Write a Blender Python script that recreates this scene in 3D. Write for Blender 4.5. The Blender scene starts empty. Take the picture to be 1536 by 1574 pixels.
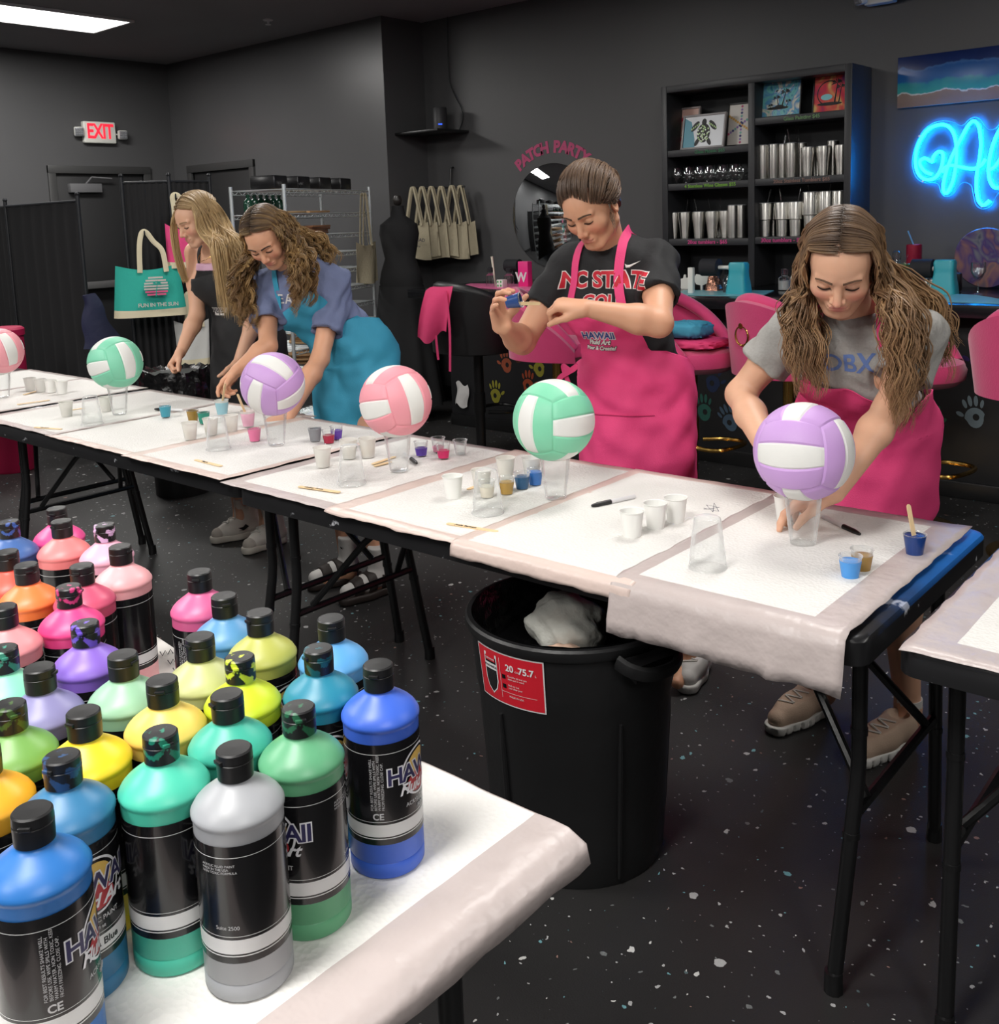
import bpy, math, random
import numpy as np
from mathutils import Vector, Matrix, Euler
from math import sin, cos, pi, radians as rad
random.seed(7)
SC = bpy.context.scene
COL = SC.collection

# ------------------------------------------------------------------ camera
CAM_H, CAM_F, CAM_PY = 1.470, 1542.9, 547.6
def cam_axes():
    yaw, pitch, roll = rad(-40.72), rad(7.82), rad(-1.95)
    fwd = np.array([sin(yaw), cos(yaw), 0.0]); right = np.array([cos(yaw), -sin(yaw), 0.0]); up = np.array([0, 0, 1.0])
    f = fwd*cos(pitch)-up*sin(pitch); u = up*cos(pitch)+fwd*sin(pitch)
    r2 = right*cos(roll)+u*sin(roll); u2 = u*cos(roll)-right*sin(roll)
    return r2, u2, f
CR, CU, CFW = cam_axes()
cam_data = bpy.data.cameras.new('camera'); cam = bpy.data.objects.new('camera', cam_data); COL.objects.link(cam)
M = Matrix.Identity(4)
for i in range(3):
    M[i][0] = CR[i]; M[i][1] = CU[i]; M[i][2] = -CFW[i]
M.translation = (0, 0, CAM_H)
cam.matrix_world = M
cam_data.sensor_fit = 'HORIZONTAL'; cam_data.sensor_width = 36.0
cam_data.lens = 36.0*CAM_F/1536.0
cam_data.shift_y = -(787.0-CAM_PY)/1574.0*(1574.0/1536.0)
cam_data.clip_start = 0.02
SC.camera = cam

# where a sight line of the photograph meets a real plane of the room
CPOS = np.array([0, 0, CAM_H])
def _ray(x, y):
    return (x-768)/CAM_F*CR - (y-CAM_PY)/CAM_F*CU + CFW
def atZ(x, y, z):
    d = _ray(x, y); return Vector(CPOS+d*((z-CAM_H)/d[2]))
def atY(x, y, Y):
    d = _ray(x, y); return Vector(CPOS+d*(Y/d[1]))
def atX(x, y, X):
    d = _ray(x, y); return Vector(CPOS+d*(X/d[0]))
def atD(x, y, t):
    return Vector(CPOS+_ray(x, y)*t)

# ------------------------------------------------------------------ world, exposure
w = bpy.data.worlds.new('room_world'); SC.world = w; w.use_nodes = True
w.node_tree.nodes['Background'].inputs[0].default_value = (0.9, 0.93, 1.0, 1)
w.node_tree.nodes['Background'].inputs[1].default_value = 0.02
SC.view_settings.view_transform = 'Standard'; SC.view_settings.look = 'None'
SC.view_settings.exposure = 0.20; SC.view_settings.gamma = 1.0
SC.view_settings.use_curve_mapping = False
SC.cycles.use_denoising = True
SC.cycles.max_bounces = 10; SC.cycles.transparent_max_bounces = 24
SC.cycles.caustics_reflective = False; SC.cycles.caustics_refractive = False
SC.cycles.sample_clamp_indirect = 4.0

# ------------------------------------------------------------------ ceiling troffers: (x, y, power)
CEIL = 3.05
TROFFERS = [(-7.47, 3.62, 92), (-4.55, 3.3, 42), (-1.35, 3.0, 42), (1.7, 3.0, 42), (-7.0, 0.4, 90), (-3.9, -0.3, 120), (-0.9, -0.3, 120), (1.9, -0.6, 110), (-1.6, -2.4, 130)]
LAMP_E = 0.50
for (lx, ly, pw) in TROFFERS:
    ld = bpy.data.lights.new('troffer_light', 'AREA'); ld.shape = 'RECTANGLE'; ld.size = 0.54; ld.size_y = 1.14
    ld.energy = pw*LAMP_E; ld.color = (1.0, 0.975, 0.945)
    lo = bpy.data.objects.new('troffer_light', ld); COL.objects.link(lo); lo.location = (lx, ly, CEIL-0.03)

# ------------------------------------------------------------------ materials
MATS = {}
def _nt(name):
    m = bpy.data.materials.new(name); m.use_nodes = True
    return m, m.node_tree.nodes, m.node_tree.links, m.node_tree.nodes['Principled BSDF']
def srgb(r, g, b):
    f = lambda c: ((c+0.055)/1.055)**2.4 if c > 0.04045 else c/12.92
    return (f(r/255), f(g/255), f(b/255), 1)
def mat(name, col, rough=0.5, metal=0.0, bump=0.0, bscale=40.0, var=0.0, vscale=8.0, spec=0.5, sheen=0.0, sub=0.0, coat=0.0):
    """plain procedural material: colour with a little noise variation and noise bump"""
    if name in MATS: return MATS[name]
    m, n, l, p = _nt(name)
    if len(col) == 3: col = srgb(*col)
    p.inputs['Base Color'].default_value = col; p.inputs['Roughness'].default_value = rough
    p.inputs['Metallic'].default_value = metal; p.inputs['Specular IOR Level'].default_value = spec
    if sheen: p.inputs['Sheen Weight'].default_value = sheen
    if coat: p.inputs['Coat Weight'].default_value = coat
    if sub:
        p.inputs['Subsurface Weight'].default_value = sub; p.inputs['Subsurface Radius'].default_value = (0.012, 0.005, 0.003)
        p.inputs['Subsurface Scale'].default_value = 1.0
    tc = n.new('ShaderNodeTexCoord')
    if var:
        nz = n.new('ShaderNodeTexNoise'); nz.inputs['Scale'].default_value = vscale; nz.inputs['Detail'].default_value = 4
        l.new(tc.outputs['Object'], nz.inputs['Vector'])
        mx = n.new('ShaderNodeMix'); mx.data_type = 'RGBA'
        mx.inputs[6].default_value = tuple(c*(1-var) for c in col[:3])+(1,); mx.inputs[7].default_value = tuple(min(1, c*(1+var)) for c in col[:3])+(1,)
        l.new(nz.outputs['Fac'], mx.inputs[0]); l.new(mx.outputs[2], p.inputs['Base Color'])
    if bump:
        nb = n.new('ShaderNodeTexNoise'); nb.inputs['Scale'].default_value = bscale; nb.inputs['Detail'].default_value = 3
        l.new(tc.outputs['Object'], nb.inputs['Vector'])
        bp = n.new('ShaderNodeBump'); bp.inputs['Strength'].default_value = bump; bp.inputs['Distance'].default_value = 0.01
        l.new(nb.outputs['Fac'], bp.inputs['Height']); l.new(bp.outputs['Normal'], p.inputs['Normal'])
    MATS[name] = m
    return m
def emit(name, col, strength):
    if name in MATS: return MATS[name]
    m, n, l, p = _nt(name)
    if len(col) == 3: col = srgb(*col)
    p.inputs['Base Color'].default_value = col; p.inputs['Emission Color'].default_value = col; p.inputs['Emission Strength'].default_value = strength
    MATS[name] = m; return m
def clear(name, tint=(0.97, 0.98, 0.98), refl=0.10, rough=0.04, milk=0.0):
    """thin clear plastic or glass: see-through with fresnel reflections"""
    if name in MATS: return MATS[name]
    m, n, l, p = _nt(name)
    out = n['Material Output']
    tr = n.new('ShaderNodeBsdfTransparent'); tr.inputs[0].default_value = tint+(1,)
    gl = n.new('ShaderNodeBsdfGlossy'); gl.inputs['Roughness'].default_value = rough; gl.inputs[0].default_value = (1, 1, 1, 1)
    fr = n.new('ShaderNodeLayerWeight'); fr.inputs['Blend'].default_value = 0.22
    ad = n.new('ShaderNodeMath'); ad.operation = 'MULTIPLY_ADD'; ad.inputs[1].default_value = 0.6; ad.inputs[2].default_value = refl*0.35; ad.use_clamp = True
    l.new(fr.outputs['Fresnel'], ad.inputs[0])
    mx = n.new('ShaderNodeMixShader'); l.new(ad.outputs[0], mx.inputs[0]); l.new(tr.outputs[0], mx.inputs[1]); l.new(gl.outputs[0], mx.inputs[2])
    df = n.new('ShaderNodeBsdfDiffuse'); df.inputs[0].default_value = (0.9, 0.9, 0.9, 1); m2 = n.new('ShaderNodeMixShader'); f2 = n.new('ShaderNodeMath'); f2.operation = 'MULTIPLY_ADD'; f2.inputs[1].default_value = 0.55; f2.inputs[2].default_value = milk; l.new(fr.outputs['Facing'], f2.inputs[0])
    f3 = n.new('ShaderNodeMath'); f3.operation = 'MULTIPLY'; l.new(f2.outputs[0], f3.inputs[0]); f3.inputs[1].default_value = 1.0 if milk > 0 else 0.0
    l.new(f3.outputs[0], m2.inputs[0]); l.new(mx.outputs[0], m2.inputs[1]); l.new(df.outputs[0], m2.inputs[2])
    l.new(m2.outputs[0], out.inputs['Surface'])
    n.remove(p)
    MATS[name] = m; return m

# ------------------------------------------------------------------ mesh building
class MB:
    def __init__(self): self.v = []; self.f = []; self.mi = []; self.cur = 0
    def add(self, vs, fs, xf=None):
        b = len(self.v)
        if xf is not None: vs = [xf @ Vector(v) for v in vs]
        self.v += [tuple(v) for v in vs]; self.f += [tuple(i+b for i in f) for f in fs]; self.mi += [self.cur]*len(fs)
        return self
    def box(self, c, s, rot=None, bev=0.0, seg=2):
        hx, hy, hz = s[0]/2, s[1]/2, s[2]/2
        xf = Matrix.Translation(Vector(c)) @ (rot.to_4x4() if rot is not None else Matrix.Identity(4))
        b = min(bev, hx*0.98, hy*0.98, hz*0.98)
        if b <= 0:
            vs = [(x, y, z) for x in (-hx, hx) for y in (-hy, hy) for z in (-hz, hz)]
            fs = [(0, 1, 3, 2), (4, 6, 7, 5), (0, 4, 5, 1), (2, 3, 7, 6), (0, 2, 6, 4), (1, 5, 7, 3)]
            return self.add(vs, fs, xf)
        import bmesh
        bm = bmesh.new(); bmesh.ops.create_cube(bm, size=1.0)
        for v in bm.verts: v.co = Vector((v.co.x*s[0], v.co.y*s[1], v.co.z*s[2]))
        bmesh.ops.bevel(bm, geom=list(bm.edges), offset=b, segments=seg, profile=0.5, affect='EDGES')
        bm.verts.index_update()
        vs = [v.co.copy() for v in bm.verts]; fs = [[v.index for v in f.verts] for f in bm.faces]; bm.free()
        return self.add(vs, fs, xf)
    def bbox(self, a, b, bev=0.0, seg=2):
        a, b = Vector(a), Vector(b)
        return self.box((a+b)/2, [abs(b[i]-a[i]) for i in range(3)], None, bev, seg)
    def lathe(self, prof, seg=24, xf=None, cap0=True, cap1=True, sx=1.0, sy=1.0):
        vs = []; fs = []; n = len(prof)
        for (r, z) in prof:
            for k in range(seg):
                a = 2*pi*k/seg; vs.append((r*cos(a)*sx, r*sin(a)*sy, z))
        for i in range(n-1):
            for k in range(seg):
                k2 = (k+1) % seg; fs.append((i*seg+k, i*seg+k2, (i+1)*seg+k2, (i+1)*seg+k))
        if cap0: fs.append(tuple(range(seg-1, -1, -1)))
        if cap1: fs.append(tuple((n-1)*seg+k for k in range(seg)))
        return self.add(vs, fs, xf)
    def cyl(self, p0, p1, r0, r1=None, seg=12, caps=True):
        if r1 is None: r1 = r0
        p0, p1 = Vector(p0), Vector(p1); d = p1-p0; L = d.length
        q = Vector((0, 0, 1)).rotation_difference(d.normalized()) if L > 1e-9 else Matrix.Identity(3).to_quaternion()
        return self.lathe([(r0, 0), (r1, L)], seg, Matrix.Translation(p0) @ q.to_matrix().to_4x4(), caps, caps)
    def tube(self, pts, r, seg=8, closed=False, caps=True, flat=1.0, ref=None):
        P = [Vector(p) for p in pts]; n = len(P)
        rs = r if isinstance(r, (list, tuple)) else [r]*n
        T = []
        for i in range(n):
            a = P[(i-1) % n] if (closed or i > 0) else P[i]; b = P[(i+1) % n] if (closed or i < n-1) else P[i]
            t = (b-a); T.append(t.normalized() if t.length > 1e-9 else Vector((0, 0, 1)))
        N = Vector(ref) if ref is not None else T[0].orthogonal()
        vs = []; fs = []
        for i in range(n):
            N = N - T[i]*N.dot(T[i])
            N = N.normalized() if N.length > 1e-6 else T[i].orthogonal().normalized()
            B = T[i].cross(N)
            for k in range(seg):
                a = 2*pi*k/seg; vs.append(P[i]+N*(rs[i]*flat*cos(a))+B*(rs[i]*sin(a)))
        for i in range(n if closed else n-1):
            for k in range(seg):
                k2 = (k+1) % seg; j = (i+1) % n
                fs.append((i*seg+k, i*seg+k2, j*seg+k2, j*seg+k))
        if caps and not closed:
            fs.append(tuple(range(seg-1, -1, -1))); fs.append(tuple((n-1)*seg+k for k in range(seg)))
        return self.add(vs, fs)
    def prism(self, outl, depth, xf=None):
        """outline in local xy, extruded along local z from 0 to depth"""
        n = len(outl); vs = [(x, y, 0) for x, y in outl]+[(x, y, depth) for x, y in outl]
        fs = [tuple(range(n-1, -1, -1)), tuple(range(n, 2*n))]+[(i, (i+1) % n, n+(i+1) % n, n+i) for i in range(n)]
        return self.add(vs, fs, xf)
    def sheet(self, fn, nu, nv, thick=0.0):
        """open surface fn(u,v)->point with optional thickness"""
        vs = [Vector(fn(i/nu, j/nv)) for j in range(nv+1) for i in range(nu+1)]
        fs = [(j*(nu+1)+i, j*(nu+1)+i+1, (j+1)*(nu+1)+i+1, (j+1)*(nu+1)+i) for j in range(nv) for i in range(nu)]
        if thick:
            nr = [Vector() for _ in vs]
            for f in fs:
                nn = (vs[f[2]]-vs[f[0]]).cross(vs[f[3]]-vs[f[1]])
                for i in f: nr[i] += nn
            N0 = len(vs); vs = vs+[v-n.normalized()*thick if n.length > 0 else v for v, n in zip(vs, nr)]
            b = [tuple(N0+i for i in reversed(f)) for f in fs]
            rim = [j for j in range(nu+1)]+[j*(nu+1)+nu for j in range(1, nv+1)]+[nv*(nu+1)+i for i in range(nu-1, -1, -1)]+[j*(nu+1) for j in range(nv-1, 0, -1)]
            R = len(rim)
            fs = fs+b+[(rim[(k+1) % R], rim[k], N0+rim[k], N0+rim[(k+1) % R]) for k in range(R)]
        return self.add(vs, fs)
    def build(self, name, m=None, parent=None, loc=None, ang=40, smooth=True):
        me = bpy.data.meshes.new(name); me.from_pydata(self.v, [], self.f)
        ms = m if isinstance(m, (list, tuple)) else [m]
        for x in ms:
            if x is not None: me.materials.append(x)
        if len(ms) > 1: me.polygons.foreach_set('material_index', self.mi)
        me.update()
        if smooth:
            me.shade_smooth(); me.set_sharp_from_angle(angle=rad(ang))
        o = bpy.data.objects.new(name, me); COL.objects.link(o)
        if parent is not None: o.parent = parent
        if loc is not None: o.location = loc
        return o
def tag(o, label=None, cat=None, group=None, kind=None):
    if label: o['label'] = label
    if cat: o['category'] = cat
    if group: o['group'] = group
    if kind: o['kind'] = kind
    return o
def empty(name, label, cat, loc=(0, 0, 0), rz=0.0, group=None):
    o = bpy.data.objects.new(name, None); COL.objects.link(o); o.empty_display_size = 0.05
    o.location = loc; o.rotation_euler = (0, 0, rz)
    return tag(o, label, cat, group)
def kids(o): return [c for c in COL.objects if c.parent == o]
def dup(root, loc=None, rz=None, label=None, group=None, scale=None):
    r = root.copy(); COL.objects.link(r)
    for ch in kids(root):
        c = ch.copy(); COL.objects.link(c); c.parent = r
        for g in kids(ch):
            d = g.copy(); COL.objects.link(d); d.parent = c
    if loc is not None: r.location = loc
    if rz is not None: r.rotation_euler = (0, 0, rz)
    if scale is not None: r.scale = scale
    if label: r['label'] = label
    if group: r['group'] = group
    return r
def catmull(P, n=8, closed=False):
    P = [Vector(p) for p in P]; out = []; N = len(P)
    for i in range(N if closed else N-1):
        g = (lambda k: P[k % N]) if closed else (lambda k: P[min(max(k, 0), N-1)])
        a, b, c, d = g(i-1), g(i), g(i+1), g(i+2)
        for k in range(n):
            t = k/n; out.append(0.5*((2*b)+(c-a)*t+(2*a-5*b+4*c-d)*t*t+(3*b-a-3*c+d)*t**3))
    if not closed: out.append(P[-1])
    return out
def text_mb(s, size, ext=0.001, bold=0.0, align='CENTER', shear=0.0, space=1.0):
    """text as mesh data (verts, faces) lying in local xy"""
    cu = bpy.data.curves.new('t', 'FONT'); cu.body = s; cu.size = size; cu.extrude = ext; cu.offset = bold
    cu.align_x = align; cu.align_y = 'CENTER'; cu.shear = shear; cu.space_character = space; cu.resolution_u = 3
    o = bpy.data.objects.new('t', cu); COL.objects.link(o)
    dg = bpy.context.evaluated_depsgraph_get(); me = bpy.data.meshes.new_from_object(o.evaluated_get(dg))
    vs = [v.co.copy() for v in me.vertices]; fs = [tuple(p.vertices) for p in me.polygons]
    bpy.data.objects.remove(o); bpy.data.curves.remove(cu); bpy.data.meshes.remove(me)
    return vs, fs
def frame(origin, xdir, ydir):
    x = Vector(xdir).normalized(); y = Vector(ydir); y = (y-x*y.dot(x)).normalized(); z = x.cross(y)
    m = Matrix.Identity(4)
    for i in range(3): m[i][0] = x[i]; m[i][1] = y[i]; m[i][2] = z[i]
    m.translation = Vector(origin)
    return m
WALLX = (Vector((1, 0, 0)), Vector((0, 0, 1)))      # lettering on a wall that faces the tables
# ------------------------------------------------------------------ room shell
def mat_wall(name, c, rough=0.5):
    m, n, l, p = _nt(name); tc = n.new('ShaderNodeTexCoord')
    nz = n.new('ShaderNodeTexNoise'); nz.inputs['Scale'].default_value = 1.6; nz.inputs['Detail'].default_value = 5
    l.new(tc.outputs['Object'], nz.inputs['Vector'])
    mx = n.new('ShaderNodeMix'); mx.data_type = 'RGBA'; l.new(nz.outputs['Fac'], mx.inputs[0])
    mx.inputs[6].default_value = (c*0.9, c*0.9, c*0.93, 1); mx.inputs[7].default_value = (c*1.1, c*1.1, c*1.13, 1)
    l.new(mx.outputs[2], p.inputs['Base Color']); p.inputs['Roughness'].default_value = rough
    nb = n.new('ShaderNodeTexNoise'); nb.inputs['Scale'].default_value = 180; l.new(tc.outputs['Object'], nb.inputs['Vector'])
    bp = n.new('ShaderNodeBump'); bp.inputs['Strength'].default_value = 0.06; bp.inputs['Distance'].default_value = 0.004
    l.new(nb.outputs['Fac'], bp.inputs['Height']); l.new(bp.outputs['Normal'], p.inputs['Normal'])
    return m
MW = mat_wall('charcoal_wall_paint', 0.10, 0.34)
MWF = mat_wall('flat_black_wall_paint', 0.085, 0.45)
MCE = mat_wall('dark_ceiling_paint', 0.30, 0.85)
def mat_floor():
    m, n, l, p = _nt('black_floor_paint_specks'); tc = n.new('ShaderNodeTexCoord')
    base = (0.012, 0.0115, 0.0115, 1)
    nz = n.new('ShaderNodeTexNoise'); nz.inputs['Scale'].default_value = 3; nz.inputs['Detail'].default_value = 6; l.new(tc.outputs['Object'], nz.inputs['Vector'])
    mx = n.new('ShaderNodeMix'); mx.data_type = 'RGBA'; mx.inputs[6].default_value = (0.013, 0.013, 0.0135, 1); mx.inputs[7].default_value = (0.030, 0.0285, 0.028, 1)
    l.new(nz.outputs['Fac'], mx.inputs[0]); cur = mx.outputs[2]
    dist = n.new('ShaderNodeTexNoise'); dist.inputs['Scale'].default_value = 60; l.new(tc.outputs['Object'], dist.inputs['Vector'])
    addv = n.new('ShaderNodeVectorMath'); addv.operation = 'MULTIPLY_ADD'; l.new(dist.outputs['Color'], addv.inputs[0])
    addv.inputs[1].default_value = (0.02, 0.02, 0.0); l.new(tc.outputs['Object'], addv.inputs[2])
    for sc, rmax, keep in ((7.0, 0.085, 0.55), (17.0, 0.10, 0.62), (40.0, 0.13, 0.72)):
        vo = n.new('ShaderNodeTexVoronoi'); vo.voronoi_dimensions = '2D'; vo.inputs['Scale'].default_value = sc; l.new(addv.outputs[0], vo.inputs['Vector'])
        sp = n.new('ShaderNodeSeparateColor'); l.new(vo.outputs['Color'], sp.inputs[0])
        # radius depends on the cell, only some cells carry a drop
        r = n.new('ShaderNodeMapRange'); r.inputs['From Min'].default_value = keep; r.inputs['From Max'].default_value = 1; r.inputs['To Min'].default_value = 0.0; r.inputs['To Max'].default_value = rmax
        l.new(sp.outputs[0], r.inputs['Value'])
        lt = n.new('ShaderNodeMath'); lt.operation = 'LESS_THAN'; l.new(vo.outputs['Distance'], lt.inputs[0]); l.new(r.outputs[0], lt.inputs[1])
        cr = n.new('ShaderNodeValToRGB'); e = cr.color_ramp; e.interpolation = 'CONSTANT'
        e.elements[0].position = 0; e.elements[0].color = (0.42, 0.42, 0.42, 1); e.elements[1].position = 0.45; e.elements[1].color = (0.16, 0.17, 0.17, 1)
        for ps, cc in ((0.68, (0.16, 0.36, 0.40, 1)), (0.78, (0.6, 0.6, 0.58, 1)), (0.9, (0.30, 0.18, 0.15, 1)), (0.95, (0.09, 0.13, 0.14, 1))):
            q = e.elements.new(ps); q.color = cc
        l.new(sp.outputs[1], cr.inputs[0])
        m2 = n.new('ShaderNodeMix'); m2.data_type = 'RGBA'; l.new(lt.outputs[0], m2.inputs[0]); l.new(cur, m2.inputs[6]); l.new(cr.outputs[0], m2.inputs[7]); cur = m2.outputs[2]
    l.new(cur, p.inputs['Base Color']); p.inputs['Roughness'].default_value = 0.5
    nb = n.new('ShaderNodeTexNoise'); nb.inputs['Scale'].default_value = 260; l.new(tc.outputs['Object'], nb.inputs['Vector'])
    bp = n.new('ShaderNodeBump'); bp.inputs['Strength'].default_value = 0.15; bp.inputs['Distance'].default_value = 0.003
    l.new(nb.outputs['Fac'], bp.inputs['Height']); l.new(bp.outputs['Normal'], p.inputs['Normal'])
    return m
MFL = mat_floor()
X0, X1, Y0, YL, YB, XC = -8.9, 3.2, -3.6, 5.55, 6.0, -5.87   # left wall, right, rear, lit wall, back wall, corner
def struct(name, mb, m, parent=None):
    o = mb.build(name, m, parent)
    if parent is None: tag(o, kind='structure')
    return o
struct('floor', MB().bbox((X0-0.2, Y0-0.2, -0.1), (X1+0.2, YB+0.3, 0)), MFL)
struct('ceiling', MB().bbox((X0-0.2, Y0-0.2, CEIL), (X1+0.2, YB+0.3, CEIL+0.1)), MCE)
wl = MB(); wl.bbox((X0-0.15, Y0, 0), (X0, 4.35, CEIL)); wl.bbox((X0-0.15, 5.21, 0), (X0, YL+0.5, CEIL)); wl.bbox((X0-0.15, 4.35, 2.03), (X0, 5.21, CEIL))
tag(struct('wall_left', wl, MW), 'charcoal wall carrying the lit exit sign and door', 'wall')
wb = MB(); wb.bbox((X0, YL, 0), (-8.58, YL+0.3, CEIL)); wb.bbox((-7.66, YL, 0), (XC-0.3, YL+0.3, CEIL)); wb.bbox((-8.58, YL, 2.03), (-7.66, YL+0.3, CEIL)); wb.bbox((XC-0.3, YL, 0), (XC, YB, CEIL)); wb.bbox((-8.58, YL+0.2, 0), (-7.66, YL+0.3, 2.03))
tag(struct('wall_rear_left', wb, MW), 'charcoal wall behind the wire rack with a soft sheen', 'wall')
tag(struct('wall_back', MB().bbox((XC, YB, 0), (X1, YB+0.15, CEIL)), MWF), 'black wall behind the bar counter and bookshelf', 'wall')
tag(struct('wall_right', MB().bbox((X1, Y0, 0), (X1+0.15, YB, CEIL)), MW), 'dark wall outside the frame at right', 'wall')
tag(struct('wall_front', MB().bbox((X0, Y0-0.15, 0), (X1, Y0, CEIL)), MW), 'dark wall behind the camera', 'wall')
def framed_door(name, cx, cy, wdt, h, along, label):
    """door leaf in a steel frame; along='x' or 'y'"""
    fr = mat('door_frame_paint', (66, 66, 66), 0.45); lf = mat('door_leaf_paint', (45, 45, 46), 0.5)
    def B(mb, a0, a1, z0, z1, d0, d1):
        if along == 'y': mb.bbox((cx+d0, cy+a0, z0), (cx+d1, cy+a1, z1), 0.004)
        else: mb.bbox((cx+a0, cy-d1, z0), (cx+a1, cy-d0, z1), 0.004)
    lm = MB(); B(lm, -wdt/2, wdt/2, 0.01, h, -0.05, -0.01)
    o = lm.build(name, lf); tag(o, label, 'door', kind='structure')
    f = MB(); B(f, -wdt/2-0.07, -wdt/2, 0, h+0.07, -0.06, 0.025); B(f, wdt/2, wdt/2+0.07, 0, h+0.07, -0.06, 0.025); B(f, -wdt/2-0.07, wdt/2+0.07, h, h+0.07, -0.06, 0.028)
    f.build('door_frame', fr, o)
    return o, B
d1, B = framed_door('door_1', X0, 4.78, 0.86, 2.0, 'y', 'dark exit door with push bar under the exit sign')
mb = MB(); B(mb, -0.32, -0.02, 1.83, 1.91, -0.01, 0.05); mb.build('door_closer', mat('closer_grey', (110, 110, 112), 0.4), d1)
mb = MB(); mb.cyl((X0+0.03, 4.62, 1.91), (X0+0.06, 4.66, 1.965), 0.008); mb.cyl((X0+0.06, 4.66, 1.965), (X0+0.05, 4.86, 1.955), 0.009); mb.build('closer_arm', mat('closer_grey', (110, 110, 112)), d1)
mb = MB(); B(mb, -0.36, 0.36, 0.955, 1.02, 0.03, 0.075); B(mb, -0.41, -0.26, 0.94, 1.04, -0.01, 0.085); B(mb, 0.36, 0.41, 0.95, 1.03, -0.01, 0.07); mb.build('push_bar', mat('push_bar_steel', (150, 150, 150), 0.35, 0.7), d1)
d2, B2 = framed_door('door_2', -8.12, YL, 0.92, 2.0, 'x', 'second dark door behind the black curtain divider')
# baseboards
MBB = mat('black_baseboard', (28, 28, 28), 0.5)
tag(struct('baseboard_back', MB().bbox((XC, YB-0.012, 0), (X1, YB, 0.1), 0.003), MBB), kind='structure')
tag(struct('baseboard_left', MB().bbox((X0, Y0, 0), (X0+0.012, 4.2, 0.1), 0.003), MBB), kind='structure')
# troffers: frame + glowing diffuser
MD = emit('lit_diffuser', (255, 252, 246), 5.5); MT = mat('troffer_white_frame', (225, 225, 225), 0.4)
TL = ['long white ceiling panel light above the exit sign side', 'ceiling panel light above the left tables', 'ceiling panel light above the bar front', 'ceiling panel light at far right', 'ceiling panel light over the left floor', 'ceiling panel light behind the long tables', 'ceiling panel light above the paint bottles', 'ceiling panel light at right rear', 'ceiling panel light behind the camera']
for k, (lx, ly, pw) in enumerate(TROFFERS):
    t = empty('ceiling_light', TL[k], 'ceiling light', (lx, ly, CEIL), group='ceiling panel lights')
    mb = MB()
    for sx in (-1, 1): mb.box((sx*0.29, 0, -0.01), (0.025, 1.22, 0.02), None, 0.003); mb.box((0, sx*0.597, -0.01), (0.56, 0.025, 0.02), None, 0.003)
    mb.build('frame', MT, t)
    MB().box((0, 0, -0.006), (0.555, 1.17, 0.008)).build('diffuser', MD, t)
s = empty('sprinkler_head', 'small white sprinkler head on the dark ceiling', 'sprinkler', atZ(412, 30, CEIL))
MB().lathe([(0.04, 0), (0.038, -0.008), (0.012, -0.012)], 16).build('escutcheon', MT, s)
MB().lathe([(0.01, -0.01), (0.01, -0.035), (0.022, -0.037), (0.022, -0.04)], 12).build('deflector', MT, s)
# ------------------------------------------------------------------ folding tables
TZ = 0.74
def mat_table(name, blue=False):
    m, n, l, p = _nt(name); tc = n.new('ShaderNodeTexCoord')
    nz = n.new('ShaderNodeTexNoise'); nz.inputs['Scale'].default_value = 9; nz.inputs['Detail'].default_value = 8; nz.inputs['Roughness'].default_value = 0.65
    l.new(tc.outputs['Object'], nz.inputs['Vector'])
    cr = n.new('ShaderNodeValToRGB'); cr.color_ramp.elements[0].position = 0.625; cr.color_ramp.elements[1].position = 0.66
    cr.color_ramp.elements[0].color = (0, 0, 0, 1); cr.color_ramp.elements[1].color = (1, 1, 1, 1); l.new(nz.outputs['Fac'], cr.inputs[0])
    mx = n.new('ShaderNodeMix'); mx.data_type = 'RGBA'; l.new(cr.outputs[0], mx.inputs[0])
    mx.inputs[6].default_value = (0.010, 0.010, 0.011, 1); mx.inputs[7].default_value = (0.42, 0.43, 0.46, 1)
    if blue:   # spilled blue paint along the far edge and the far half of the right end
        sp = n.new('ShaderNodeSeparateXYZ'); l.new(tc.outputs['Object'], sp.inputs[0])
        n2 = n.new('ShaderNodeTexNoise'); n2.inputs['Scale'].default_value = 14; l.new(tc.outputs['Object'], n2.inputs['Vector'])
        a = n.new('ShaderNodeMath'); a.operation = 'MULTIPLY_ADD'; l.new(n2.outputs['Fac'], a.inputs[0]); a.inputs[1].default_value = 0.25; l.new(sp.outputs[1], a.inputs[2])
        r = n.new('ShaderNodeMapRange'); l.new(a.outputs[0], r.inputs['Value']); r.inputs['From Min'].default_value = -0.16; r.inputs['From Max'].default_value = 0.50; xr = n.new('ShaderNodeMapRange'); l.new(sp.outputs[0], xr.inputs['Value']); xr.inputs['From Min'].default_value = 0.35; xr.inputs['From Max'].default_value = 0.6; rx_ = n.new('ShaderNodeMath'); rx_.operation = 'MULTIPLY'; l.new(r.outputs[0], rx_.inputs[0]); l.new(xr.outputs[0], rx_.inputs[1])
        b = n.new('ShaderNodeMix'); b.data_type = 'RGBA'; l.new(rx_.outputs[0], b.inputs[0]); l.new(mx.outputs[2], b.inputs[6]); b.inputs[7].default_value = (0.012, 0.17, 0.60, 1)
        zz = n.new('ShaderNodeMath'); zz.operation = 'GREATER_THAN'; l.new(sp.outputs[2], zz.inputs[0]); zz.inputs[1].default_value = TZ-0.012
        c = n.new('ShaderNodeMix'); c.data_type = 'RGBA'; l.new(zz.outputs[0], c.inputs[0]); l.new(mx.outputs[2], c.inputs[6]); l.new(b.outputs[2], c.inputs[7])
        l.new(c.outputs[2], p.inputs['Base Color'])
    else: l.new(mx.outputs[2], p.inputs['Base Color'])
    p.inputs['Roughness'].default_value = 0.33
    return m
MTB = mat_table('black_tabletop_smears'); MTBB = mat_table('black_tabletop_blue_spill', True)
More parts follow.
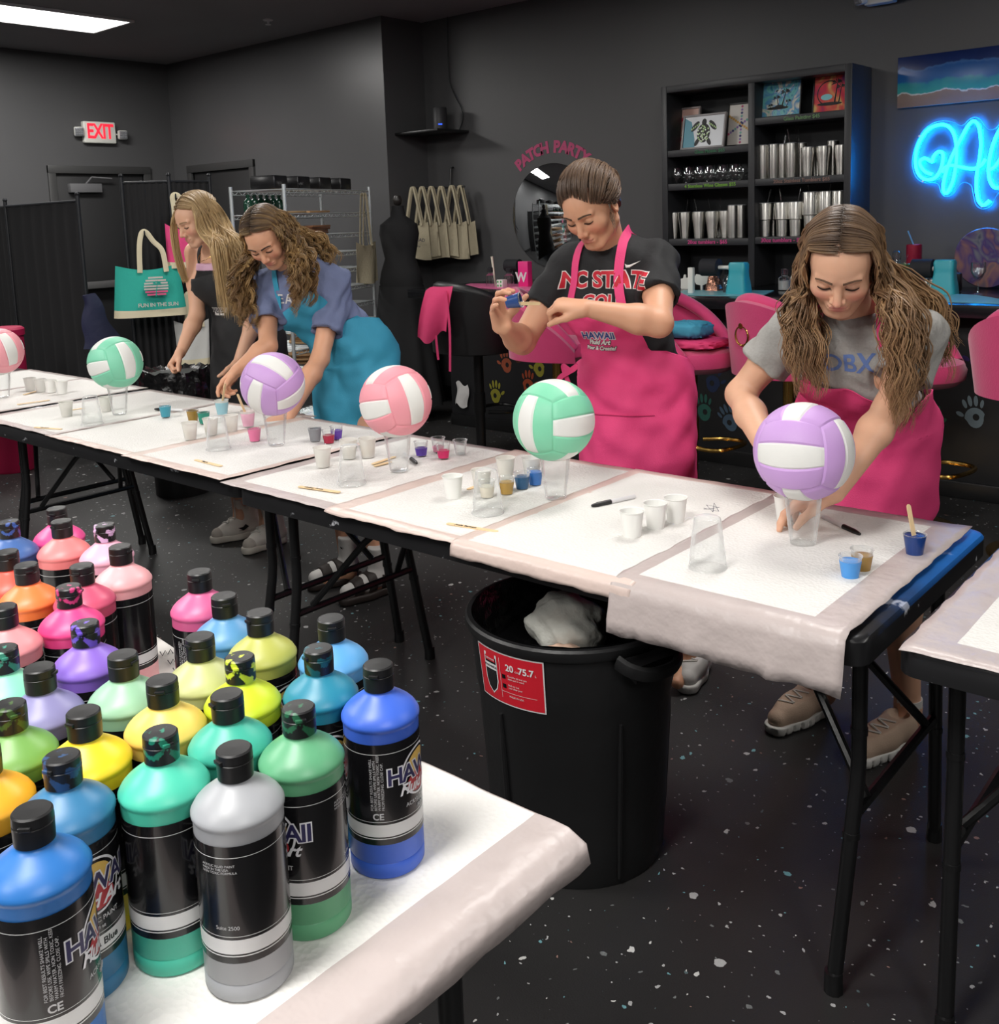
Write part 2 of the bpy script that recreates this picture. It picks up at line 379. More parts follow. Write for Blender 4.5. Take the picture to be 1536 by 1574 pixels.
MLEG = mat('black_leg_enamel', (20, 20, 21), 0.32, bump=0.05, bscale=60)
def rrect(w_, h_, r, n=5):
    o = []
    for (cx, cy, a0) in ((w_/2-r, h_/2-r, 0), (-w_/2+r, h_/2-r, 90), (-w_/2+r, -h_/2+r, 180), (w_/2-r, -h_/2+r, 270)):
        for k in range(n+1):
            a = rad(a0+90*k/n); o.append((cx+r*cos(a), cy+r*sin(a)))
    return o
def folding_table(x0, x1, y0, y1, label, m, ends=(1, 1), group='black folding tables'):
    w_, d_ = x1-x0, y1-y0; t = empty('folding_table', label, 'table', ((x0+x1)/2, (y0+y1)/2, 0), group=group)
    mb = MB(); lay = [(0.012, TZ-0.055, 0.0), (0.0, TZ-0.05, 0.0), (0.0, TZ-0.008, 0), (0.004, TZ-0.002, 0), (0.012, TZ, 0)]
    rings = [rrect(w_-2*i, d_-2*i, 0.035) for i, z, _ in lay]; n = len(rings[0])
    vs = [(x, y, lay[k][1]) for k in range(5) for x, y in rings[k]]
    fs = [(k*n+i, k*n+(i+1) % n, (k+1)*n+(i+1) % n, (k+1)*n+i) for k in range(4) for i in range(n)]+[tuple(range(n-1, -1, -1)), tuple(4*n+i for i in range(n))]
    mb.add(vs, fs); mb.build('tabletop', m, t)
    for s in (-1, 1):
        if not ends[0 if s < 0 else 1]: continue
        xe = s*w_/2
        for q in (-1, 1):
            a = Vector((xe-s*0.06, q*(d_/2-0.145), TZ-0.05)); b = Vector((xe-s*0.06, q*(d_/2-0.145), 0.42)); f = Vector((xe-s*0.075, q*(d_/2-0.075), 0.012))
            g = MB(); g.tube([a, a.lerp(b, 0.5), b+Vector((0, 0, 0.02)), b+(f-b)*0.06, f], 0.0145, 10); g.cyl(f-Vector((0, 0, 0.012)), f+Vector((0, 0, 0.03)), 0.018, 0.017, 10)
            for zz in (0.50, 0.30): 
                c = b if zz > 0.42 else b.lerp(f, (0.42-zz)/0.41)
                c = Vector((c.x, c.y, zz)); g.cyl(c-Vector((0, 0, 0.006)), c+Vector((0, 0, 0.006)), 0.0165, seg=10)
            leg = g.build('leg', MLEG, t)
        g = MB(); yb = d_/2-0.145
        g.cyl((xe-s*0.06, -yb, 0.635), (xe-s*0.06, yb, 0.635), 0.011, seg=8).build('crossbar', MLEG, t)
        MB().cyl((xe-s*0.065, -yb-0.02, 0.33), (xe-s*0.065, yb+0.02, 0.33), 0.011, seg=8).build('crossbar', MLEG, t)
        g = MB(); hub = Vector((xe-s*0.40, 0, TZ-0.065))
        for q in (-1, 1): g.tube([(xe-s*0.063, q*(yb-0.05), 0.34), (xe-s*0.22, q*(yb-0.13), 0.54), hub+Vector((s*0.03, q*0.05, -0.01))], 0.010, 8)
        g.box(hub, (0.09, 0.14, 0.035), None, 0.008); g.build('brace', MLEG, t)
    return t
folding_table(-2.392, -0.597, 1.612, 2.352, 'black folding table bearing the mint and right lavender volleyballs', MTBB)
folding_table(-4.205, -2.428, 1.642, 2.388, 'black folding table bearing the left lavender and left mint volleyballs', MTB)
folding_table(-6.05, -4.235, 1.70, 2.44, 'black folding table at far left under four white cups', MTB, (0, 1))
folding_table(-0.552, 1.25, 1.632, 2.375, 'black folding table cut off by the right edge of the photo', MTB)
folding_table(-2.49, -0.672, 0.125, 0.872, 'black folding table in front carrying the paint bottles', MTB)

# ------------------------------------------------------------------ absorbent pads (white quilted middle, thin plastic border)
def mat_pad():
    m, n, l, p = _nt('white_quilted_pad'); tc = n.new('ShaderNodeTexCoord')
    p.inputs['Base Color'].default_value = srgb(222, 220, 216); p.inputs['Roughness'].default_value = 0.85
    vo = n.new('ShaderNodeTexVoronoi'); vo.inputs['Scale'].default_value = 130; vo.voronoi_dimensions = '2D'; l.new(tc.outputs['Object'], vo.inputs['Vector'])
    nz = n.new('ShaderNodeTexNoise'); nz.inputs['Scale'].default_value = 18; l.new(tc.outputs['Object'], nz.inputs['Vector'])
    ad = n.new('ShaderNodeMath'); ad.operation = 'MULTIPLY_ADD'; l.new(vo.outputs['Distance'], ad.inputs[0]); ad.inputs[1].default_value = 0.35; l.new(nz.outputs['Fac'], ad.inputs[2])
    bp = n.new('ShaderNodeBump'); bp.inputs['Strength'].default_value = 0.5; bp.inputs['Distance'].default_value = 0.006
    l.new(ad.outputs[0], bp.inputs['Height']); l.new(bp.outputs['Normal'], p.inputs['Normal'])
    return m
MPAD = mat_pad()
MPB = mat('pad_border_film', (188, 176, 173), 0.35, bump=0.5, bscale=22, var=0.05, vscale=12)
MPB2 = mat('pad_border_film_pink', (214, 194, 185), 0.35, bump=0.5, bscale=22, var=0.05, vscale=12)
def noise2(x, y, s=0.0):
    return (sin(x*17.3+s*3.1)*cos(y*13.7-s)+0.6*sin(x*31.1-y*27.7+s*1.7)+0.4*sin(x*55+y*49+s*5))/2.0
def pad(x0, x1, y0, y1, lift, label, edge_y=None, edge_x1=None, b=(0.05, 0.05, 0.05, 0.05), mb_=None, seed=0.0, skew=0.0, wob=1.0):
    """b: border widths left, right, near, far; hangs over the table edge at edge_y / edge_x1"""
    mb = MB(); bl, br, bn, bf = b
    us = sorted(set([x0, x0+bl, x1-br, x1]+list(np.linspace(x0+bl, x1-br, 26))+list(np.linspace(x0, x0+bl, 5))+list(np.linspace(x1-br, x1, 5))))
    vs_ = sorted(set([y0, y0+bn, y1-bf, y1]+list(np.linspace(y0+bn, y1-bf, 30))+list(np.linspace(y0, y0+bn, 7))))
    V = []
    for y in vs_:
        for x in us:
            inb = (x < x0+bl-1e-6) or (x > x1-br+1e-6) or (y < y0+bn-1e-6)
            X, Y = x+skew*(y-y0), y; Z = TZ+0.0015+lift+(0.0016 if inb else 0.0008)*wob*(1+noise2(x*1.7, y*1.9, seed))
            if (y < y0+0.004 or x < x0+0.004 or x > x1-0.004): X += 0.004*noise2(x*2, y*2, seed+4); Y += 0.004*noise2(y*2, x*2, seed+5)
            if edge_y is not None and Y < edge_y:
                d = edge_y-Y; ang = min(d/0.02, 1.45); hang = max(0, d-0.03)
                Z = TZ+0.0015+lift-(0.02*(1-cos(ang)))-hang; Y = edge_y-0.02*sin(ang)-0.004-hang*0.10-0.006*hang*40*max(0, noise2(x*2.3, 0.3, seed))*0.5
            if edge_x1 is not None and X > edge_x1:
                d = X-edge_x1; ang = min(d/0.02, 1.45); hang = max(0, d-0.03)
                Z = min(Z, TZ+0.0015+lift-(0.02*(1-cos(ang)))-hang); X = edge_x1+0.02*sin(ang)+0.004+hang*0.12+0.02*hang*max(0, noise2(y*3, 0.7, seed))*4
            V.append((X, Y, Z))
    nu = len(us)
    for j in range(len(vs_)-1):
        for i in range(nu-1):
            xc = (us[i]+us[i+1])/2; yc = (vs_[j]+vs_[j+1])/2
            inb = xc < x0+bl or xc > x1-br or yc < y0+bn or yc > y1-bf
            mb.mi.append(1 if inb else 0); mb.f.append((j*nu+i, j*nu+i+1, (j+1)*nu+i+1, (j+1)*nu+i))
    mb.v = V
    o = mb.build('absorbent_pad', [MPAD, mb_ or MPB], ang=70)
    md = o.modifiers.new('thick', 'SOLIDIFY'); md.thickness = 0.0012; md.offset = -1
    return tag(o, label, 'table pad', 'absorbent table pads')
E2Y = 1.612
pad(-2.455, -1.93, 1.60, 2.36, 0.002, 'absorbent pad under the pink volleyball', None, None, (0.045, 0.05, 0.05, 0.03), None, 1)
pad(-1.985, -1.50, 1.595, 2.365, 0.0045, 'absorbent pad left of the mint volleyball, beside the loose craft sticks', E2Y, None, (0.055, 0.04, 0.035, 0.03), MPB2, 2)
pad(-1.535, -1.05, 1.565, 2.365, 0.006, 'absorbent pad under the right mint volleyball', E2Y, None, (0.03, 0.04, 0.05, 0.03), MPB2, 3)
pad(-1.10, -0.622, 1.495, 2.325, 0.008, 'absorbent pad under the right lavender volleyball', E2Y, None, (0.035, 0.075, 0.15, 0.045), None, 4)
pad(-0.540, 0.35, 1.622, 2.30, 0.002, 'absorbent pad at the right edge of the photo', 1.632, None, (0.07, 0.05, 0.065, 0.04), None, 5)
pad(-3.03, -2.47, 1.615, 2.36, 0.004, 'absorbent pad under the left lavender volleyball', None, None, (0.05, 0.03, 0.045, 0.03), MPB2, 6)
pad(-3.60, -3.0, 1.63, 2.40, 0.002, 'absorbent pad under the tipped teal paint cup', None, None, (0.03, 0.03, 0.04, 0.03), MPB2, 7)
pad(-4.19, -3.57, 1.635, 2.40, 0.004, 'absorbent pad under the left mint volleyball', None, None, (0.04, 0.03, 0.04, 0.03), None, 8)
pad(-4.85, -4.255, 1.72, 2.43, 0.002, 'absorbent pad under the row of four white cups', None, None, (0.03, 0.03, 0.03, 0.03), None, 9)
pad(-5.45, -4.83, 1.72, 2.43, 0.003, 'absorbent pad at the left edge of the photo', None, None, (0.03, 0.03, 0.03, 0.03), None, 10)
pad(-1.33, -0.628, 0.15, 0.885, 0.002, 'quilted pad under the front paint bottles, its border hanging over the table end', None, -0.672, (0.03, 0.10, 0.05, 0.002), None, 11, wob=1.6)
pad(-2.40, -1.315, 0.15, 0.88, 0.003, 'quilted pad under the rear paint bottles', None, None, (0.03, 0.03, 0.05, 0.03), None, 12)

# ------------------------------------------------------------------ volleyballs
def ball_mesh(col, name):
    mb = MB(); R = 0.1052; n = 12
    for ax in range(3):
        for sg in (-1, 1):
            for st in range(3):
                lo = -1+2*st/3; hi = lo+2/3; mb.cur = 1 if st == 1 else 0
                V = []; nu, nv = n, 3*n//2+6
                for j in range(nv+1):
                    for i in range(nu+1):
                        u = i/nu; v = j/nv; s = lo+(hi-lo)*u; t = -1+2*v
                        e = min(u, 1-u)*0.0468*1.5; e2 = min(v, 1-v)*0.14*1.5
                        d = min(e, e2); g = 1-min(1, d/0.0050)
                        rr = R-0.0026*g*g
                        a, b_ = math.tan(s*pi/4), math.tan(t*pi/4)
                        # ax=0: strips along z (t->z), across y ; ax=1: strips along x, across z ; ax=2: strips along y, across x
                        q = [0, 0, 0]; q[ax] = sg; across = (1, 2, 0)[ax]; along = (2, 0, 1)[ax]
                        q[across] = a; q[along] = b_
                        p = Vector(q).normalized()*rr; V.append(p)
                F = []
                for j in range(nv):
                    for i in range(nu):
                        f = (j*(nu+1)+i, j*(nu+1)+i+1, (j+1)*(nu+1)+i+1, (j+1)*(nu+1)+i)
                        F.append(f if sg > 0 else f[::-1])
                mb.add(V, F)
    mc = mat('ball_'+name, col, 0.45, bump=0.12, bscale=900); mw_ = mat('ball_white', (232, 232, 228), 0.45, bump=0.12, bscale=900)
    return mb, [mc, mw_]
def cup_clear(name='clear_cup', up=True):
    mb = MB(); prof = [(0.0, 0.002), (0.024, 0.002), (0.0265, 0.004)]
    for k in range(19):
        z = 0.008+k*0.0052; r = 0.0268+0.0125*z/0.11; prof.append((r+(0.0006 if k % 2 and 6 < k < 17 else 0), z))
    prof += [(0.0395, 0.108), (0.0412, 0.1095), (0.0405, 0.111), (0.0392, 0.1105)]
    if not up: prof = [(r, 0.111-z) for r, z in prof][::-1]
    return mb.lathe(prof, 32, None, False, False)
MCL = clear('clear_plastic', refl=0.03, milk=0.016)
BALLS = [((1235.5, 696.5), (202, 160, 220), 'lavender', (1, 0.5), 'lavender and white volleyball in front of the girl in the grey shirt', (0.93, 0.36, 0.05), (0.05, 0.13, -1), 'clear plastic cup holding up the right lavender volleyball'),
         ((851.5, 648), (131, 214, 176), 'mint', 0, 'mint green volleyball in front of the girl in the black shirt', (-0.72, 0.69, 0.02), (-0.03, 0.05, 1), 'clear plastic cup holding up the right mint volleyball'),
         ((608.5, 619), (244, 160, 172), 'pink', 0, 'pink and white volleyball on the middle table, right of the blue apron', (0.55, 0.80, 0.2), (-0.24, -0.1, 1), 'clear plastic cup holding up the middle pink volleyball'),
         ((419.5, 592), (200, 158, 216), 'lavender', 0, 'lavender and white volleyball in front of the girl in the blue apron', (-0.62, 0.62, -0.45), (0.05, 0.55, 0.83), 'clear plastic cup holding up the left lavender volleyball'),
         ((177.5, 559.5), (131, 212, 178), 'mint', 0, 'mint green volleyball in front of the girl in the black apron', (0.5, 0.85, 0.2), (-0.2, -0.1, 1), 'clear plastic cup holding up the left mint volleyball'),
         ((-2, 542), (244, 165, 175), 'pink', 0, 'pink volleyball cut off by the left edge of the photo', (0.5, 0.85, 0.2), (-0.25, -0.1, 1), 'clear plastic cup holding up the pink volleyball at the left edge')]
cupm = cup_clear(); cup0 = None; ballmesh = {}
def clear_cup(loc, label, up=True):
    global cup0
    o = (cupm if up else cup_clear('c', False)).build('clear_cup', MCL, None, loc)
    return tag(o, label, 'cup', 'clear plastic cups')
for (pxy, col, nm, _, lab, nx, nz, cl) in BALLS:
    c = atZ(pxy[0], pxy[1], 0.950); c.z = 0.954
    key = nm+str(col)
    if key not in ballmesh: ballmesh[key] = ball_mesh(col, key)
    mb, ms = ballmesh[key]
    o = mb.build('volleyball', ms, None, c, ang=30)
    # axes given in viewer terms (right, towards, up)
    d = Vector((-c.x, -c.y, 0)).normalized(); r = Vector((-d.y, d.x, 0)); W = lambda q: (r*q[0]+d*q[1]+Vector((0, 0, 1))*q[2])
    X = W(nx).normalized(); Z = W(nz); Z = (Z-X*Z.dot(X)).normalized(); Y = Z.cross(X)
    mm = Matrix.Identity(3)
    for i in range(3): mm[i][0] = X[i]; mm[i][1] = Y[i]; mm[i][2] = Z[i]
    o.rotation_euler = mm.to_euler()
    tag(o, lab, 'volleyball', 'volleyballs on cups')
    clear_cup((c.x, c.y, TZ+0.006), cl)
# ------------------------------------------------------------------ cups, sticks, markers on the tables
PZ = TZ+0.0075
MWC = mat('white_cup_plastic', (236, 236, 232), 0.4, sub=0.0); 
def mat_frost():
    m, n, l, p = _nt('frosted_cup_plastic')
    p.inputs['Base Color'].default_value = srgb(232, 230, 224); p.inputs['Roughness'].default_value = 0.35; p.inputs['Alpha'].default_value = 0.62
    return m
MFR = mat_frost()
def rim_cup(rt, rb, h, seg=26):
    w_ = 0.0009
    return MB().lathe([(0, 0.0015), (rb-0.001, 0.0015), (rb, 0), (rt-0.0008, h-0.003), (rt+0.0012, h-0.0015), (rt+0.0008, h), (rt-w_, h-0.001), (rb-w_, 0.003), (0, 0.003)], seg, None, False, False)
white_me = rim_cup(0.0275, 0.0195, 0.060)
def paint_cup(px_, py_, label, col=None, kind='white', fill=0.55, stick=None, tilt=None, fz=PZ, smear=False):
    loc = atZ(px_, py_, fz)
    if kind == 'white':
        o = tag(rim_cup(0.0275, 0.0195, 0.060).build('paper_cup', MWC, None, loc), label, 'cup', 'small white cups')
        return o
    if kind == 'frost':
        r = empty('frosted_cup', label, 'cup', loc, group='small frosted cups'); rim_cup(0.0275, 0.0195, 0.060).build('cup_wall', MFR, r)
        h = 0.06*fill; f = MB().lathe([(0.0186, 0.0035), (0.0186+0.008*h/0.06, h)], 22)
        f.build('paint', mat('milky_paint_%d' % (col[0] if col else 0), col or (222, 216, 200), 0.4), r)
        return r
    r = empty('paint_cup', label, 'cup', loc, group='mini paint cups')
    rt, rb, h = (0.0225, 0.0158, 0.046) if kind == 'mini' else (0.027, 0.019, 0.058)
    rim_cup(rt, rb, h).build('cup_wall', MCL if kind == 'mini' else MFR, r)
    if col:
        hh = h*fill; f = MB().lathe([(rb+0.0003, 0.0016), (rb+0.0004+(rt-rb)*hh/h, hh-0.0006), (rb-0.002+(rt-rb)*hh/h, hh)], 22)
        f.build('paint', mat('cup_paint_%d_%d_%d' % col, col, 0.25), r)
    if smear:
        f = MB().lathe([(rb+0.0006+(rt-rb)*0.02, 0.002), (rb+0.0007+(rt-rb)*0.93, h*0.93)], 26, None, False, False); f.build('paint_smear', mat('cup_paint_%d_%d_%d' % col, col, 0.25), r)
    if tilt: r.rotation_euler = (tilt[0], tilt[1], 0); r.location.z += 0.012
    return r
MST = mat('craft_stick_wood', (230, 200, 154), 0.6, var=0.12, vscale=30)
def stick_mb(L=0.115, w_=0.0068, t=0.0018):
    o = [(L/2-w_+w_*cos(a), w_*sin(a)) for a in np.linspace(-pi/2, pi/2, 7)]+[(-L/2+w_+w_*cos(a), w_*sin(a)) for a in np.linspace(pi/2, 3*pi/2, 7)]
    return MB().prism(o, t)
def craft_stick(x, y, x2, y2, label, txt=None, z=PZ):
    a, b = atZ(x, y, z), atZ(x2, y2, z); d = b-a; L = d.length
    o = stick_mb(max(L, 0.05)).build('craft_stick', MST, None, (a+b)/2); o.rotation_euler = (0, 0, math.atan2(d.y, d.x))
    tag(o, label, 'craft stick', 'wooden craft sticks')
    if txt:
        vs, fs = text_mb(txt, 0.0115, 0.0002, 0.0002); MB().add(vs, fs, Matrix.Translation((-L*0.12, 0, 0.0021))).build('lettering', mat('marker_ink', (25, 25, 30), 0.6), o, smooth=False)
    return o
def stick_in_cup(x, y, ang, lean, label, L=0.115, zb=PZ+0.012):
    """stick standing in a cup whose base is at pixel x, y"""
    p = atZ(x, y, PZ); dx = Vector((cos(ang), sin(ang), 0))
    ax = (dx*sin(lean)+Vector((0, 0, 1))*cos(lean)).normalized()
    o = stick_mb(L, 0.006).build('craft_stick', MST); o.matrix_world = frame(p+Vector((0, 0, zb-PZ))+ax*L/2-dx*0.004, ax, Vector((-dx.y, dx.x, 0)))
    return tag(o, label, 'craft stick', 'wooden craft sticks')
# white cups in a row on the far-left table
for (x, y, lab) in ((47, 600, 'white cup, leftmost of the row of four on the far-left table'), (63, 602, 'white cup, second from left in the row of four on the far-left table'), (79, 603, 'white cup, third from left in the row of four on the far-left table'), (96, 605, 'white cup, rightmost of the row of four on the far-left table')):
    paint_cup(x, y, lab, fz=TZ+0.006)
paint_cup(103, 640, 'frosted cup left of the upturned clear cup by the left mint volleyball', (230, 226, 216), 'frost', 0.6)
paint_cup(164, 632, 'frosted cup behind the clear cup under the left mint volleyball', (220, 220, 214), 'frost', 0.6)
clear_cup(atZ(142, 652, PZ), 'upturned clear cup left of the left mint volleyball', False)
paint_cup(255, 641, 'tipped teal paint cup beside a black marker cap', (62, 150, 170), 'mini', 0.9, smear=True)
paint_cup(297, 648, 'tipped cup of gold paint beside the green one', (150, 118, 50), 'mini', 0.75, smear=True)
paint_cup(314, 651, 'cup of emerald green paint beside the gold one', (30, 130, 110), 'mini', 0.8, smear=True)
paint_cup(342, 637, 'white cup of pale blue paint with a stirring stick under the outstretched hand', (150, 196, 208), 'mid', 0.85)
stick_in_cup(342, 637, rad(20), rad(14), 'craft stick in the pale blue paint cup under the outstretched hand')
paint_cup(293, 675, 'frosted cup at the near left of the left lavender volleyball group', (232, 226, 210), 'frost', 0.55)
paint_cup(325, 668, 'frosted cup under the upturned clear cup by the left lavender volleyball', (222, 214, 196), 'frost', 0.5)
clear_cup(atZ(336, 690, PZ), 'upturned clear cup left of the left lavender volleyball', False)
paint_cup(356, 663, 'frosted cup of cream paint in front of the pink paint cup', (224, 216, 200), 'frost', 0.5)
paint_cup(382, 655, 'frosted cup of light pink paint left of the left lavender volleyball', (232, 178, 200), 'mid', 0.85)
stick_in_cup(382, 655, rad(200), rad(22), 'craft stick leaning in the light pink paint cup')
paint_cup(392, 678, 'mini cup of pink paint held in the fingers behind the clear cup', (226, 120, 160), 'mini', 0.9, smear=True)
# middle table
paint_cup(485, 678, 'mini cup of grey paint left of the red one', (140, 142, 146), 'mini', 0.85, smear=True)
paint_cup(506, 681, 'mini cup of dark red paint between the grey and violet ones', (170, 30, 62), 'mini', 0.62)
paint_cup(518, 675, 'mini cup of violet paint behind the dark red one', (104, 66, 176), 'mini', 0.7)
paint_cup(497, 717, 'frosted cup of cream paint in front of two other frosted cups', (230, 224, 206), 'frost', 0.5)
paint_cup(537, 704, 'frosted cup behind the upturned clear cup, left of the pink volleyball', (226, 220, 204), 'frost', 0.45)
paint_cup(566, 702, 'frosted cup with tan paint just left of the pink volleyball cup', (212, 196, 168), 'frost', 0.4)
clear_cup(atZ(541, 743, PZ), 'upturned clear cup near the named stick, left of the pink volleyball', False)
paint_cup(648, 700, 'mini cup of purple paint just right of the pink volleyball', (92, 60, 170), 'mini', 0.55)
paint_cup(674, 694, 'mini clear cup tinted pink, behind the hot pink one', (236, 160, 184), 'mini', 0.4)
paint_cup(682, 704, 'mini cup of hot pink paint right of the purple one', (226, 40, 110), 'mini', 0.55)
paint_cup(708, 698, 'empty mini clear cup, rightmost of the group by the pink volleyball', None, 'mini')
paint_cup(697, 765, 'white cup left of the gold paint cup on the middle table', (0, 0, 0), 'white')
paint_cup(741, 755, 'frosted cup behind the clear mini cup, left of the gold paint', (236, 232, 222), 'frost', 0.5)
paint_cup(778, 735, 'frosted cup behind the gold paint cup', (232, 228, 216), 'frost', 0.5)
paint_cup(749, 764, 'mini clear cup of whitish medium left of the gold paint', (222, 214, 196), 'mini', 0.65)
paint_cup(779, 759, 'mini cup of gold paint in front of the mint volleyball', (176, 142, 74), 'mini', 0.72)
paint_cup(803, 751, 'mini cup of dark teal blue paint right of the gold one', (38, 84, 124), 'mini', 0.75)
paint_cup(823, 745, 'mini cup of bright blue paint left of the mint volleyball cup', (62, 122, 200), 'mini', 0.8)
paint_cup(818, 735, 'frosted cup of pale blue paint under the left side of the mint volleyball', (200, 212, 228), 'frost', 0.7)
clear_cup(atZ(750, 788, PZ), 'upturned clear cup in front of the gold paint cup', False)
for (x, y, lab) in ((972, 824, 'white cup, leftmost of the three beside the star doodle'), (1008, 811, 'white cup, middle of the three beside the star doodle'), (1039, 802, 'white cup, rightmost of the three beside the star doodle')):
    paint_cup(x, y, lab)
clear_cup(atZ(1088, 874, PZ), 'upturned clear cup in front of the right lavender volleyball', False)
paint_cup(1208, 800, 'white cup behind the cup under the right lavender volleyball')
paint_cup(1307, 888, 'mini cup of sky blue paint in front of the gold one', (74, 150, 222), 'mini', 0.78)
paint_cup(1325, 877, 'mini cup of gold paint behind the sky blue one', (162, 128, 66), 'mini', 0.72)
paint_cup(1406, 853, 'mini cup smeared with navy paint, stick inside', (30, 62, 128), 'mini', 0.9, smear=True)
stick_in_cup(1406, 853, rad(160), rad(14), 'craft stick standing in the navy paint cup', 0.095)
SL = [((36, 607, 58, 601), 'craft stick behind the four white cups on the far-left table', None), ((26, 622, 77, 615), 'long craft stick near the edge of the far-left table', None), ((53, 657, 95, 660), 'named craft stick in front of the left mint volleyball', 'Mae Lynn'), ((113, 630, 127, 628), 'craft stick behind the upturned clear cup by the left mint volleyball', None),
      ((300, 707, 341, 717), 'named craft stick in front of the left lavender volleyball', 'Maggie'), ((459, 748, 523, 757), 'named craft stick in front of the pink volleyball', 'Lindsey Grace'), ((572, 714, 608, 702), 'blank craft stick lying under the pink volleyball, upper of two', None), ((575, 717, 602, 710), 'blank craft stick lying under the pink volleyball, lower of two', None),
      ((687, 805, 766, 818), 'named craft stick in front of the mint volleyball', 'Josie Barnett'), ((1101, 895, 1213, 919), 'named craft stick in front of the right lavender volleyball', 'ETTA'), ((719, 753, 742, 744), 'blank craft stick beside the white cup left of the gold paint', None)]
for (q, lab, tx) in SL: craft_stick(*q, lab, tx)
def marker(x, y, x2, y2, label, z=PZ):
    """black-capped marker lying down, cap end at the second point"""
    a, b = atZ(x, y, z), atZ(x2, y2, z); d = (b-a); L = 0.137
    r = empty('marker_pen', label, 'marker', b-d.normalized()*L/2+Vector((0, 0, 0.006)), math.atan2(d.y, d.x), 'black markers')
    R = Matrix.Rotation(pi/2, 4, 'Y')
    MB().lathe([(0.004, -L/2), (0.0055, -L/2+0.004), (0.0058, 0.015)], 14, R).build('barrel', mat('marker_white', (214, 214, 216), 0.35), r)
    MB().lathe([(0.0064, 0.01), (0.0062, 0.05), (0.0045, 0.062), (0.0032, L/2), ], 14, R).build('cap', mat('marker_black', (18, 18, 20), 0.3), r)
    return r
marker(970, 768, 910, 781, 'black marker left of the three white cups')
marker(1268, 800, 1322, 825, 'black marker right of the right lavender volleyball')
marker(607, 690, 641, 715, 'black marker beside the cup under the pink volleyball')
marker(262, 632, 238, 631, 'black marker behind the tipped teal paint cup')
# pen doodles on the pads: flat ink strokes
def doodle(pts, label, z=PZ+0.0012, r=0.0011):
    P = [atZ(x, y, z) for x, y in pts]
    o = MB().tube(P, r, 6, flat=0.25, ref=(0, 0, 1)).build('ink_doodle', mat('doodle_ink', (40, 42, 70), 0.6)); return tag(o, label, 'doodle')
doodle([(1082, 783), (1106, 780), (1086, 776), (1096, 787), (1098, 773), (1105, 786), (1082, 781)], 'inked star doodle on the pad beside three white cups')
doodle([(1349, 838), (1353, 836), (1362, 836), (1370, 838), (1373, 841)], 'inked face doodle on the pad behind the gold cup')
doodle([(1143, 822), (1150, 819), (1157, 821), (1149, 824), (1160, 819), (1146, 821)], 'dark blue doodle on the pad left of the right lavender cup', r=0.0022)
# ------------------------------------------------------------------ paint bottles on the front table
MCAP = mat('bottle_cap_black', (22, 22, 23), 0.42)
MLB = mat('label_black', (17, 17, 19), 0.22, coat=0.2); MLW = mat('label_white', (214, 214, 214), 0.35); MLT = mat('label_text', (190, 190, 192), 0.4); MLG = mat('label_dim_text', (105, 105, 108), 0.4)
BR = 0.0425
def bottle_body():
    return MB().lathe([(0.034, 0), (BR-0.002, 0.001), (BR, 0.004), (BR, 0.0185), (BR-0.0008, 0.0195), (BR, 0.0205), (BR, 0.172), (BR+0.0004, 0.174), (BR+0.0016, 0.176), (BR+0.0016, 0.179), (BR+0.0002, 0.1815),
        (BR-0.0018, 0.185), (BR-0.006, 0.1895), (BR-0.0125, 0.1945), (BR-0.019, 0.199), (0.0195, 0.2022), (0.0170, 0.2042), (0.0160, 0.206), (0.0160, 0.211)], 40)
def bottle_cap():
    m = MB().lathe([(0.0170, 0.2075), (0.0174, 0.224), (0.0168, 0.2246), (0.0168, 0.2254), (0.0174, 0.226), (0.0170, 0.2337), (0.0155, 0.2352), (0, 0.2357)], 28, None, True, False)
    return m.box((0.0174, 0, 0.2272), (0.004, 0.011, 0.004), None, 0.001)
body_mb, cap_mb = bottle_body(), bottle_cap()
def wrap(vs, R, a0, z0, rot=False):
    out = []
    for v in vs:
        x, y = (v.x, v.y) if not rot else (-v.y, v.x)
        r = R+max(0, v.z); a = a0+x/R; out.append((r*cos(a), r*sin(a), z0+y))
    return out
def label_mb():
    mb = MB(); zs = [(0.043, 0), (0.0495, 0), (0.0498, 1), (0.0506, 1), (0.0509, 1), (0.0512, 0), (0.0522, 0), (0.0526, 1), (0.067, 1), (0.0674, 0), (0.0695, 0), (0.070, 1), (0.0705, 1), (0.071, 0), (0.149, 0), (0.1494, 1), (0.1500, 1), (0.1504, 0), (0.1610, 0)]
    seg = 48; R = BR+0.00045; vs = []
    for z, _ in zs:
        for k in range(seg): a = 2*pi*k/seg; vs.append((R*cos(a), R*sin(a), z))
    for i in range(len(zs)-1):
        for k in range(seg):
            k2 = (k+1) % seg; mb.f.append((i*seg+k, i*seg+k2, (i+1)*seg+k2, (i+1)*seg+k)); mb.mi.append(1 if zs[i][1] and zs[i+1][1] else 0)
    mb.v = vs; return mb
LABEL = label_mb(); RL = BR+0.0006
def ring2d(r0, r1, n=40, sy=1.0):
    vs = [Vector((r*cos(2*pi*k/n), r*sin(2*pi*k/n)*sy, 0.0001)) for r in (r0, r1) for k in range(n)]
    return vs, [(k, (k+1) % n, n+(k+1) % n, n+k) for k in range(n)]
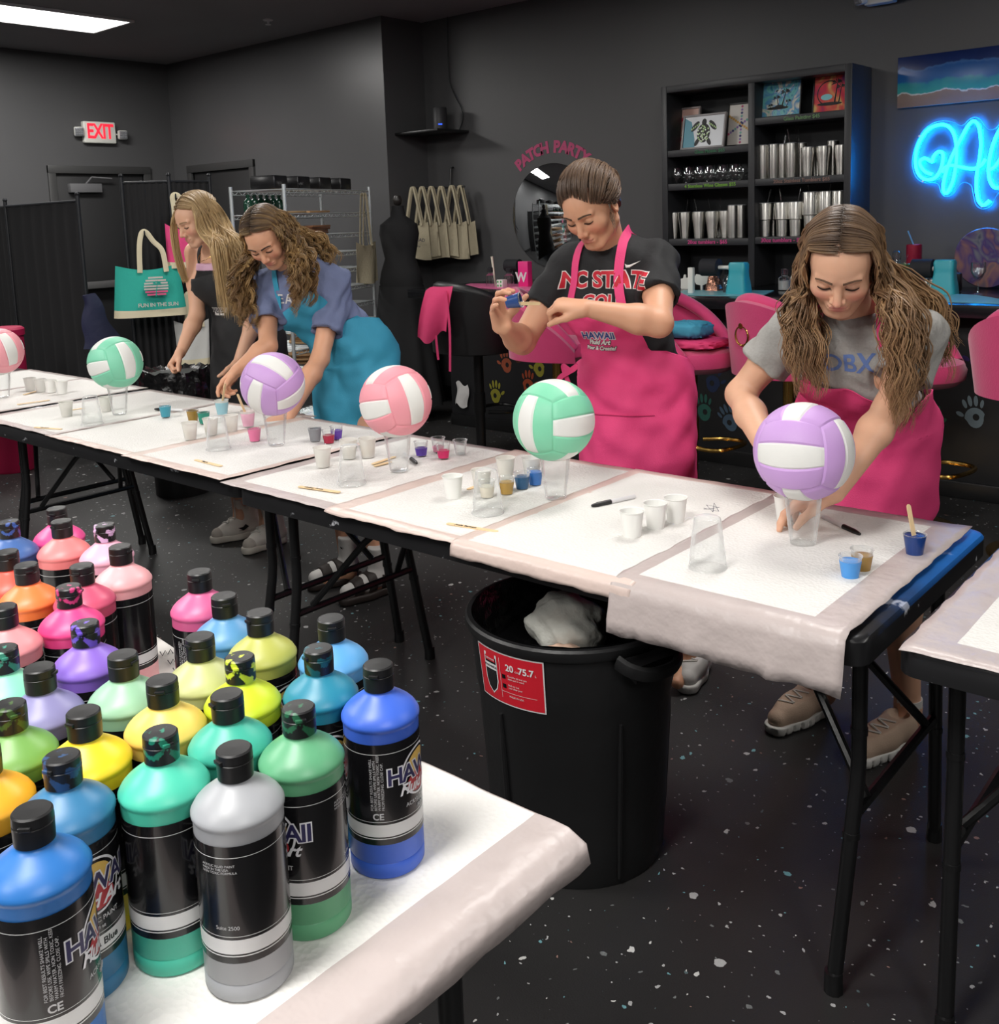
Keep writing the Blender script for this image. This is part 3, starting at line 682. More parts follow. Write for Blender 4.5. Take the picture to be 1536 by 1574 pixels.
def disc2d(r, n=32, z=0.0, sy=1.0):
    # rings so that it can bend round the bottle
    vs = [Vector((0, 0, z))]; fs = []; R_ = 5
    for q in range(1, R_+1):
        for k in range(n): vs.append(Vector((r*q/R_*cos(2*pi*k/n), r*q/R_*sin(2*pi*k/n)*sy, z)))
    for k in range(n): fs.append((0, 1+k, 1+(k+1) % n))
    for q in range(R_-1):
        for k in range(n): fs.append((1+q*n+k, 1+(q+1)*n+k, 1+(q+1)*n+(k+1) % n, 1+q*n+(k+1) % n))
    return vs, fs
MEM = [mat('emblem_white', (226, 226, 230), 0.35), mat('emblem_navy', (46, 44, 84), 0.35), mat('emblem_red', (176, 52, 58), 0.35), mat('emblem_gold', (214, 178, 92), 0.35)]
T_HAW = text_mb('HAWAII', 0.0265, 0.0, 0.0006, space=0.92); T_HAWO = text_mb('HAWAII', 0.0265, 0.0, 0.002, space=0.92); T_FLU = text_mb('Fluid Art', 0.0175, 0.0, 0.0005, shear=0.35); T_ACR = text_mb('ACRYLIC PAINT', 0.0066, 0.0, 0.0001); T_OZ = text_mb('32 fl oz', 0.0045)
T_BACK = text_mb('FOR BEST RESULTS SHAKE WELL\nBEFORE USE. WIPE SPILLS WITH\nWARM WATER. NON TOXIC. KEEP\nFROM FREEZING. CLOSE CAP.', 0.0042, 0.0, 0.0, 'LEFT'); T_CE = text_mb('CE', 0.0105, 0.0, 0.0003)
T_SIDE = text_mb('ACRYLIC FLUID PAINT\nMADE IN THE USA\nNON TOXIC FORMULA', 0.0034, 0.0, 0.0, 'LEFT'); T_ADDR = text_mb('Suite 2500', 0.0055, 0.0, 0.0, 'LEFT')
def dress_label(lab, ae, name=None, rich=True):
    em = MB(); em.cur = 0
    vs, fs = ring2d(0.0262, 0.0285); em.add(wrap(vs, RL, ae, 0.118), fs)
    em.cur = 3; vs, fs = disc2d(0.019, sy=0.8); em.add(wrap(vs, RL, ae, 0.126), fs)
    em.cur = 2; vs, fs = disc2d(0.0205, 32, 0.0001, 0.62); em.add(wrap(vs, RL, ae, 0.106), fs)
    em.cur = 0; em.add(wrap([v+Vector((0, 0, 0.0003)) for v in T_HAWO[0]], RL, ae, 0.1205), T_HAWO[1])
    em.cur = 1; em.add(wrap([v+Vector((0, 0, 0.0006)) for v in T_HAW[0]], RL, ae, 0.1205), T_HAW[1])
    em.cur = 0; em.add(wrap([v+Vector((0, 0, 0.0006)) for v in T_FLU[0]], RL, ae, 0.1025), T_FLU[1])
    em.build('emblem', MEM, lab, smooth=False)
    def words(nm_, *ps):
        tx = MB()
        for T__, a_, z_, ro_ in ps: tx.add(wrap(T__[0], RL, ae+rad(a_), z_, ro_), T__[1])
        tx.build(nm_, MLT, lab, smooth=False)
    words('lettering', (T_ACR, 0, .0835, False), (T_OZ, 0, .0762, False))
    if rich:
        words('directions_text', (T_BACK, -75, .084, True)); words('conformity_mark', (T_CE, -75, .0765, False)); words('side_text', (T_SIDE, 95, .138, False)); words('address_text', (T_ADDR, 110, .079, False))
    if name:
        v, f = text_mb(name, 0.0098, 0.0, 0.0003); MB().add(wrap(v, RL, ae, 0.0598), f).build('colour_name', mat('label_ink', (28, 28, 30), 0.5), lab, smooth=False)
def mat_smear(c):
    nm = 'cap_smear_%d_%d_%d' % c
    if nm in MATS: return MATS[nm]
    m, n, l, p = _nt(nm); tc = n.new('ShaderNodeTexCoord'); nz = n.new('ShaderNodeTexNoise'); nz.inputs['Scale'].default_value = 70; nz.inputs['Detail'].default_value = 3; l.new(tc.outputs['Object'], nz.inputs['Vector'])
    cr = n.new('ShaderNodeValToRGB'); cr.color_ramp.elements[0].position = 0.56; cr.color_ramp.elements[1].position = 0.6; cr.color_ramp.elements[0].color = (0.008, 0.008, 0.009, 1); cr.color_ramp.elements[1].color = srgb(*c)
    l.new(nz.outputs['Fac'], cr.inputs[0]); l.new(cr.outputs[0], p.inputs['Base Color']); p.inputs['Roughness'].default_value = 0.4
    MATS[nm] = m; return m
# cap pixel, paint colour, words, emblem turn (from the camera side), colour name, cap smear
BT = [((62, 1222), (40, 108, 180), 'bright blue paint bottle at the bottom left corner of the photo', 78, None, None),
 ((97, 1160), (52, 116, 158), 'steel blue paint bottle between the bright blue one and the mint one', 24, 'Kona Blue', (40, 70, 110)),
 ((235, 1128), (74, 190, 162), 'mint green paint bottle in the front row with a smeared green cap', 130, None, (30, 120, 96)),
 ((348, 1147), (158, 160, 164), 'silver grey paint bottle in the front row', -150, None, None),
 ((455, 1085), (92, 160, 118), 'leaf green paint bottle right of the silver grey one', -52, 'Green', (40, 100, 70)),
 ((572, 1018), (60, 100, 206), 'royal blue paint bottle at the right end of the front table', 64, None, None),
 ((493, 995), (36, 128, 154), 'deep teal paint bottle behind the royal blue one', 10, None, (20, 80, 90)),
 ((507, 953), (92, 160, 214), 'light sky blue paint bottle behind the deep teal one', 30, None, None),
 ((338, 1070), (64, 172, 150), 'turquoise paint bottle behind the silver grey one', 60, None, None),
 ((360, 1008), (196, 214, 44), 'neon yellow-green paint bottle with a streaked cap', 20, None, (200, 214, 60)),
 ((396, 942), (178, 180, 88), 'olive yellow paint bottle behind the neon yellow-green one', 40, None, None),
 ((310, 980), (182, 186, 126), 'pale khaki paint bottle left of the olive yellow one', -30, None, None),
 ((243, 1050), (236, 200, 98), 'pale yellow paint bottle right of the lemon yellow one', 10, None, None),
 ((187, 1005), (142, 186, 156), 'sage green paint bottle beside the purple one', 45, None, None),
 ((127, 1093), (242, 208, 40), 'lemon yellow paint bottle left of the pale yellow one', 0, None, None),
 ((10, 1138), (236, 168, 42), 'golden yellow paint bottle at the left edge behind the steel blue one', 20, None, None),
 ((27, 1081), (112, 162, 82), 'grass green paint bottle at the left edge above the golden yellow one', 35, None, (60, 90, 40)),
 ((55, 1031), (130, 126, 172), 'greyish lavender paint bottle behind the grass green one', 15, None, None),
 ((8, 998), (134, 216, 180), 'pale mint paint bottle at the left edge above the lavender one', 0, None, (60, 140, 120)),
 ((130, 957), (132, 98, 196), 'purple paint bottle below the hot pink one', 25, None, (110, 80, 200)),
 ((103, 897), (230, 70, 136), 'hot pink paint bottle with a pink-smeared cap', 40, None, (200, 60, 120)),
 ((10, 930), (232, 146, 150), 'soft pink paint bottle at the left edge beside the hot pink one', 10, None, None),
 ((178, 842), (238, 172, 176), 'pale blush paint bottle with its whole label showing, behind the hot pink one', -165, None, None),
 ((117, 870), (206, 84, 116), 'rose paint bottle tucked behind the hot pink and blush ones', 0, None, None),
 ((160, 806), (238, 176, 198), 'pale orchid pink paint bottle with drips on its cap', 20, None, (220, 180, 220)),
 ((94, 800), (238, 134, 134), 'salmon paint bottle left of the pale orchid one', 30, None, None),
 ((83, 782), (236, 82, 150), 'magenta pink paint bottle farthest back, behind the salmon one', 0, None, None),
 ((17, 800), (70, 106, 168), 'denim blue paint bottle at the far left back', 10, None, (60, 90, 160)),
 ((-22, 786), (236, 150, 160), 'light pink paint bottle at the left edge behind the denim blue one', 10, None, None),
 ((47, 865), (240, 128, 66), 'orange paint bottle behind the soft pink one', 25, None, None),
 ((15, 850), (238, 92, 76), 'coral red paint bottle at the left edge behind the orange one', 0, None, None),
 ((306, 878), (212, 96, 144), 'dusty rose paint bottle standing alone at the table back edge', 30, None, None),
 ((344, 915), (86, 144, 190), 'cornflower blue paint bottle beside the dusty rose one', 0, None, None)]
FZ = TZ+0.0045
BP = [atZ(b_[0][0], b_[0][1], FZ+0.235).xy for b_ in BT]
for it in range(60):      # bottles stand side by side: ease touching neighbours apart
    for i in range(len(BP)):
        for j in range(i):
            d = BP[i]-BP[j]; L = d.length
            if L < 0.0895: d = d/max(L, 1e-6)*(0.0898-L)/2; BP[i] = BP[i]+d; BP[j] = BP[j]-d
for k, (pxy, col, lab, turn, nm, sm) in enumerate(BT):
    p = Vector((BP[k].x, BP[k].y, FZ))
    b = empty('paint_bottle', lab, 'paint bottle', p, group='acrylic paint bottles')
    view = math.atan2(-p.y, -p.x)
    body_mb.build('body', mat('paint_%d_%d_%d' % col, col, 0.40), b)
    c = cap_mb.build('cap', mat_smear(sm) if sm else MCAP, b); c.rotation_euler = (0, 0, view+rad(random.uniform(-70, 70)))
    lb = LABEL.build('label', [MLB, MLW], b)
    near = k < 14 or k in (22, 19, 31)
    if near: dress_label(lb, view+rad(turn), nm, True)
pp = MB(); a, b_, c_, d_ = atZ(238, 977, FZ+0.001), atZ(330, 1040, FZ+0.001), atZ(300, 1075, FZ+0.001), atZ(205, 1010, FZ+0.001)
pp.sheet(lambda u, v: a.lerp(b_, u).lerp(d_.lerp(c_, u), v)+Vector((0, 0, 0.004*u*(1-u))), 6, 6, 0.0005)
note = tag(pp.build('paper_note', mat('note_paper', (226, 224, 218), 0.8)), 'white paper with handwriting behind the sage green bottle', 'paper')
hw = MB()
for (x0_, y0_) in ((246, 1005), (258, 1018), (266, 1030)):
    hw.tube([atZ(x0_+q*4, y0_+(4 if q % 2 else -3)-q*1.0, FZ+0.0055) for q in range(6)], 0.0009, 5)
hw.build('handwriting', mat('marker_ink', (25, 25, 30), 0.6), note)
# ------------------------------------------------------------------ trash can under the middle table
tc_ = (-1.338, 1.785, 0.0)
t = empty('trash_can', 'large black round trash can with a red sticker under the table', 'trash can', tc_)
MTC = mat('trash_can_plastic', (24, 24, 25), 0.42, bump=0.12, bscale=30, var=0.35, vscale=6)
H = 0.575
mb = MB().lathe([(0.0, 0.004), (0.19, 0.004), (0.197, 0.0), (0.201, 0.012), (0.2065, 0.10), (0.224, 0.40), (0.229, 0.42), (0.232, 0.46), (0.238, 0.545), (0.247, 0.548), (0.251, 0.556), (0.251, 0.570), (0.246, H), (0.236, H), (0.233, 0.56), (0.222, 0.40), (0.196, 0.02), (0, 0.015)], 64, None, False, False)
mb.build('can_body', MTC, t)
for s in (-1, 1):
    g = MB(); R = Matrix.Rotation(rad(-15 if s > 0 else 165), 4, 'Z')
    pts = [(0.242, -0.075, 0.545), (0.275, -0.065, 0.535), (0.295, -0.03, 0.525), (0.297, 0.03, 0.525), (0.275, 0.065, 0.535), (0.242, 0.075, 0.545)]
    g.tube([R @ Vector(p) for p in catmull(pts, 5)], 0.011, 8, flat=1.6, ref=(0, 0, 1))
    g.add([R @ Vector(v) for v in [(0.236, -0.07, 0.55), (0.285, -0.055, 0.545), (0.285, 0.055, 0.545), (0.236, 0.07, 0.55), (0.236, -0.07, 0.53), (0.27, -0.05, 0.50), (0.27, 0.05, 0.50), (0.236, 0.07, 0.53)]], [(0, 1, 2, 3), (4, 7, 6, 5), (0, 4, 5, 1), (3, 2, 6, 7), (1, 5, 6, 2)])
    g.build('handle', MTC, t)
# molded ribs down the side
for a in (-100, -28, 45, 152):
    a = rad(a); g = MB()
    g.tube([((0.2035+0.0885*z*0.65)*cos(a), (0.2035+0.0885*z*0.65)*sin(a), z) for z in (0.02, 0.1, 0.2, 0.3, 0.39)], [0.004, 0.007, 0.007, 0.007, 0.004], 8)
    g.build('rib', MTC, t)
# red sticker wrapped on the front
view = math.atan2(-tc_[1], -tc_[0]); st = MB(); SW, SH = 0.182, 0.116; a0 = view-rad(38); zc = 0.484; tl = rad(0)
def can_r(z): return 0.2255+(z-0.40)*0.10+0.0036
def cw(x, y, off=0.0): 
    z = zc+y; R = can_r(z)+off; a = a0+x/0.238; return (R*cos(a), R*sin(a), z)
def patch(mb, x0, x1, y0, y1, off, nx=12, ny=4, sh=None):
    vs = []
    for j in range(ny+1):
        for i in range(nx+1): vs.append(cw(x0+(x1-x0)*i/nx, y0+(y1-y0)*j/ny, off))
    mb.add(vs, [(j*(nx+1)+i, j*(nx+1)+i+1, (j+1)*(nx+1)+i+1, (j+1)*(nx+1)+i) for j in range(ny) for i in range(nx)])
st.cur = 0; patch(st, -SW/2-0.003, SW/2+0.003, -SH/2-0.003, SH/2+0.003, 0.0)
st.cur = 1; patch(st, -SW/2, SW/2, -SH/2, SH/2, 0.0004)
shield = [(-0.068, 0.048), (-0.026, 0.048), (-0.026, -0.012), (-0.032, -0.032), (-0.047, -0.046), (-0.062, -0.032), (-0.068, -0.012)]
st.cur = 0; vs = [cw(x, y, 0.0008) for x, y in shield]; st.add(vs, [tuple(range(len(vs)))])
st.cur = 2; vs = [cw(-0.047+(x+0.047)*0.86, (y-0.002)*0.88, 0.0012) for x, y in shield]; st.add(vs, [tuple(range(len(vs)))])
st.cur = 0; patch(st, -0.066, -0.028, 0.012, 0.026, 0.0015, 6, 1)
st.cur = 1; patch(st, -0.063, -0.031, 0.031, 0.042, 0.0016, 6, 1)
def cwt(s, size, x, y, cur, bold=0.0, al='LEFT'):
    v, f = text_mb(s, size, 0.0, bold, al); st.cur = cur; st.add([cw(p.x+x, p.y+y, 0.002) for p in v], f)
cwt('Rubbermaid', 0.0062, -0.047, 0.0365, 0, 0.0001, 'CENTER'); cwt('ROUGHNECK', 0.0068, -0.047, 0.019, 2, 0.0002, 'CENTER')
cwt('20', 0.0215, 0.001, 0.030, 0, 0.0006); cwt('GAL', 0.006, 0.0255, 0.026, 0); cwt('75.7', 0.0215, 0.034, 0.030, 0, 0.0006); cwt('L', 0.007, 0.074, 0.026, 0)
for yy, s in ((0.008, 'Durable lid and can\nstays put in wind'), (-0.013, 'Built to last\nyear after year'), (-0.037, 'MADE IN USA')): cwt(s, 0.0062, 0.005, yy, 0)
st.cur = 2; patch(st, -0.012, -0.002, 0.002, 0.012, 0.0012, 3, 1); patch(st, -0.012, -0.002, -0.02, -0.010, 0.0012, 3, 1)
st.cur = 0; patch(st, -0.016, 0.075, -0.0292, -0.0284, 0.0012, 8, 1); patch(st, -0.0172, -0.0164, -0.045, 0.048, 0.0012, 1, 4)
st.build('sticker', [MLW, mat('sticker_red', (196, 34, 48), 0.3), MLB], t, smooth=False)
# bin liner sagging inside
def liner(u, v):
    a = 2*pi*u; r = 0.234-0.05*v+0.012*noise2(cos(a)*2, v*2+sin(a)*2, 2)*(0.3+v); z = 0.578-0.15*v+0.01*noise2(sin(a)*3, v*3, 5)*v
    if v > 0.75: r *= (1-(v-0.75)*3.9)
    return (r*cos(a), r*sin(a), z)
MB().sheet(liner, 60, 14).build('bin_liner', mat('black_bin_liner', (14, 14, 15), 0.25, bump=0.6, bscale=25), t)
def crumple(name, c, sz, m, label, seed, cat='trash'):
    mb = MB()
    def fn(u, v):
        th = pi*v; a = 2*pi*u; k = 1+0.16*noise2((cos(a)*sin(th)+seed)*0.16, (sin(a)*sin(th)+cos(th))*0.16, seed)+0.04*noise2(cos(a)*sin(th)*0.5, sin(a)*sin(th)*0.4+cos(th)*0.4, seed)
        return (c[0]+sz[0]*k*sin(th)*cos(a), c[1]+sz[1]*k*sin(th)*sin(a), c[2]+sz[2]*k*cos(th))
    mb.sheet(fn, 56, 32); return tag(mb.build(name, m), label, cat)
MTI = mat('crumpled_tissue', (196, 196, 188), 0.8, bump=0.8, bscale=30)
crumple('crumpled_paper_towel', (-1.39, 1.83, 0.50), (0.10, 0.085, 0.075), MTI, 'crumpled whitish paper towel on top of the trash can contents', 1.3)
crumple('crumpled_pad', (-1.31, 1.72, 0.475), (0.06, 0.05, 0.032), mat('crumpled_pink_pad', (214, 180, 158), 0.7, bump=0.8, bscale=30), 'crumpled pinkish pad scrap in the trash can below the towel', 3.1)
# ------------------------------------------------------------------ bar counter along the back wall
BZ = 1.0; BF = 4.92; BW = 5.20
MBAR = mat('bar_black_paint', (34, 34, 36), 0.45, bump=0.04, bscale=80); MCT = mat('counter_black_laminate', (22, 23, 26), 0.18)
bar = empty('bar_counter', 'long black bar counter in front of the black back wall', 'bar counter', (-1.5, 5.4, 0))
xl = atY(694, 600, BW).x
def rel(o, mb): mb.v = [tuple(Vector(v)-o.location) for v in mb.v]; return mb
rel(bar, MB().bbox((xl, BW, 0), (0.9, BW+0.04, BZ-0.06), 0.003)).build('front_panel', MBAR, bar)
rel(bar, MB().bbox((xl, BW+0.04, 0), (xl+0.04, YB-0.02, BZ-0.06), 0.003)).build('end_panel', MBAR, bar)
rel(bar, MB().bbox((xl-0.12, BF, BZ-0.062), (0.9, YB-0.002, BZ), 0.004)).build('worktop', MCT, bar)
rel(bar, MB().bbox((xl, BW-0.012, 0), (0.9, BW, 0.085), 0.003)).build('kickboard', mat('kickboard_black', (24, 24, 25), 0.3), bar)
# painted handprints on the bar front
def hand_outline(mb, c, s, rot, mir, y):
    def P(x, z): 
        x *= mir; a = rot; return (c.x+s*(x*cos(a)-z*sin(a)), y, c.z+s*(x*sin(a)+z*cos(a)))
    def blob(pts, hole=None):
        n = len(pts); b = len(mb.v)
        mb.v += [P(*q) for q in pts]+[(P(*q)[0], y+0.004, P(*q)[2]) for q in pts]
        if hole:
            mb.v += [P(*q) for q in hole]; m_ = len(hole)
            for i in range(n): mb.f.append((b+i, b+(i+1) % n, b+2*n+(i+1) % n, b+2*n+i)); mb.mi.append(0)
        else: mb.f.append(tuple(b+i for i in range(n))); mb.mi.append(0)
    N = 20
    palm = [(0.30*cos(2*pi*k/N)*(1.05 if sin(2*pi*k/N) > 0 else 0.86), -0.05+0.33*sin(2*pi*k/N)) for k in range(N)]
    hole = [(0.03+0.10*cos(2*pi*k/N), -0.03+0.11*sin(2*pi*k/N)) for k in range(N)]
    blob(palm, hole)
    for (x, z, l, w_, a) in ((-0.26, 0.42, 0.30, 0.062, 0.25), (-0.09, 0.50, 0.36, 0.066, 0.07), (0.09, 0.49, 0.35, 0.066, -0.08), (0.26, 0.38, 0.27, 0.055, -0.28), (-0.44, 0.10, 0.26, 0.07, 0.95)):
        pts = []
        for k in range(14):
            t = 2*pi*k/14; u, v = w_*sin(t), l/2*cos(t); pts.append((x+u*cos(a)-v*sin(a), z+u*sin(a)+v*cos(a)))
        blob(pts)
HP = [(779, 560, (206, 104, 70), 0.1, 1, 'orange handprint below the elbow of the girl in the black shirt'), (798, 545, (128, 66, 50), -0.3, -1, 'brown handprint right of the orange one below the elbow'), (829, 566, (200, 192, 66), 0.15, 1, 'yellow handprint beside the gold stool pole'),
      (812, 592, (214, 96, 54), 0.0, -1, 'bright orange handprint just above the right mint volleyball'), (762, 607, (184, 178, 58), 0.05, -1, 'yellow-green handprint behind the black stool footrest'), (1046, 622, (96, 142, 76), 0.2, 1, 'green handprint left of the gold stool pole'),
      (1083, 632, (52, 120, 106), 0.05, 1, 'teal green handprint right of the gold stool pole'), (1122, 648, (86, 112, 136), 0.5, -1, 'slate blue handprint behind the elbow of the girl in the grey shirt'), (1096, 588, (36, 56, 98), -0.1, -1, 'navy handprint under the pink stool seat'),
      (1428, 648, (66, 150, 110), -0.05, -1, 'green handprint right of the grey-shirted girl, left of the pale one'), (1499, 640, (160, 178, 186), 0.15, 1, 'pale grey handprint at the right end of the bar front'), (1404, 694, (148, 168, 190), 0.3, 1, 'pale blue handprint behind the gold footrest'), (1508, 556, (98, 66, 160), 0.05, 1, 'purple handprint high on the right end of the bar front'),
      (868, 548, (150, 60, 50), 0.3, 1, 'dull red handprint behind the girl in the black shirt'), (1150, 600, (60, 80, 120), 0.2, 1, 'dark blue handprint behind the arm of the grey-shirted girl')]
for (x, y, col, ro, mi, lab) in HP:
    mb = MB(); hand_outline(mb, atY(x, y, BW), 0.155, ro, mi, BW-0.0012)
    tag(mb.build('handprint', mat('handprint_%d_%d_%d' % col, tuple(int(c*0.76) for c in col), 0.5), smooth=False), lab, 'handprint', 'painted handprints on the bar front')
# ------------------------------------------------------------------ bookshelf on the counter
SF = 5.70; bx0, bx1 = -3.47, -2.23; bz1 = 2.265
MSH = mat('shelf_black_paint', (46, 47, 50), 0.42, bump=0.05, bscale=60)
bs = empty('bookshelf', 'tall black two-column shelf unit standing on the bar counter', 'shelf', (-2.85, 5.85, BZ))
xd = atY(1155, 300, SF).x; T = 0.042
def part(n, a, b): return rel(bs, MB().bbox(a, b, 0.002)).build(n, MSH, bs)
part('side_panel', (bx0, SF, BZ), (bx0+T, YB-0.003, bz1)); part('side_panel', (bx1-T, SF, BZ), (bx1, YB-0.003, bz1)); part('divider', (xd-T/2, SF, BZ), (xd+T/2, YB-0.003, bz1-T))
part('top_panel', (bx0+T, SF, bz1-T), (bx1-T, YB-0.003, bz1)); rel(bs, MB().bbox((bx0+T, YB-0.012, BZ), (bx1-T, YB-0.004, bz1-T))).build('back_panel', mat('shelf_back', (22, 24, 28), 0.5), bs)
ZL = [atY(1026, 232, SF).z, atY(1028, 283.2, SF).z, atY(1028, 367.8, SF).z]; ZR = [atY(1162, 181.6, SF).z, atY(1162, 275.3, SF).z, atY(1162, 364.5, SF).z]
TXT = {('L', 0): ('Glass Mosaic $65', (60, 120, 84)), ('L', 1): ('4 Stemless Wine Glasses $55', (120, 176, 60)), ('L', 2): ('20oz tumblers - $65', (214, 70, 140)), ('R', 0): ('Glass Painting $45', (110, 150, 100)), ('R', 1): ('20oz Stainless Tumblers $65', (140, 110, 100)), ('R', 2): ('30oz tumblers - $70    40oz - $75', (206, 66, 136))}
for side, zs, x0_, x1_ in (('L', ZL, bx0+T, xd-T/2), ('R', ZR, xd+T/2, bx1-T)):
    for i, z in enumerate(zs):
        s = part('shelf_board', (x0_, SF+0.004, z-0.042), (x1_, YB-0.012, z))
        tx, c = TXT[(side, i)]; v, f = text_mb(tx, 0.034 if i == 2 else 0.03, 0.0008, 0.0006)
        wd = max(p.x for p in v)-min(p.x for p in v); k = min(1, (x1_-x0_)*0.94/wd)
        cxx = (x0_+x1_)/2+(0.02 if i != 2 else 0)
        mb = MB(); mb.add([p*k for p in v], f, frame((cxx, SF+0.0025, z-0.021), *WALLX)); rel(bs, mb).build('price_lettering', mat('price_%d_%d_%d' % c, c, 0.6), s, smooth=False)
# ------------------------------------------------------------------ steel tumblers and glasses
MSS = mat('brushed_steel', (214, 212, 206), 0.34, 1.0)
_p = MSS.node_tree.nodes['Principled BSDF']; _p.inputs['Anisotropic'].default_value = 0.85; _p.inputs['Anisotropic Rotation'].default_value = 0.25; _t = MSS.node_tree.nodes.new('ShaderNodeTangent'); _t.direction_type = 'RADIAL'; _t.axis = 'Z'; MSS.node_tree.links.new(_t.outputs[0], _p.inputs['Tangent']); MSTR = clear('clear_straw', (0.9, 0.9, 0.9), 0.4)
def tumbler(kind):
    if kind == 'skinny': return [(0.033, 0), (0.0345, 0.004), (0.0345, 0.016), (0.0365, 0.02), (0.037, 0.19), (0.0365, 0.2), (0.034, 0.201), (0.033, 0.195)], 0.2
    if kind == 'curve': return [(0.030, 0), (0.031, 0.004), (0.0325, 0.03), (0.036, 0.075), (0.0415, 0.115), (0.044, 0.145), (0.0425, 0.168), (0.040, 0.168), (0.040, 0.16)], 0.166
    if kind == 'thirty': return [(0.034, 0), (0.0345, 0.004), (0.0385, 0.098), (0.0455, 0.103), (0.0455, 0.108), (0.045, 0.112), (0.0505, 0.198), (0.049, 0.202), (0.047, 0.195)], 0.2
    return [(0.037, 0), (0.038, 0.004), (0.042, 0.12), (0.050, 0.126), (0.050, 0.134), (0.0505, 0.138), (0.054, 0.252), (0.052, 0.256), (0.050, 0.25)], 0.254
def put_tumbler(px_, z, kind, label, straw=0, Y=5.80, grp='steel tumblers on the shelf'):
    p = atY(px_, 300, Y); pr, h = tumbler(kind)
    r = empty('tumbler', label, 'tumbler', (p.x, Y, z+0.001), random.uniform(0, 6), grp)
    MB().lathe(pr, 32, None, True, False).build('body', MSS, r)
    rt = pr[-2][0]; MB().lathe([(rt-0.001, h-0.006), (rt-0.001, h+0.003), (rt-0.006, h+0.006), (0, h+0.006)], 24, None, True, False).build('lid', mat('clear_lid', (150, 152, 156), 0.15), r)
    for k in range(straw): MB().cyl((0.008, 0.012*k, h-0.02), (0.03+0.01*k, 0.012*k, h+0.085), 0.0033, seg=8).build('straw', MSTR, r)
o_ = lambda n: ['leftmost', 'second from left', 'third from left', 'fourth from left', 'fifth from left', 'sixth from left', 'seventh from left', 'eighth from left', 'ninth from left', 'rightmost'][n]
for i, (x, kd, st, Y) in enumerate(((1173, 'skinny', 0, 5.79), (1189.5, 'skinny', 0, 5.79), (1203, 'skinny', 1, 5.83), (1217, 'skinny', 1, 5.79), (1231, 'skinny', 2, 5.87), (1242, 'curve', 0, 5.77), (1257, 'curve', 0, 5.87), (1266, 'curve', 0, 5.78), (1280, 'skinny', 0, 5.88), (1293, 'curve', 0, 5.80))):
    put_tumbler(x, ZR[1], kd, 'steel tumbler, %s on the middle right shelf' % o_(i), st, Y)
for i, (x, kd, st, Y) in enumerate(((1036, 'curve', 1, 5.80), (1053, 'curve', 1, 5.79), (1074.5, 'curve', 1, 5.79), (1095, 'curve', 1, 5.79), (1107, 'curve', 1, 5.90), (1115, 'curve', 0, 5.83), (1127, 'skinny', 0, 5.79), (1139.5, 'skinny', 0, 5.82))):
    put_tumbler(x, ZL[2], kd, 'steel tumbler, %s on the lowest left shelf' % (o_(i) if i < 7 else 'rightmost'), st, Y)
for i, (x, kd, st, Y) in enumerate(((1177, 'thirty', 2, 5.80), (1189, 'thirty', 0, 5.92), (1203, 'thirty', 1, 5.80), (1224, 'thirty', 1, 5.80), (1247, 'forty', 1, 5.80), (1272, 'forty', 1, 5.81), (1291, 'forty', 0, 5.83))):
    put_tumbler(x, ZR[2], kd, 'large steel tumbler, %s on the lowest right shelf' % (o_(i) if i < 6 else 'rightmost'), st, Y)
MGL = clear('clear_glass', (0.96, 0.97, 0.97), 0.25, 0.02)
gpr = [(0.0, 0.003), (0.022, 0.003), (0.026, 0.0), (0.036, 0.012), (0.0445, 0.035), (0.046, 0.05), (0.042, 0.08), (0.034, 0.105), (0.033, 0.105), (0.041, 0.08), (0.0445, 0.05), (0.0, 0.01)]
for i, (x, Y) in enumerate(((1042, 5.79), (1060, 5.79), (1077, 5.79), (1092.5, 5.80), (1112, 5.79), (1131, 5.79), (1142, 5.90), (1101, 5.91))):
    p = atY(x, 280, Y)
    tag(MB().lathe(gpr, 28, None, False, False).build('stemless_glass', MGL, None, (p.x, Y, ZL[1]+0.001)), 'stemless glass, %s on the middle left shelf' % (o_(i) if i < 6 else ['', 'back right'][i-6] if i == 7 else 'back centre'), 'glass', 'stemless glasses on the shelf')
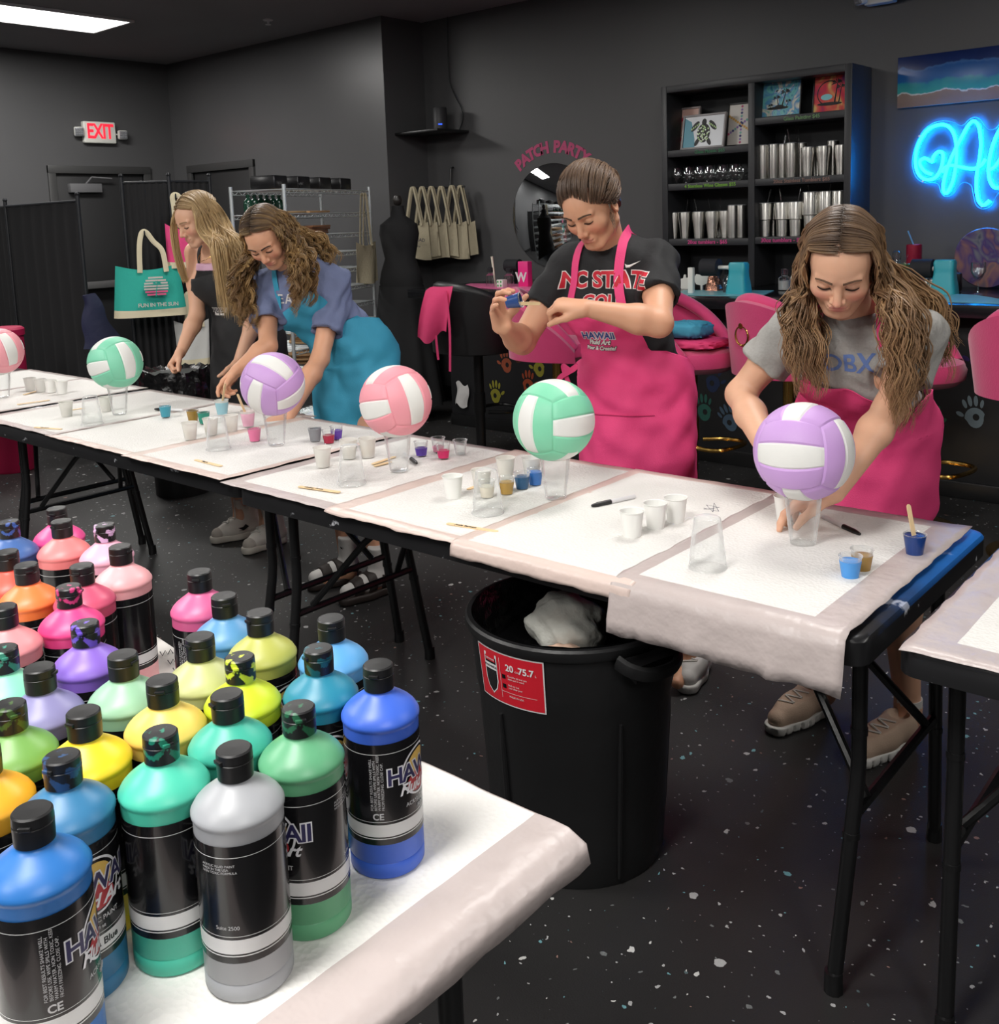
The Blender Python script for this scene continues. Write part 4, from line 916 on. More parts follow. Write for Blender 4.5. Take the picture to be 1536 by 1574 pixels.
# ------------------------------------------------------------------ framed pictures on the top shelves
def mat_swirl(name, cols, sc, ds):
    m, n, l, p = _nt(name); tc = n.new('ShaderNodeTexCoord'); nz = n.new('ShaderNodeTexNoise'); nz.inputs['Scale'].default_value = sc; nz.inputs['Distortion'].default_value = ds; nz.inputs['Detail'].default_value = 2
    l.new(tc.outputs['Object'], nz.inputs['Vector']); cr = n.new('ShaderNodeValToRGB'); e = cr.color_ramp.elements
    for i, c in enumerate(cols):
        ps = 0.3+0.4*i/(len(cols)-1)
        if i < 2: e[i].position = ps; e[i].color = srgb(*c)
        else: q = e.new(ps); q.color = srgb(*c)
    l.new(nz.outputs['Fac'], cr.inputs[0]); l.new(cr.outputs[0], p.inputs['Base Color']); p.inputs['Roughness'].default_value = 0.2; return m
def pic(px0, px1, py0, py1, Y, z, lean, fc, bm, label, fw=0.012, turn=0.0):
    a, b = atY(px0, py1, Y), atY(px1, py1, Y); h = abs(atY(px0, py0, Y).z-atY(px0, py1, Y).z); wd = b.x-a.x
    r = empty('picture_frame', label, 'picture', ((a.x+b.x)/2, Y, z+0.002), turn, 'framed pictures on the top shelves'); L = Matrix.Rotation(-lean, 4, 'X')
    mb = MB()
    for q in (-1, 1):
        mb.box((q*(wd/2-fw/2), 0, h/2), (fw, 0.02, h), None, 0.002); mb.box((0, 0, h/2+q*(h/2-fw/2)), (wd-2*fw, 0.02, fw), None, 0.002)
    mb.v = [tuple(L @ Vector(v)) for v in mb.v]; mb.build('frame', fc, r)
    mb = MB().box((0, 0.002, h/2), (wd-2*fw, 0.006, h-2*fw)); mb.v = [tuple(L @ Vector(v)) for v in mb.v]; pc = mb.build('picture', bm, r)
    return r, pc, L, wd, h
def art(pc, L, shapes, mats_):
    """flat coloured shapes fixed to the picture face"""
    mb = MB()
    for (mi, pts, lift) in shapes:
        mb.cur = mi; n = len(pts); V = [L @ Vector((x, -0.0015-0.0008*lift, z)) for x, z in pts]; mb.add(V, [tuple(range(n))])
    mb.build('motif', mats_, pc, smooth=False)
def ell(cx, cz, rx, rz, a=0, n=14): return [(cx+rx*cos(t)*cos(a)-rz*sin(t)*sin(a), cz+rx*cos(t)*sin(a)+rz*sin(t)*cos(a)) for t in [2*pi*k/n for k in range(n)]]
def ringp(cx, cz, r, w_, a0, a1, n=24):
    t = [a0+(a1-a0)*k/n for k in range(n+1)]; return [(cx+r*cos(q), cz+r*sin(q)) for q in t]+[(cx+(r-w_)*cos(q), cz+(r-w_)*sin(q)) for q in reversed(t)]
def palm(cx, cz, h, lean, s):
    out = [(0, [(cx-0.004*s, cz), (cx+0.004*s, cz), (cx+lean+0.002*s, cz+h), (cx+lean-0.002*s, cz+h)], 1)]
    for a in (-0.5, 0.1, 0.7, 1.3, 1.9, 2.6, 3.3):
        tx, tz = cx+lean+0.033*s*cos(a), cz+h+0.02*s*sin(a)-0.006*s
        out.append((0, [(cx+lean, cz+h), (cx+lean+0.016*s*cos(a)-0.004*s, cz+h+0.017*s*sin(a)+0.006*s), (tx, tz), (cx+lean+0.014*s*cos(a)+0.003*s, cz+h+0.010*s*sin(a)-0.002*s)], 1))
    return out
MFS = mat('frame_silver', (150, 140, 138), 0.35, 0.3); MFK = mat('frame_black', (24, 24, 25), 0.4); MIK = mat('art_black', (14, 15, 18), 0.5)
r, pc, L, wd, h = pic(1027, 1074, 164, 231, 5.86, ZL[0], 0.14, MFS, mat('art_blush', (228, 186, 172), 0.4), 'pink picture with a beaded ring, left on the top left shelf')
art(pc, L, [(0, ringp(0.02, h*0.5, 0.085, 0.02, 1.8, 4.6), 1), (1, ringp(0.02, h*0.5, 0.085, 0.02, 0.8, 1.75), 1), (2, ringp(0.02, h*0.5, 0.085, 0.02, 4.65, 5.9), 1)]+[(3, ell(0.0+0.01*k, h*0.5+0.03*sin(k*2.1), 0.011, 0.02, k), 2) for k in range(5)]+[(4, [(-0.02, h*0.36), (-0.014, h*0.34), (0.02, h*0.5), (0.014, h*0.52)], 3)], [mat('art_red', (200, 60, 80)), mat('art_yellow', (230, 200, 90)), mat('art_blue', (70, 110, 170)), mat('art_green', (120, 190, 130)), MIK])
r, pc, L, wd, h = pic(1047, 1113, 176, 230, 5.77, ZL[0], 0.2, mat('frame_pale_grey', (160, 156, 156), 0.35), mat('art_white', (226, 230, 234), 0.35), 'white and teal picture with a green mosaic turtle, front of the top left shelf')
sh = [(0, [(-wd*0.46, h*0.06), (-wd*0.18, h*0.06), (-wd*0.2, h*0.3), (-wd*0.26, h*0.6), (-wd*0.3, h*0.8), (-wd*0.46, h*0.92)], 0)]
sh += [(1, ell(0, h*0.45, 0.047, 0.062), 1), (1, ell(0, h*0.76, 0.017, 0.024), 1), (1, ell(-0.062, h*0.66, 0.017, 0.04, -0.7), 1), (1, ell(0.062, h*0.66, 0.017, 0.04, 0.7), 1), (1, ell(-0.042, h*0.2, 0.013, 0.028, -0.5), 1), (1, ell(0.042, h*0.2, 0.013, 0.028, 0.5), 1)]
random.seed(3)
for k in range(46):
    a, q = random.uniform(0, 6.28), random.uniform(0, 1)**0.5; sh.append((2+k % 2, ell(0.042*q*cos(a), h*0.45+0.056*q*sin(a), 0.0055, 0.0065, a, 6), 2))
for k in range(5): sh.append((2, ell(-0.085+0.012*k, h*(0.58+0.035*k), 0.005, 0.007, 0, 6), 2)); sh.append((2, ell(0.085-0.012*k, h*(0.58+0.035*k), 0.005, 0.007, 0, 6), 2))
art(pc, L, sh, [mat('art_teal', (70, 150, 172), 0.4), MIK, mat('art_lime', (168, 206, 120), 0.3), mat('art_pale_green', (216, 230, 200), 0.3)])
r, pc, L, wd, h = pic(1115, 1160, 152, 221, 5.85, ZL[0], 0.16, MFK, mat('art_cream', (214, 208, 200), 0.4), 'cream picture with a blue beaded snowflake, right on the top left shelf')
sh = []
for k in range(6):
    a = pi/6+k*pi/3; c = 1 if k in (2, 5) else 0
    for q in range(6): sh.append(((0, 2, 3, 0, 2, 4)[q] if c == 0 else 1, ell(0.02*(q+0.6)*cos(a)*0.85, h*0.5+0.02*(q+0.6)*sin(a), 0.0085, 0.0085, k+q, 6), 1))
art(pc, L, sh, [mat('art_navy', (40, 46, 110)), mat('art_amber', (220, 170, 80)), mat('art_lilac', (150, 120, 180)), mat('art_seafoam', (120, 180, 170)), mat('art_rose', (190, 80, 120))])
r, pc, L, wd, h = pic(1165, 1231, 126, 183, 5.80, ZR[0], 0.13, MFK, mat_swirl('art_turquoise_swirl', [(70, 140, 176), (120, 200, 196), (90, 150, 200), (226, 226, 208), (110, 196, 186)], 9, 2.5), 'turquoise swirl picture with a black palm island, left on the top right shelf', 0.008)
art(pc, L, [(0, ell(-0.01, h*0.25, 0.07, 0.009), 1), (0, ell(0.0, h*0.28, 0.03, 0.012), 1), (0, ell(-0.02, h*0.72, 0.010, 0.004, 0.4), 1)]+palm(0.015, h*0.27, 0.085, 0.022, 1.15)+palm(-0.005, h*0.27, 0.055, -0.012, 0.9)+palm(0.045, h*0.27, 0.03, 0.012, 0.7)+palm(-0.06, h*0.24, 0.02, 0.005, 0.6), [MIK])
r, pc, L, wd, h = pic(1249, 1301, 112, 172, 5.80, ZR[0], 0.13, MFK, mat_swirl('art_red_swirl', [(120, 60, 110), (214, 66, 84), (224, 110, 90), (236, 214, 130), (130, 206, 196)], 6, 1.2), 'red swirl picture with a black palm ring, right on the top right shelf', 0.006)
art(pc, L, [(0, ringp(-0.005, h*0.5, 0.073, 0.006, 1.0, 4.5), 1), (0, ell(0, h*0.22, 0.075, 0.01), 1), (1, ell(-0.02, h*0.4, 0.035, 0.018), 0)]+palm(0.03, h*0.25, 0.11, 0.012, 1.2)+palm(0.055, h*0.25, 0.085, 0.01, 1.0), [MIK, mat('art_sky', (140, 214, 220))])
# ------------------------------------------------------------------ neon sign
YN = YB-0.045
Z6 = lambda x, y: atY(1360+x*0.26667, 60+y*0.26667, YN)
mat_tube = [emit('neon_cyan_tube', (0.0060, 0.33, 1.0, 1), 13.0), emit('neon_blue_back', (0.0016, 0.24, 1.0, 1), 100.0)]
ns = empty('neon_sign', 'glowing cyan neon script sign with a heart, right end of the wall', 'neon sign', Z6(400, 700))
def neon(pts, name='neon_tube'):
    P = catmull([Z6(*p) for p in pts], 7); mb = MB(); mb.tube(P, 0.0092, 10); mb.v = [tuple(Vector(v)-ns.location) for v in mb.v]
    for k, f in enumerate(mb.f):
        yc = sum(mb.v[i][1] for i in f)/len(f); mb.mi[k] = 0
    ob = mb.build(name, mat_tube, ns); me = ob.data
    for p in me.polygons:
        if p.normal.y > 0.45: p.material_index = 1
neon([(272, 780), (235, 765), (207, 730), (206, 702), (232, 688), (262, 702), (276, 706), (284, 676), (310, 650), (335, 660), (336, 705), (318, 765), (285, 803), (240, 810), (200, 785), (180, 730), (183, 650), (210, 575), (260, 515), (330, 493), (380, 515), (408, 575), (416, 660), (408, 750), (390, 830), (360, 886), (342, 878), (340, 835), (360, 750), (395, 665), (440, 575), (485, 495), (518, 474), (545, 510), (556, 600), (548, 690), (534, 770), (530, 860), (542, 930), (570, 958), (605, 932)])
neon([(332, 770), (346, 742), (385, 728), (450, 740), (510, 748), (556, 728), (582, 692)], 'neon_crossbar')
neon([(598, 758), (640, 730), (690, 650), (720, 560), (715, 500), (690, 490), (655, 540), (622, 620), (602, 720), (604, 800), (628, 850), (660, 856), (700, 830), (740, 770)], 'neon_tube')
ol = [(155, 730), (163, 650), (190, 575), (225, 520), (280, 482), (340, 470), (395, 480), (430, 498), (455, 492), (480, 466), (512, 450), (545, 460), (575, 500), (600, 522), (640, 512), (690, 455), (750, 470), (790, 560), (790, 830), (720, 880), (660, 885), (635, 915), (612, 960), (565, 980), (525, 958), (508, 900), (495, 845), (455, 826), (425, 845), (390, 895), (348, 908), (322, 885), (305, 838), (270, 828), (225, 828), (180, 800)]
op = catmull([Z6(*p)-ns.location for p in ol], 4, True)
mb = MB(); n = len(op); vs = [(p.x, 0.012, p.z) for p in op]+[(p.x, 0.016, p.z) for p in op]
mb.add(vs, [tuple(range(n)), tuple(range(2*n-1, n-1, -1))]+[(i, n+i, n+(i+1) % n, (i+1) % n) for i in range(n)]); mb.build('acrylic_backing', clear('sign_acrylic', (0.93, 0.97, 1.0), 0.05), ns, smooth=False)
mb = MB(); mb.tube([(p.x, 0.014, p.z) for p in op], 0.0022, 6, True); mb.build('acrylic_edge', emit('acrylic_edge_glow', (40, 130, 230), 0.75), ns)
for q in ((200, 560), (480, 500), (220, 820), (560, 965)):
    c = Z6(*q)-ns.location; MB().cyl((c.x, 0.0, c.z), (c.x, 0.044, c.z), 0.006, seg=10).build('standoff', MSS, ns)
# ------------------------------------------------------------------ ocean canvas
def mat_ocean():
    m, n, l, p = _nt('ocean_painting'); tc = n.new('ShaderNodeTexCoord'); sp = n.new('ShaderNodeSeparateXYZ'); l.new(tc.outputs['Object'], sp.inputs[0])
    nz = n.new('ShaderNodeTexNoise'); nz.inputs['Scale'].default_value = 7; nz.inputs['Detail'].default_value = 7; l.new(tc.outputs['Object'], nz.inputs['Vector'])
    a = n.new('ShaderNodeMath'); a.operation = 'MULTIPLY_ADD'; l.new(nz.outputs['Fac'], a.inputs[0]); a.inputs[1].default_value = 0.11; l.new(sp.outputs[2], a.inputs[2])
    r = n.new('ShaderNodeMapRange'); l.new(a.outputs[0], r.inputs['Value']); r.inputs['From Min'].default_value = -0.10; r.inputs['From Max'].default_value = 0.20
    cr = n.new('ShaderNodeValToRGB'); e = cr.color_ramp.elements; e[0].position = 0; e[0].color = srgb(150, 128, 116); e[1].position = 0.27; e[1].color = srgb(164, 142, 128)
    for ps, c in ((0.285, (236, 240, 240)), (0.31, (70, 176, 172)), (0.48, (40, 150, 172)), (0.52, (28, 104, 176)), (0.72, (22, 86, 160)), (0.76, (60, 110, 172)), (0.79, (16, 44, 104)), (1.0, (14, 36, 90))): q = e.new(ps); q.color = srgb(*c)
    l.new(r.outputs[0], cr.inputs[0]); l.new(cr.outputs[0], p.inputs['Base Color']); p.inputs['Roughness'].default_value = 0.25
    return m
a, b = atY(1380.5, 89, YB-0.03), atY(1379.5, 167, YB-0.03); hh = a.z-b.z
cv = MB().box((0, 0, 0), (1.0, 0.028, hh), None, 0.003).build('ocean_canvas', mat_ocean(), None, (a.x+0.5, YB-0.016, (a.z+b.z)/2)); tag(cv, 'long canvas painting of blue sea meeting a sandy shore above the neon sign', 'painting')
# ------------------------------------------------------------------ emergency light and exit sign
MWP = mat('white_fixture_plastic', (222, 222, 216), 0.4)
def lamp_head(parent, c, yaw, tilt, s=1.0):
    R = Matrix.Translation(Vector(c)) @ Matrix.Rotation(yaw, 4, 'Z') @ Matrix.Rotation(tilt, 4, 'X')
    mb = MB(); bb = MB().box((0, 0, 0), (0.085*s, 0.05*s, 0.085*s), None, 0.015, 3); mb.add(bb.v, bb.f, R); o = mb.build('lamp_head', MWP, parent)
    mb = MB()
    bb = MB().box((0, -0.0255*s, 0), (0.07*s, 0.004, 0.07*s), None, 0.001); mb.add(bb.v, bb.f, R)
    for i in range(3):
        for j in range(3): bb = MB().lathe([(0.009*s, 0), (0.006*s, 0.005*s), (0, 0.006*s)], 8, Matrix.Translation(((i-1)*0.021*s, -0.027*s, (j-1)*0.021*s)) @ Matrix.Rotation(pi/2, 4, 'X')); mb.add(bb.v, bb.f, R)
    mb.build('lens', mat('lamp_lens', (150, 152, 156), 0.15, 0.3), o)
p = atY(1354, -6, YB-0.04); el = empty('emergency_light', 'white two-headed emergency light high on the back wall', 'emergency light', p)
MB().box((0, 0.0, 0.02), (0.17, 0.07, 0.13), None, 0.01).build('housing', MWP, el); lamp_head(el, (-0.10, -0.04, 0.0), rad(-35), rad(15), 0.9); lamp_head(el, (0.11, -0.04, 0.0), rad(25), rad(12), 0.9)
p = atX(152, 204, X0+0.03); ex = empty('exit_sign', 'white lit sign reading EXIT in red, between two lamp heads', 'exit sign', p)
MB().box((0, 0, 0), (0.055, 0.31, 0.195), None, 0.012, 3).build('housing', mat('exit_housing', (236, 236, 228), 0.4), ex)
v, f = text_mb('EXIT', 0.185, 0.0015, 0.004, space=0.92); mb = MB(); mb.add([Vector((q.x*0.72, q.y, q.z)) for q in v], f, frame((0.0295, 0.0, 0.004), (0, 1, 0), (0, 0, 1))); mb.build('lettering', emit('exit_red', (236, 40, 60), 0.9), ex, smooth=False)
lamp_head(ex, (0.03, -0.205, 0.0), rad(70), rad(10)); lamp_head(ex, (0.03, 0.215, -0.015), rad(80), rad(5))
MB().cyl((0, -0.19, -0.01), (0, 0.19, -0.01), 0.008).build('arm', MWP, ex)
# ------------------------------------------------------------------ mirror and lettering
mc_ = Vector((-4.58, YB-0.012, 1.475)); RM = 0.385
m_ = mat('mirror_silver', (235, 238, 240), 0.02, 1.0)
mi = MB().lathe([(RM, 0), (RM, 0.006), (RM-0.004, 0.008), (0, 0.008)], 72, Matrix.Rotation(pi/2, 4, 'X')).build('round_mirror', m_, None, mc_); tag(mi, 'round mirror on the black wall under the pink arched lettering', 'mirror')
pt = empty('wall_lettering', 'pink arched PATCH PARTY lettering above the round mirror', 'lettering', (mc_.x, YB-0.002, mc_.z)); mb = MB()
S_ = 'PATCH PARTY'; A0, A1 = rad(133), rad(51); wts = [1.0 if c != ' ' else 0.7 for c in S_]; acc = 0; tot = sum(wts)
for c, wt in zip(S_, wts):
    t = (acc+wt/2)/tot; acc += wt; a = A0+(A1-A0)*t
    if c == ' ': continue
    v, f = text_mb(c, 0.115, 0.001, 0.006); rr = 0.5
    mb.add(v, f, frame((rr*cos(a), 0, rr*sin(a)), (sin(a), 0, -cos(a)), (cos(a), 0, sin(a))))
mb.build('letters', mat('vinyl_pink', (190, 70, 116), 0.5), pt, smooth=False)
# ------------------------------------------------------------------ router shelf, router, cable
sz = 2.165; fl = MB(); fl.bbox((XC+0.003, YB-0.36, sz-0.02), (-5.40, YB-0.003, sz), 0.003)
tag(fl.build('floating_shelf', mat('float_shelf_black', (26, 26, 27), 0.35)), 'small black floating shelf high in the wall corner', 'shelf')
p = atY(677, 192, YB-0.17); ro = empty('router', 'dark cylinder router with a blue light on the floating shelf', 'router', (p.x, YB-0.17, sz+0.001))
MB().lathe([(0.055, 0), (0.057, 0.01), (0.055, 0.17), (0.05, 0.176), (0, 0.177)], 28).build('body', mat('router_grey', (58, 58, 60), 0.5), ro); va = math.atan2(-ro.location.y, -ro.location.x)
MB().box((0.057*cos(va), 0.057*sin(va), 0.045), (0.006, 0.03, 0.008), Matrix.Rotation(va, 3, 'Z')).build('status_light', emit('router_blue', (40, 80, 255), 2.2), ro)
cb = [(688, -4), (688, 60), (690, 110), (692, 128), (701, 150), (710, 168), (711, 185), (706, 200)]
tag(MB().tube(catmull([atY(x, y, YB-0.012) for x, y in cb], 5), 0.004, 6).build('network_cable', mat('cable_grey', (52, 56, 58), 0.5)), 'thin grey cable running down the wall to the router', 'cable')
# ------------------------------------------------------------------ bar stools
MPK = mat('pink_velvet', (206, 56, 112), 0.75, bump=0.12, bscale=120, var=0.10, vscale=5, sheen=0.4); MGO = mat('gold_metal', (196, 156, 84), 0.22, 1.0); MBK = mat('black_leatherette', (26, 26, 27), 0.45)
def stool(loc, rz, label, m, mp, ring=True, round_back=False):
    r = empty('bar_stool', label, 'bar stool', loc, rz, 'bar stools along the counter'); sz = 0.72
    # seat faces local +x
    mb = MB(); pr = [(0.10, sz-0.06), (0.19, sz-0.05), (0.225, sz-0.02), (0.23, sz+0.02), (0.215, sz+0.05), (0.17, sz+0.065), (0, sz+0.06)]
    mb.lathe([(0, sz-0.065)]+pr, 40, None, False, False, 1.0, 1.0); mb.build('seat', m, r)
    mb = MB(); n = 30
    def bk(u, v):
        a = rad(-115)+rad(230)*u; top = sz+0.33-0.30*abs(2*u-1)**1.9; z = sz-0.03+(top-sz+0.03)*v; R = 0.222+0.03*v
        if round_back: top = sz+0.10+0.26*max(0, 1-(2*u-1)**2)**0.5; z = sz-0.03+(top-sz+0.03)*v
        return (-R*cos(a), R*sin(a), z)
    mb.sheet(bk, n, 8, 0.05); o = mb.build('backrest', m, r, ang=75)
    rim = [Vector(bk(i/n, 1.0)) for i in range(n+1)]; rim = [p-Vector((p.x, p.y, 0)).normalized()*0.025 for p in rim]
    MB().tube(rim, 0.033, 10).build('padded_rim', m, r)
    MB().cyl((0, 0, 0.03), (0, 0, sz-0.06), 0.03, seg=20).lathe([(0.045, 0.028), (0.04, 0.06), (0.03, 0.075)], 20, None, False, False).lathe([(0.036, 0.3), (0.036, 0.42)], 20).build('pole', mp, r)
    MB().lathe([(0.21, 0), (0.21, 0.008), (0.18, 0.016), (0.05, 0.03), (0, 0.03)], 40).build('base', mp, r)
    fr = catmull([(0.03, -0.05, 0.30), (0.12, -0.13, 0.30), (0.24, -0.12, 0.30), (0.27, 0, 0.30), (0.24, 0.12, 0.30), (0.12, 0.13, 0.30), (0.03, 0.05, 0.30)], 5)
    MB().tube(fr, 0.0105, 8).build('footrest', mp, r)
    if ring: 
        c = Vector((-0.275, 0, sz+0.20)); MB().tube([c+Vector((-0.012, 0.045*sin(t), -0.045*cos(t)-0.035)) for t in np.linspace(0, 2*pi, 24, endpoint=False)], 0.005, 8, True).cyl(c+Vector((-0.022, 0, 0.012)), c+Vector((0.03, 0, 0.012)), 0.014, 0.011, 10).build('ring_pull', mp, o)
    return r
YS = 4.50
stool(Vector((atY(737, 600, YS).x, YS, 0)), rad(75), 'black round-backed bar stool with a pink apron over it', MBK, mat('black_metal', (24, 24, 25), 0.35), False, True)
stool(Vector((atY(858, 600, YS).x, YS, 0)), rad(35), 'pink bar stool behind the girl in the black shirt', MPK, MGO)
stool(Vector((atY(1064, 640, YS).x, YS, 0)), rad(-8), 'pink bar stool with folded aprons on its seat', MPK, MGO)
stool(Vector((atY(1213, 640, YS+0.05).x, YS+0.05, 0)), rad(66), 'pink bar stool with a gold ring pull left of the grey-shirted girl', MPK, MGO)
stool(Vector((atY(1400, 640, YS+0.1).x, YS+0.1, 0)), rad(-12), 'pink bar stool behind the grey-shirted girl', MPK, MGO)
stool(Vector((atY(1610, 640, YS).x, YS, 0)), rad(90), 'pink bar stool at the right edge of the photo', MPK, MGO)
# pink apron over the black stool
YA = YS-0.36; MAP = mat('pink_apron_cloth', (222, 62, 116), 0.75, bump=0.25, bscale=14, var=0.05)
ap = empty('hanging_apron', 'pink apron hanging over the back of the black bar stool', 'apron', atY(690, 445, YA))
def pts2(L, Y=YA): return [atY(x, y, Y)-ap.location for x, y in L]
def quilt(poly_top, poly_bot, n, m_, nm, fold=0.02, seed=0.0):
    T_ = catmull(poly_top, 8); B_ = catmull(poly_bot, 8); mb = MB(); k = len(T_)-1
    def fn(u, v):
        i = min(int(u*k), k-1); f = u*k-i; j = min(int(u*(len(B_)-1)), len(B_)-2); g = u*(len(B_)-1)-j
        p = T_[i].lerp(T_[i+1], f).lerp(B_[j].lerp(B_[j+1], g), v); p.y += fold*v*sin(u*9+seed+v)*0.8-0.05*v*(1-v)
        return p
    mb.sheet(fn, 30, 20, 0.003); return mb.build(nm, m_, ap, ang=80)
quilt(pts2([(655, 447), (664, 441), (680, 441), (697, 440)]), pts2([(640, 518), (651, 525), (663, 527), (675, 510), (688, 510)]), 1, MAP, 'apron_cloth')
tp = pts2([(685, 447), (688, 470), (691, 500), (692, 530), (692, 571)], YA-0.02)
MB().tube(catmull(tp, 5), 0.010, 6, flat=0.2, ref=(0, 1, 0)).build('apron_tie', MAP, ap)
tp = pts2([(670, 515), (672, 535), (674, 553)], YA); MB().tube(catmull(tp, 5), 0.010, 6, flat=0.2, ref=(0, 1, 0)).build('apron_tie', MAP, ap)
# aprons folded on the seat of the third stool
sp_ = Vector((atY(1064, 640, YS).x, YS, 0.79))
def cushion(c, s, m_, name, label, cat, seed):
    mb = MB()
    def fn(u, v):
        th = pi*v; a = 2*pi*u; k = 1+0.12*noise2(cos(a)+seed, sin(a)*sin(th)+cos(th), seed); e = 0.55
        q = lambda t: math.copysign(abs(t)**e, t)
        return (c[0]+s[0]*k*q(sin(th))*q(cos(a)), c[1]+s[1]*k*q(sin(th))*q(sin(a)), c[2]+s[2]*k*q(cos(th)))
    mb.sheet(fn, 40, 16); return tag(mb.build(name, m_, ang=80), label, cat, 'folded aprons')
cushion((sp_.x+0.02, sp_.y-0.02, sp_.z+0.022), (0.17, 0.15, 0.024), MAP, 'folded_apron', 'folded pink apron on the pink stool seat under the teal one', 'apron', 1)
cushion((sp_.x+0.0, sp_.y-0.03, sp_.z+0.09), (0.11, 0.10, 0.042), mat('teal_apron_cloth', (62, 150, 178), 0.75, bump=0.3, bscale=14), 'folded_apron', 'crumpled teal apron on top of the pink one on the stool seat', 'apron', 4)
# white paper bag pinned to the end of the bar
p = atY(711, 606, BW-0.012); pb = MB(); pb.sheet(lambda u, v: (-0.055+0.11*u+0.012*sin(v*5), -0.02*sin(pi*u)*(0.4+v), 0.08-0.16*v+0.018*sin(u*6)), 12, 12, 0.004)
tag(pb.build('paper_bag', mat('paper_bag_white', (206, 204, 202), 0.7, bump=0.5, bscale=25), None, p), 'small white paper bag pinned to the black bar front at its left end', 'paper bag')
# ------------------------------------------------------------------ things on the counter
CZ = BZ+0.001
def mat_top(px_, y): return atZ(px_, y, BZ)
def sheet_on(name, L, m_, label, cat, z=CZ, grp=None):
    P = [atZ(x, y, z) for x, y in L]; mb = MB(); n = len(P); mb.add([p for p in P]+[p+Vector((0, 0, 0.003)) for p in P], [tuple(range(n-1, -1, -1)), tuple(range(n, 2*n))]+[(i, (i+1) % n, n+(i+1) % n, n+i) for i in range(n)])
    return tag(mb.build(name, m_, smooth=False), label, cat, grp)
sheet_on('pink_mat', [(704, 441), (724, 436), (850, 438), (850, 449)], mat('silicone_pink', (226, 110, 160), 0.5), 'pink craft mat lying on the left end of the counter', 'craft mat')
sheet_on('blue_mat', [(1036, 454), (1052, 446.5), (1190, 447), (1170, 456)], mat('silicone_teal', (110, 176, 186), 0.35), 'teal craft mat on the counter under the left teal cup turner', 'craft mat', grp='teal craft mats')
sheet_on('blue_mat', [(1415, 463), (1420, 450), (1500, 454), (1536, 460), (1536, 467)], mat('silicone_teal', (110, 176, 186), 0.35), 'teal craft mat on the counter at right below the neon sign', 'craft mat', grp='teal craft mats')
MTU = mat('turner_teal', (44, 160, 174), 0.4); MFO = mat('foam_black', (26, 27, 32), 0.8)
def turner(px_, py_, roll_px, label):
    p = atZ(px_, py_, CZ); q = atY(roll_px[0], roll_px[1], p.y); r = empty('cup_turner', label, 'cup turner', p, 0.0, 'teal cup turners')
    mb = MB(); sec = [(0.064, 0.055, 0), (0.058, 0.05, 0.05), (0.051, 0.04, 0.10), (0.050, 0.036, 0.125), (0.052, 0.036, 0.165), (0.046, 0.03, 0.178)]
    o = rrect(2, 2, 0.4, 4); n = len(o); vs = [(x*a, y*b, z) for a, b, z in sec for x, y in o]; mb.add(vs, [(k*n+i, k*n+(i+1) % n, (k+1)*n+(i+1) % n, (k+1)*n+i) for k in range(len(sec)-1) for i in range(n)]+[tuple(range(n-1, -1, -1)), tuple((len(sec)-1)*n+i for i in range(n))]); mb.build('stand', MTU, r)
    hz = q.z-p.z; xr = q.x-p.x; d = Vector((xr, 0, 0)).normalized()
    a = Vector((0, 0, hz)); MB().cyl(a+d*0.03, Vector((xr, 0, hz))-d*0.05, 0.011, seg=12).cyl(a+d*0.02, a+d*0.07, 0.017, 0.012, 12).build('arm', MWP, r)
    c = Vector((xr, 0, hz)); MB().cyl(c-d*0.055, c+d*0.05, 0.05, seg=28).build('foam_roller', MFO, r); MB().cyl(c+d*0.049, c+d*0.056, 0.017, seg=16).build('hub', MWP, r)
turner(1136, 451.5, (1092, 411), 'teal cup turner with a black foam roller in front of the left shelf column')
turner(1452, 452, (1418, 413), 'teal cup turner with a black foam roller under the neon sign')
def lath(name, px_, py_, prof, m_, label, cat, z=CZ, seg=24):
    return tag(MB().lathe(prof, seg).build(name, m_, None, atZ(px_, py_, z)+Vector((0, 0, 0.0005))), label, cat)
lath('dish', 1042, 443, [(0.03, 0), (0.045, 0.008), (0.05, 0.012), (0.044, 0.012), (0, 0.006)], MWP, 'small white dish on the counter at the left of the shelf', 'dish')
p = atZ(1063, 451, CZ); tag(MB().box((0, 0, 0.075), (0.032, 0.028, 0.15), None, 0.003).build('slim_box', MWP, None, p), 'slim white box standing on the counter in front of the shelf', 'box')
def cutout(name, px_, py_, outl, s, label, m_=MWP):
    p = atZ(px_, py_, CZ); R = Matrix.Rotation(pi/2, 4, 'X'); mb = MB(); mb.prism([(x*s, y*s) for x, y in outl], 0.012, R); return tag(mb.build(name, m_, None, p), label, 'ornament', 'white cut-out ornaments')
APPLE = [(-0.5, 0), (-0.8, 0.5), (-0.7, 1.1), (-0.25, 1.2), (-0.15, 1.6), (0.05, 1.6), (0.05, 1.25), (0.5, 1.3), (0.9, 0.8), (0.7, 0.2), (0.4, 0)]
LOLLY = [(-0.1, 0), (-0.12, 0.5), (-0.6, 0.6), (-0.9, 1.1), (-0.6, 1.6), (0, 1.5), (0.5, 1.7), (0.9, 1.2), (0.6, 0.7), (0.12, 0.5), (0.1, 0)]
cutout('white_cutout', 1055, 444, APPLE, 0.055, 'white apple-shaped cut-out beside the slim white box'); cutout('white_cutout', 1080, 446, LOLLY, 0.06, 'white leafy cut-out on a stem left of the rose-gold parcel')
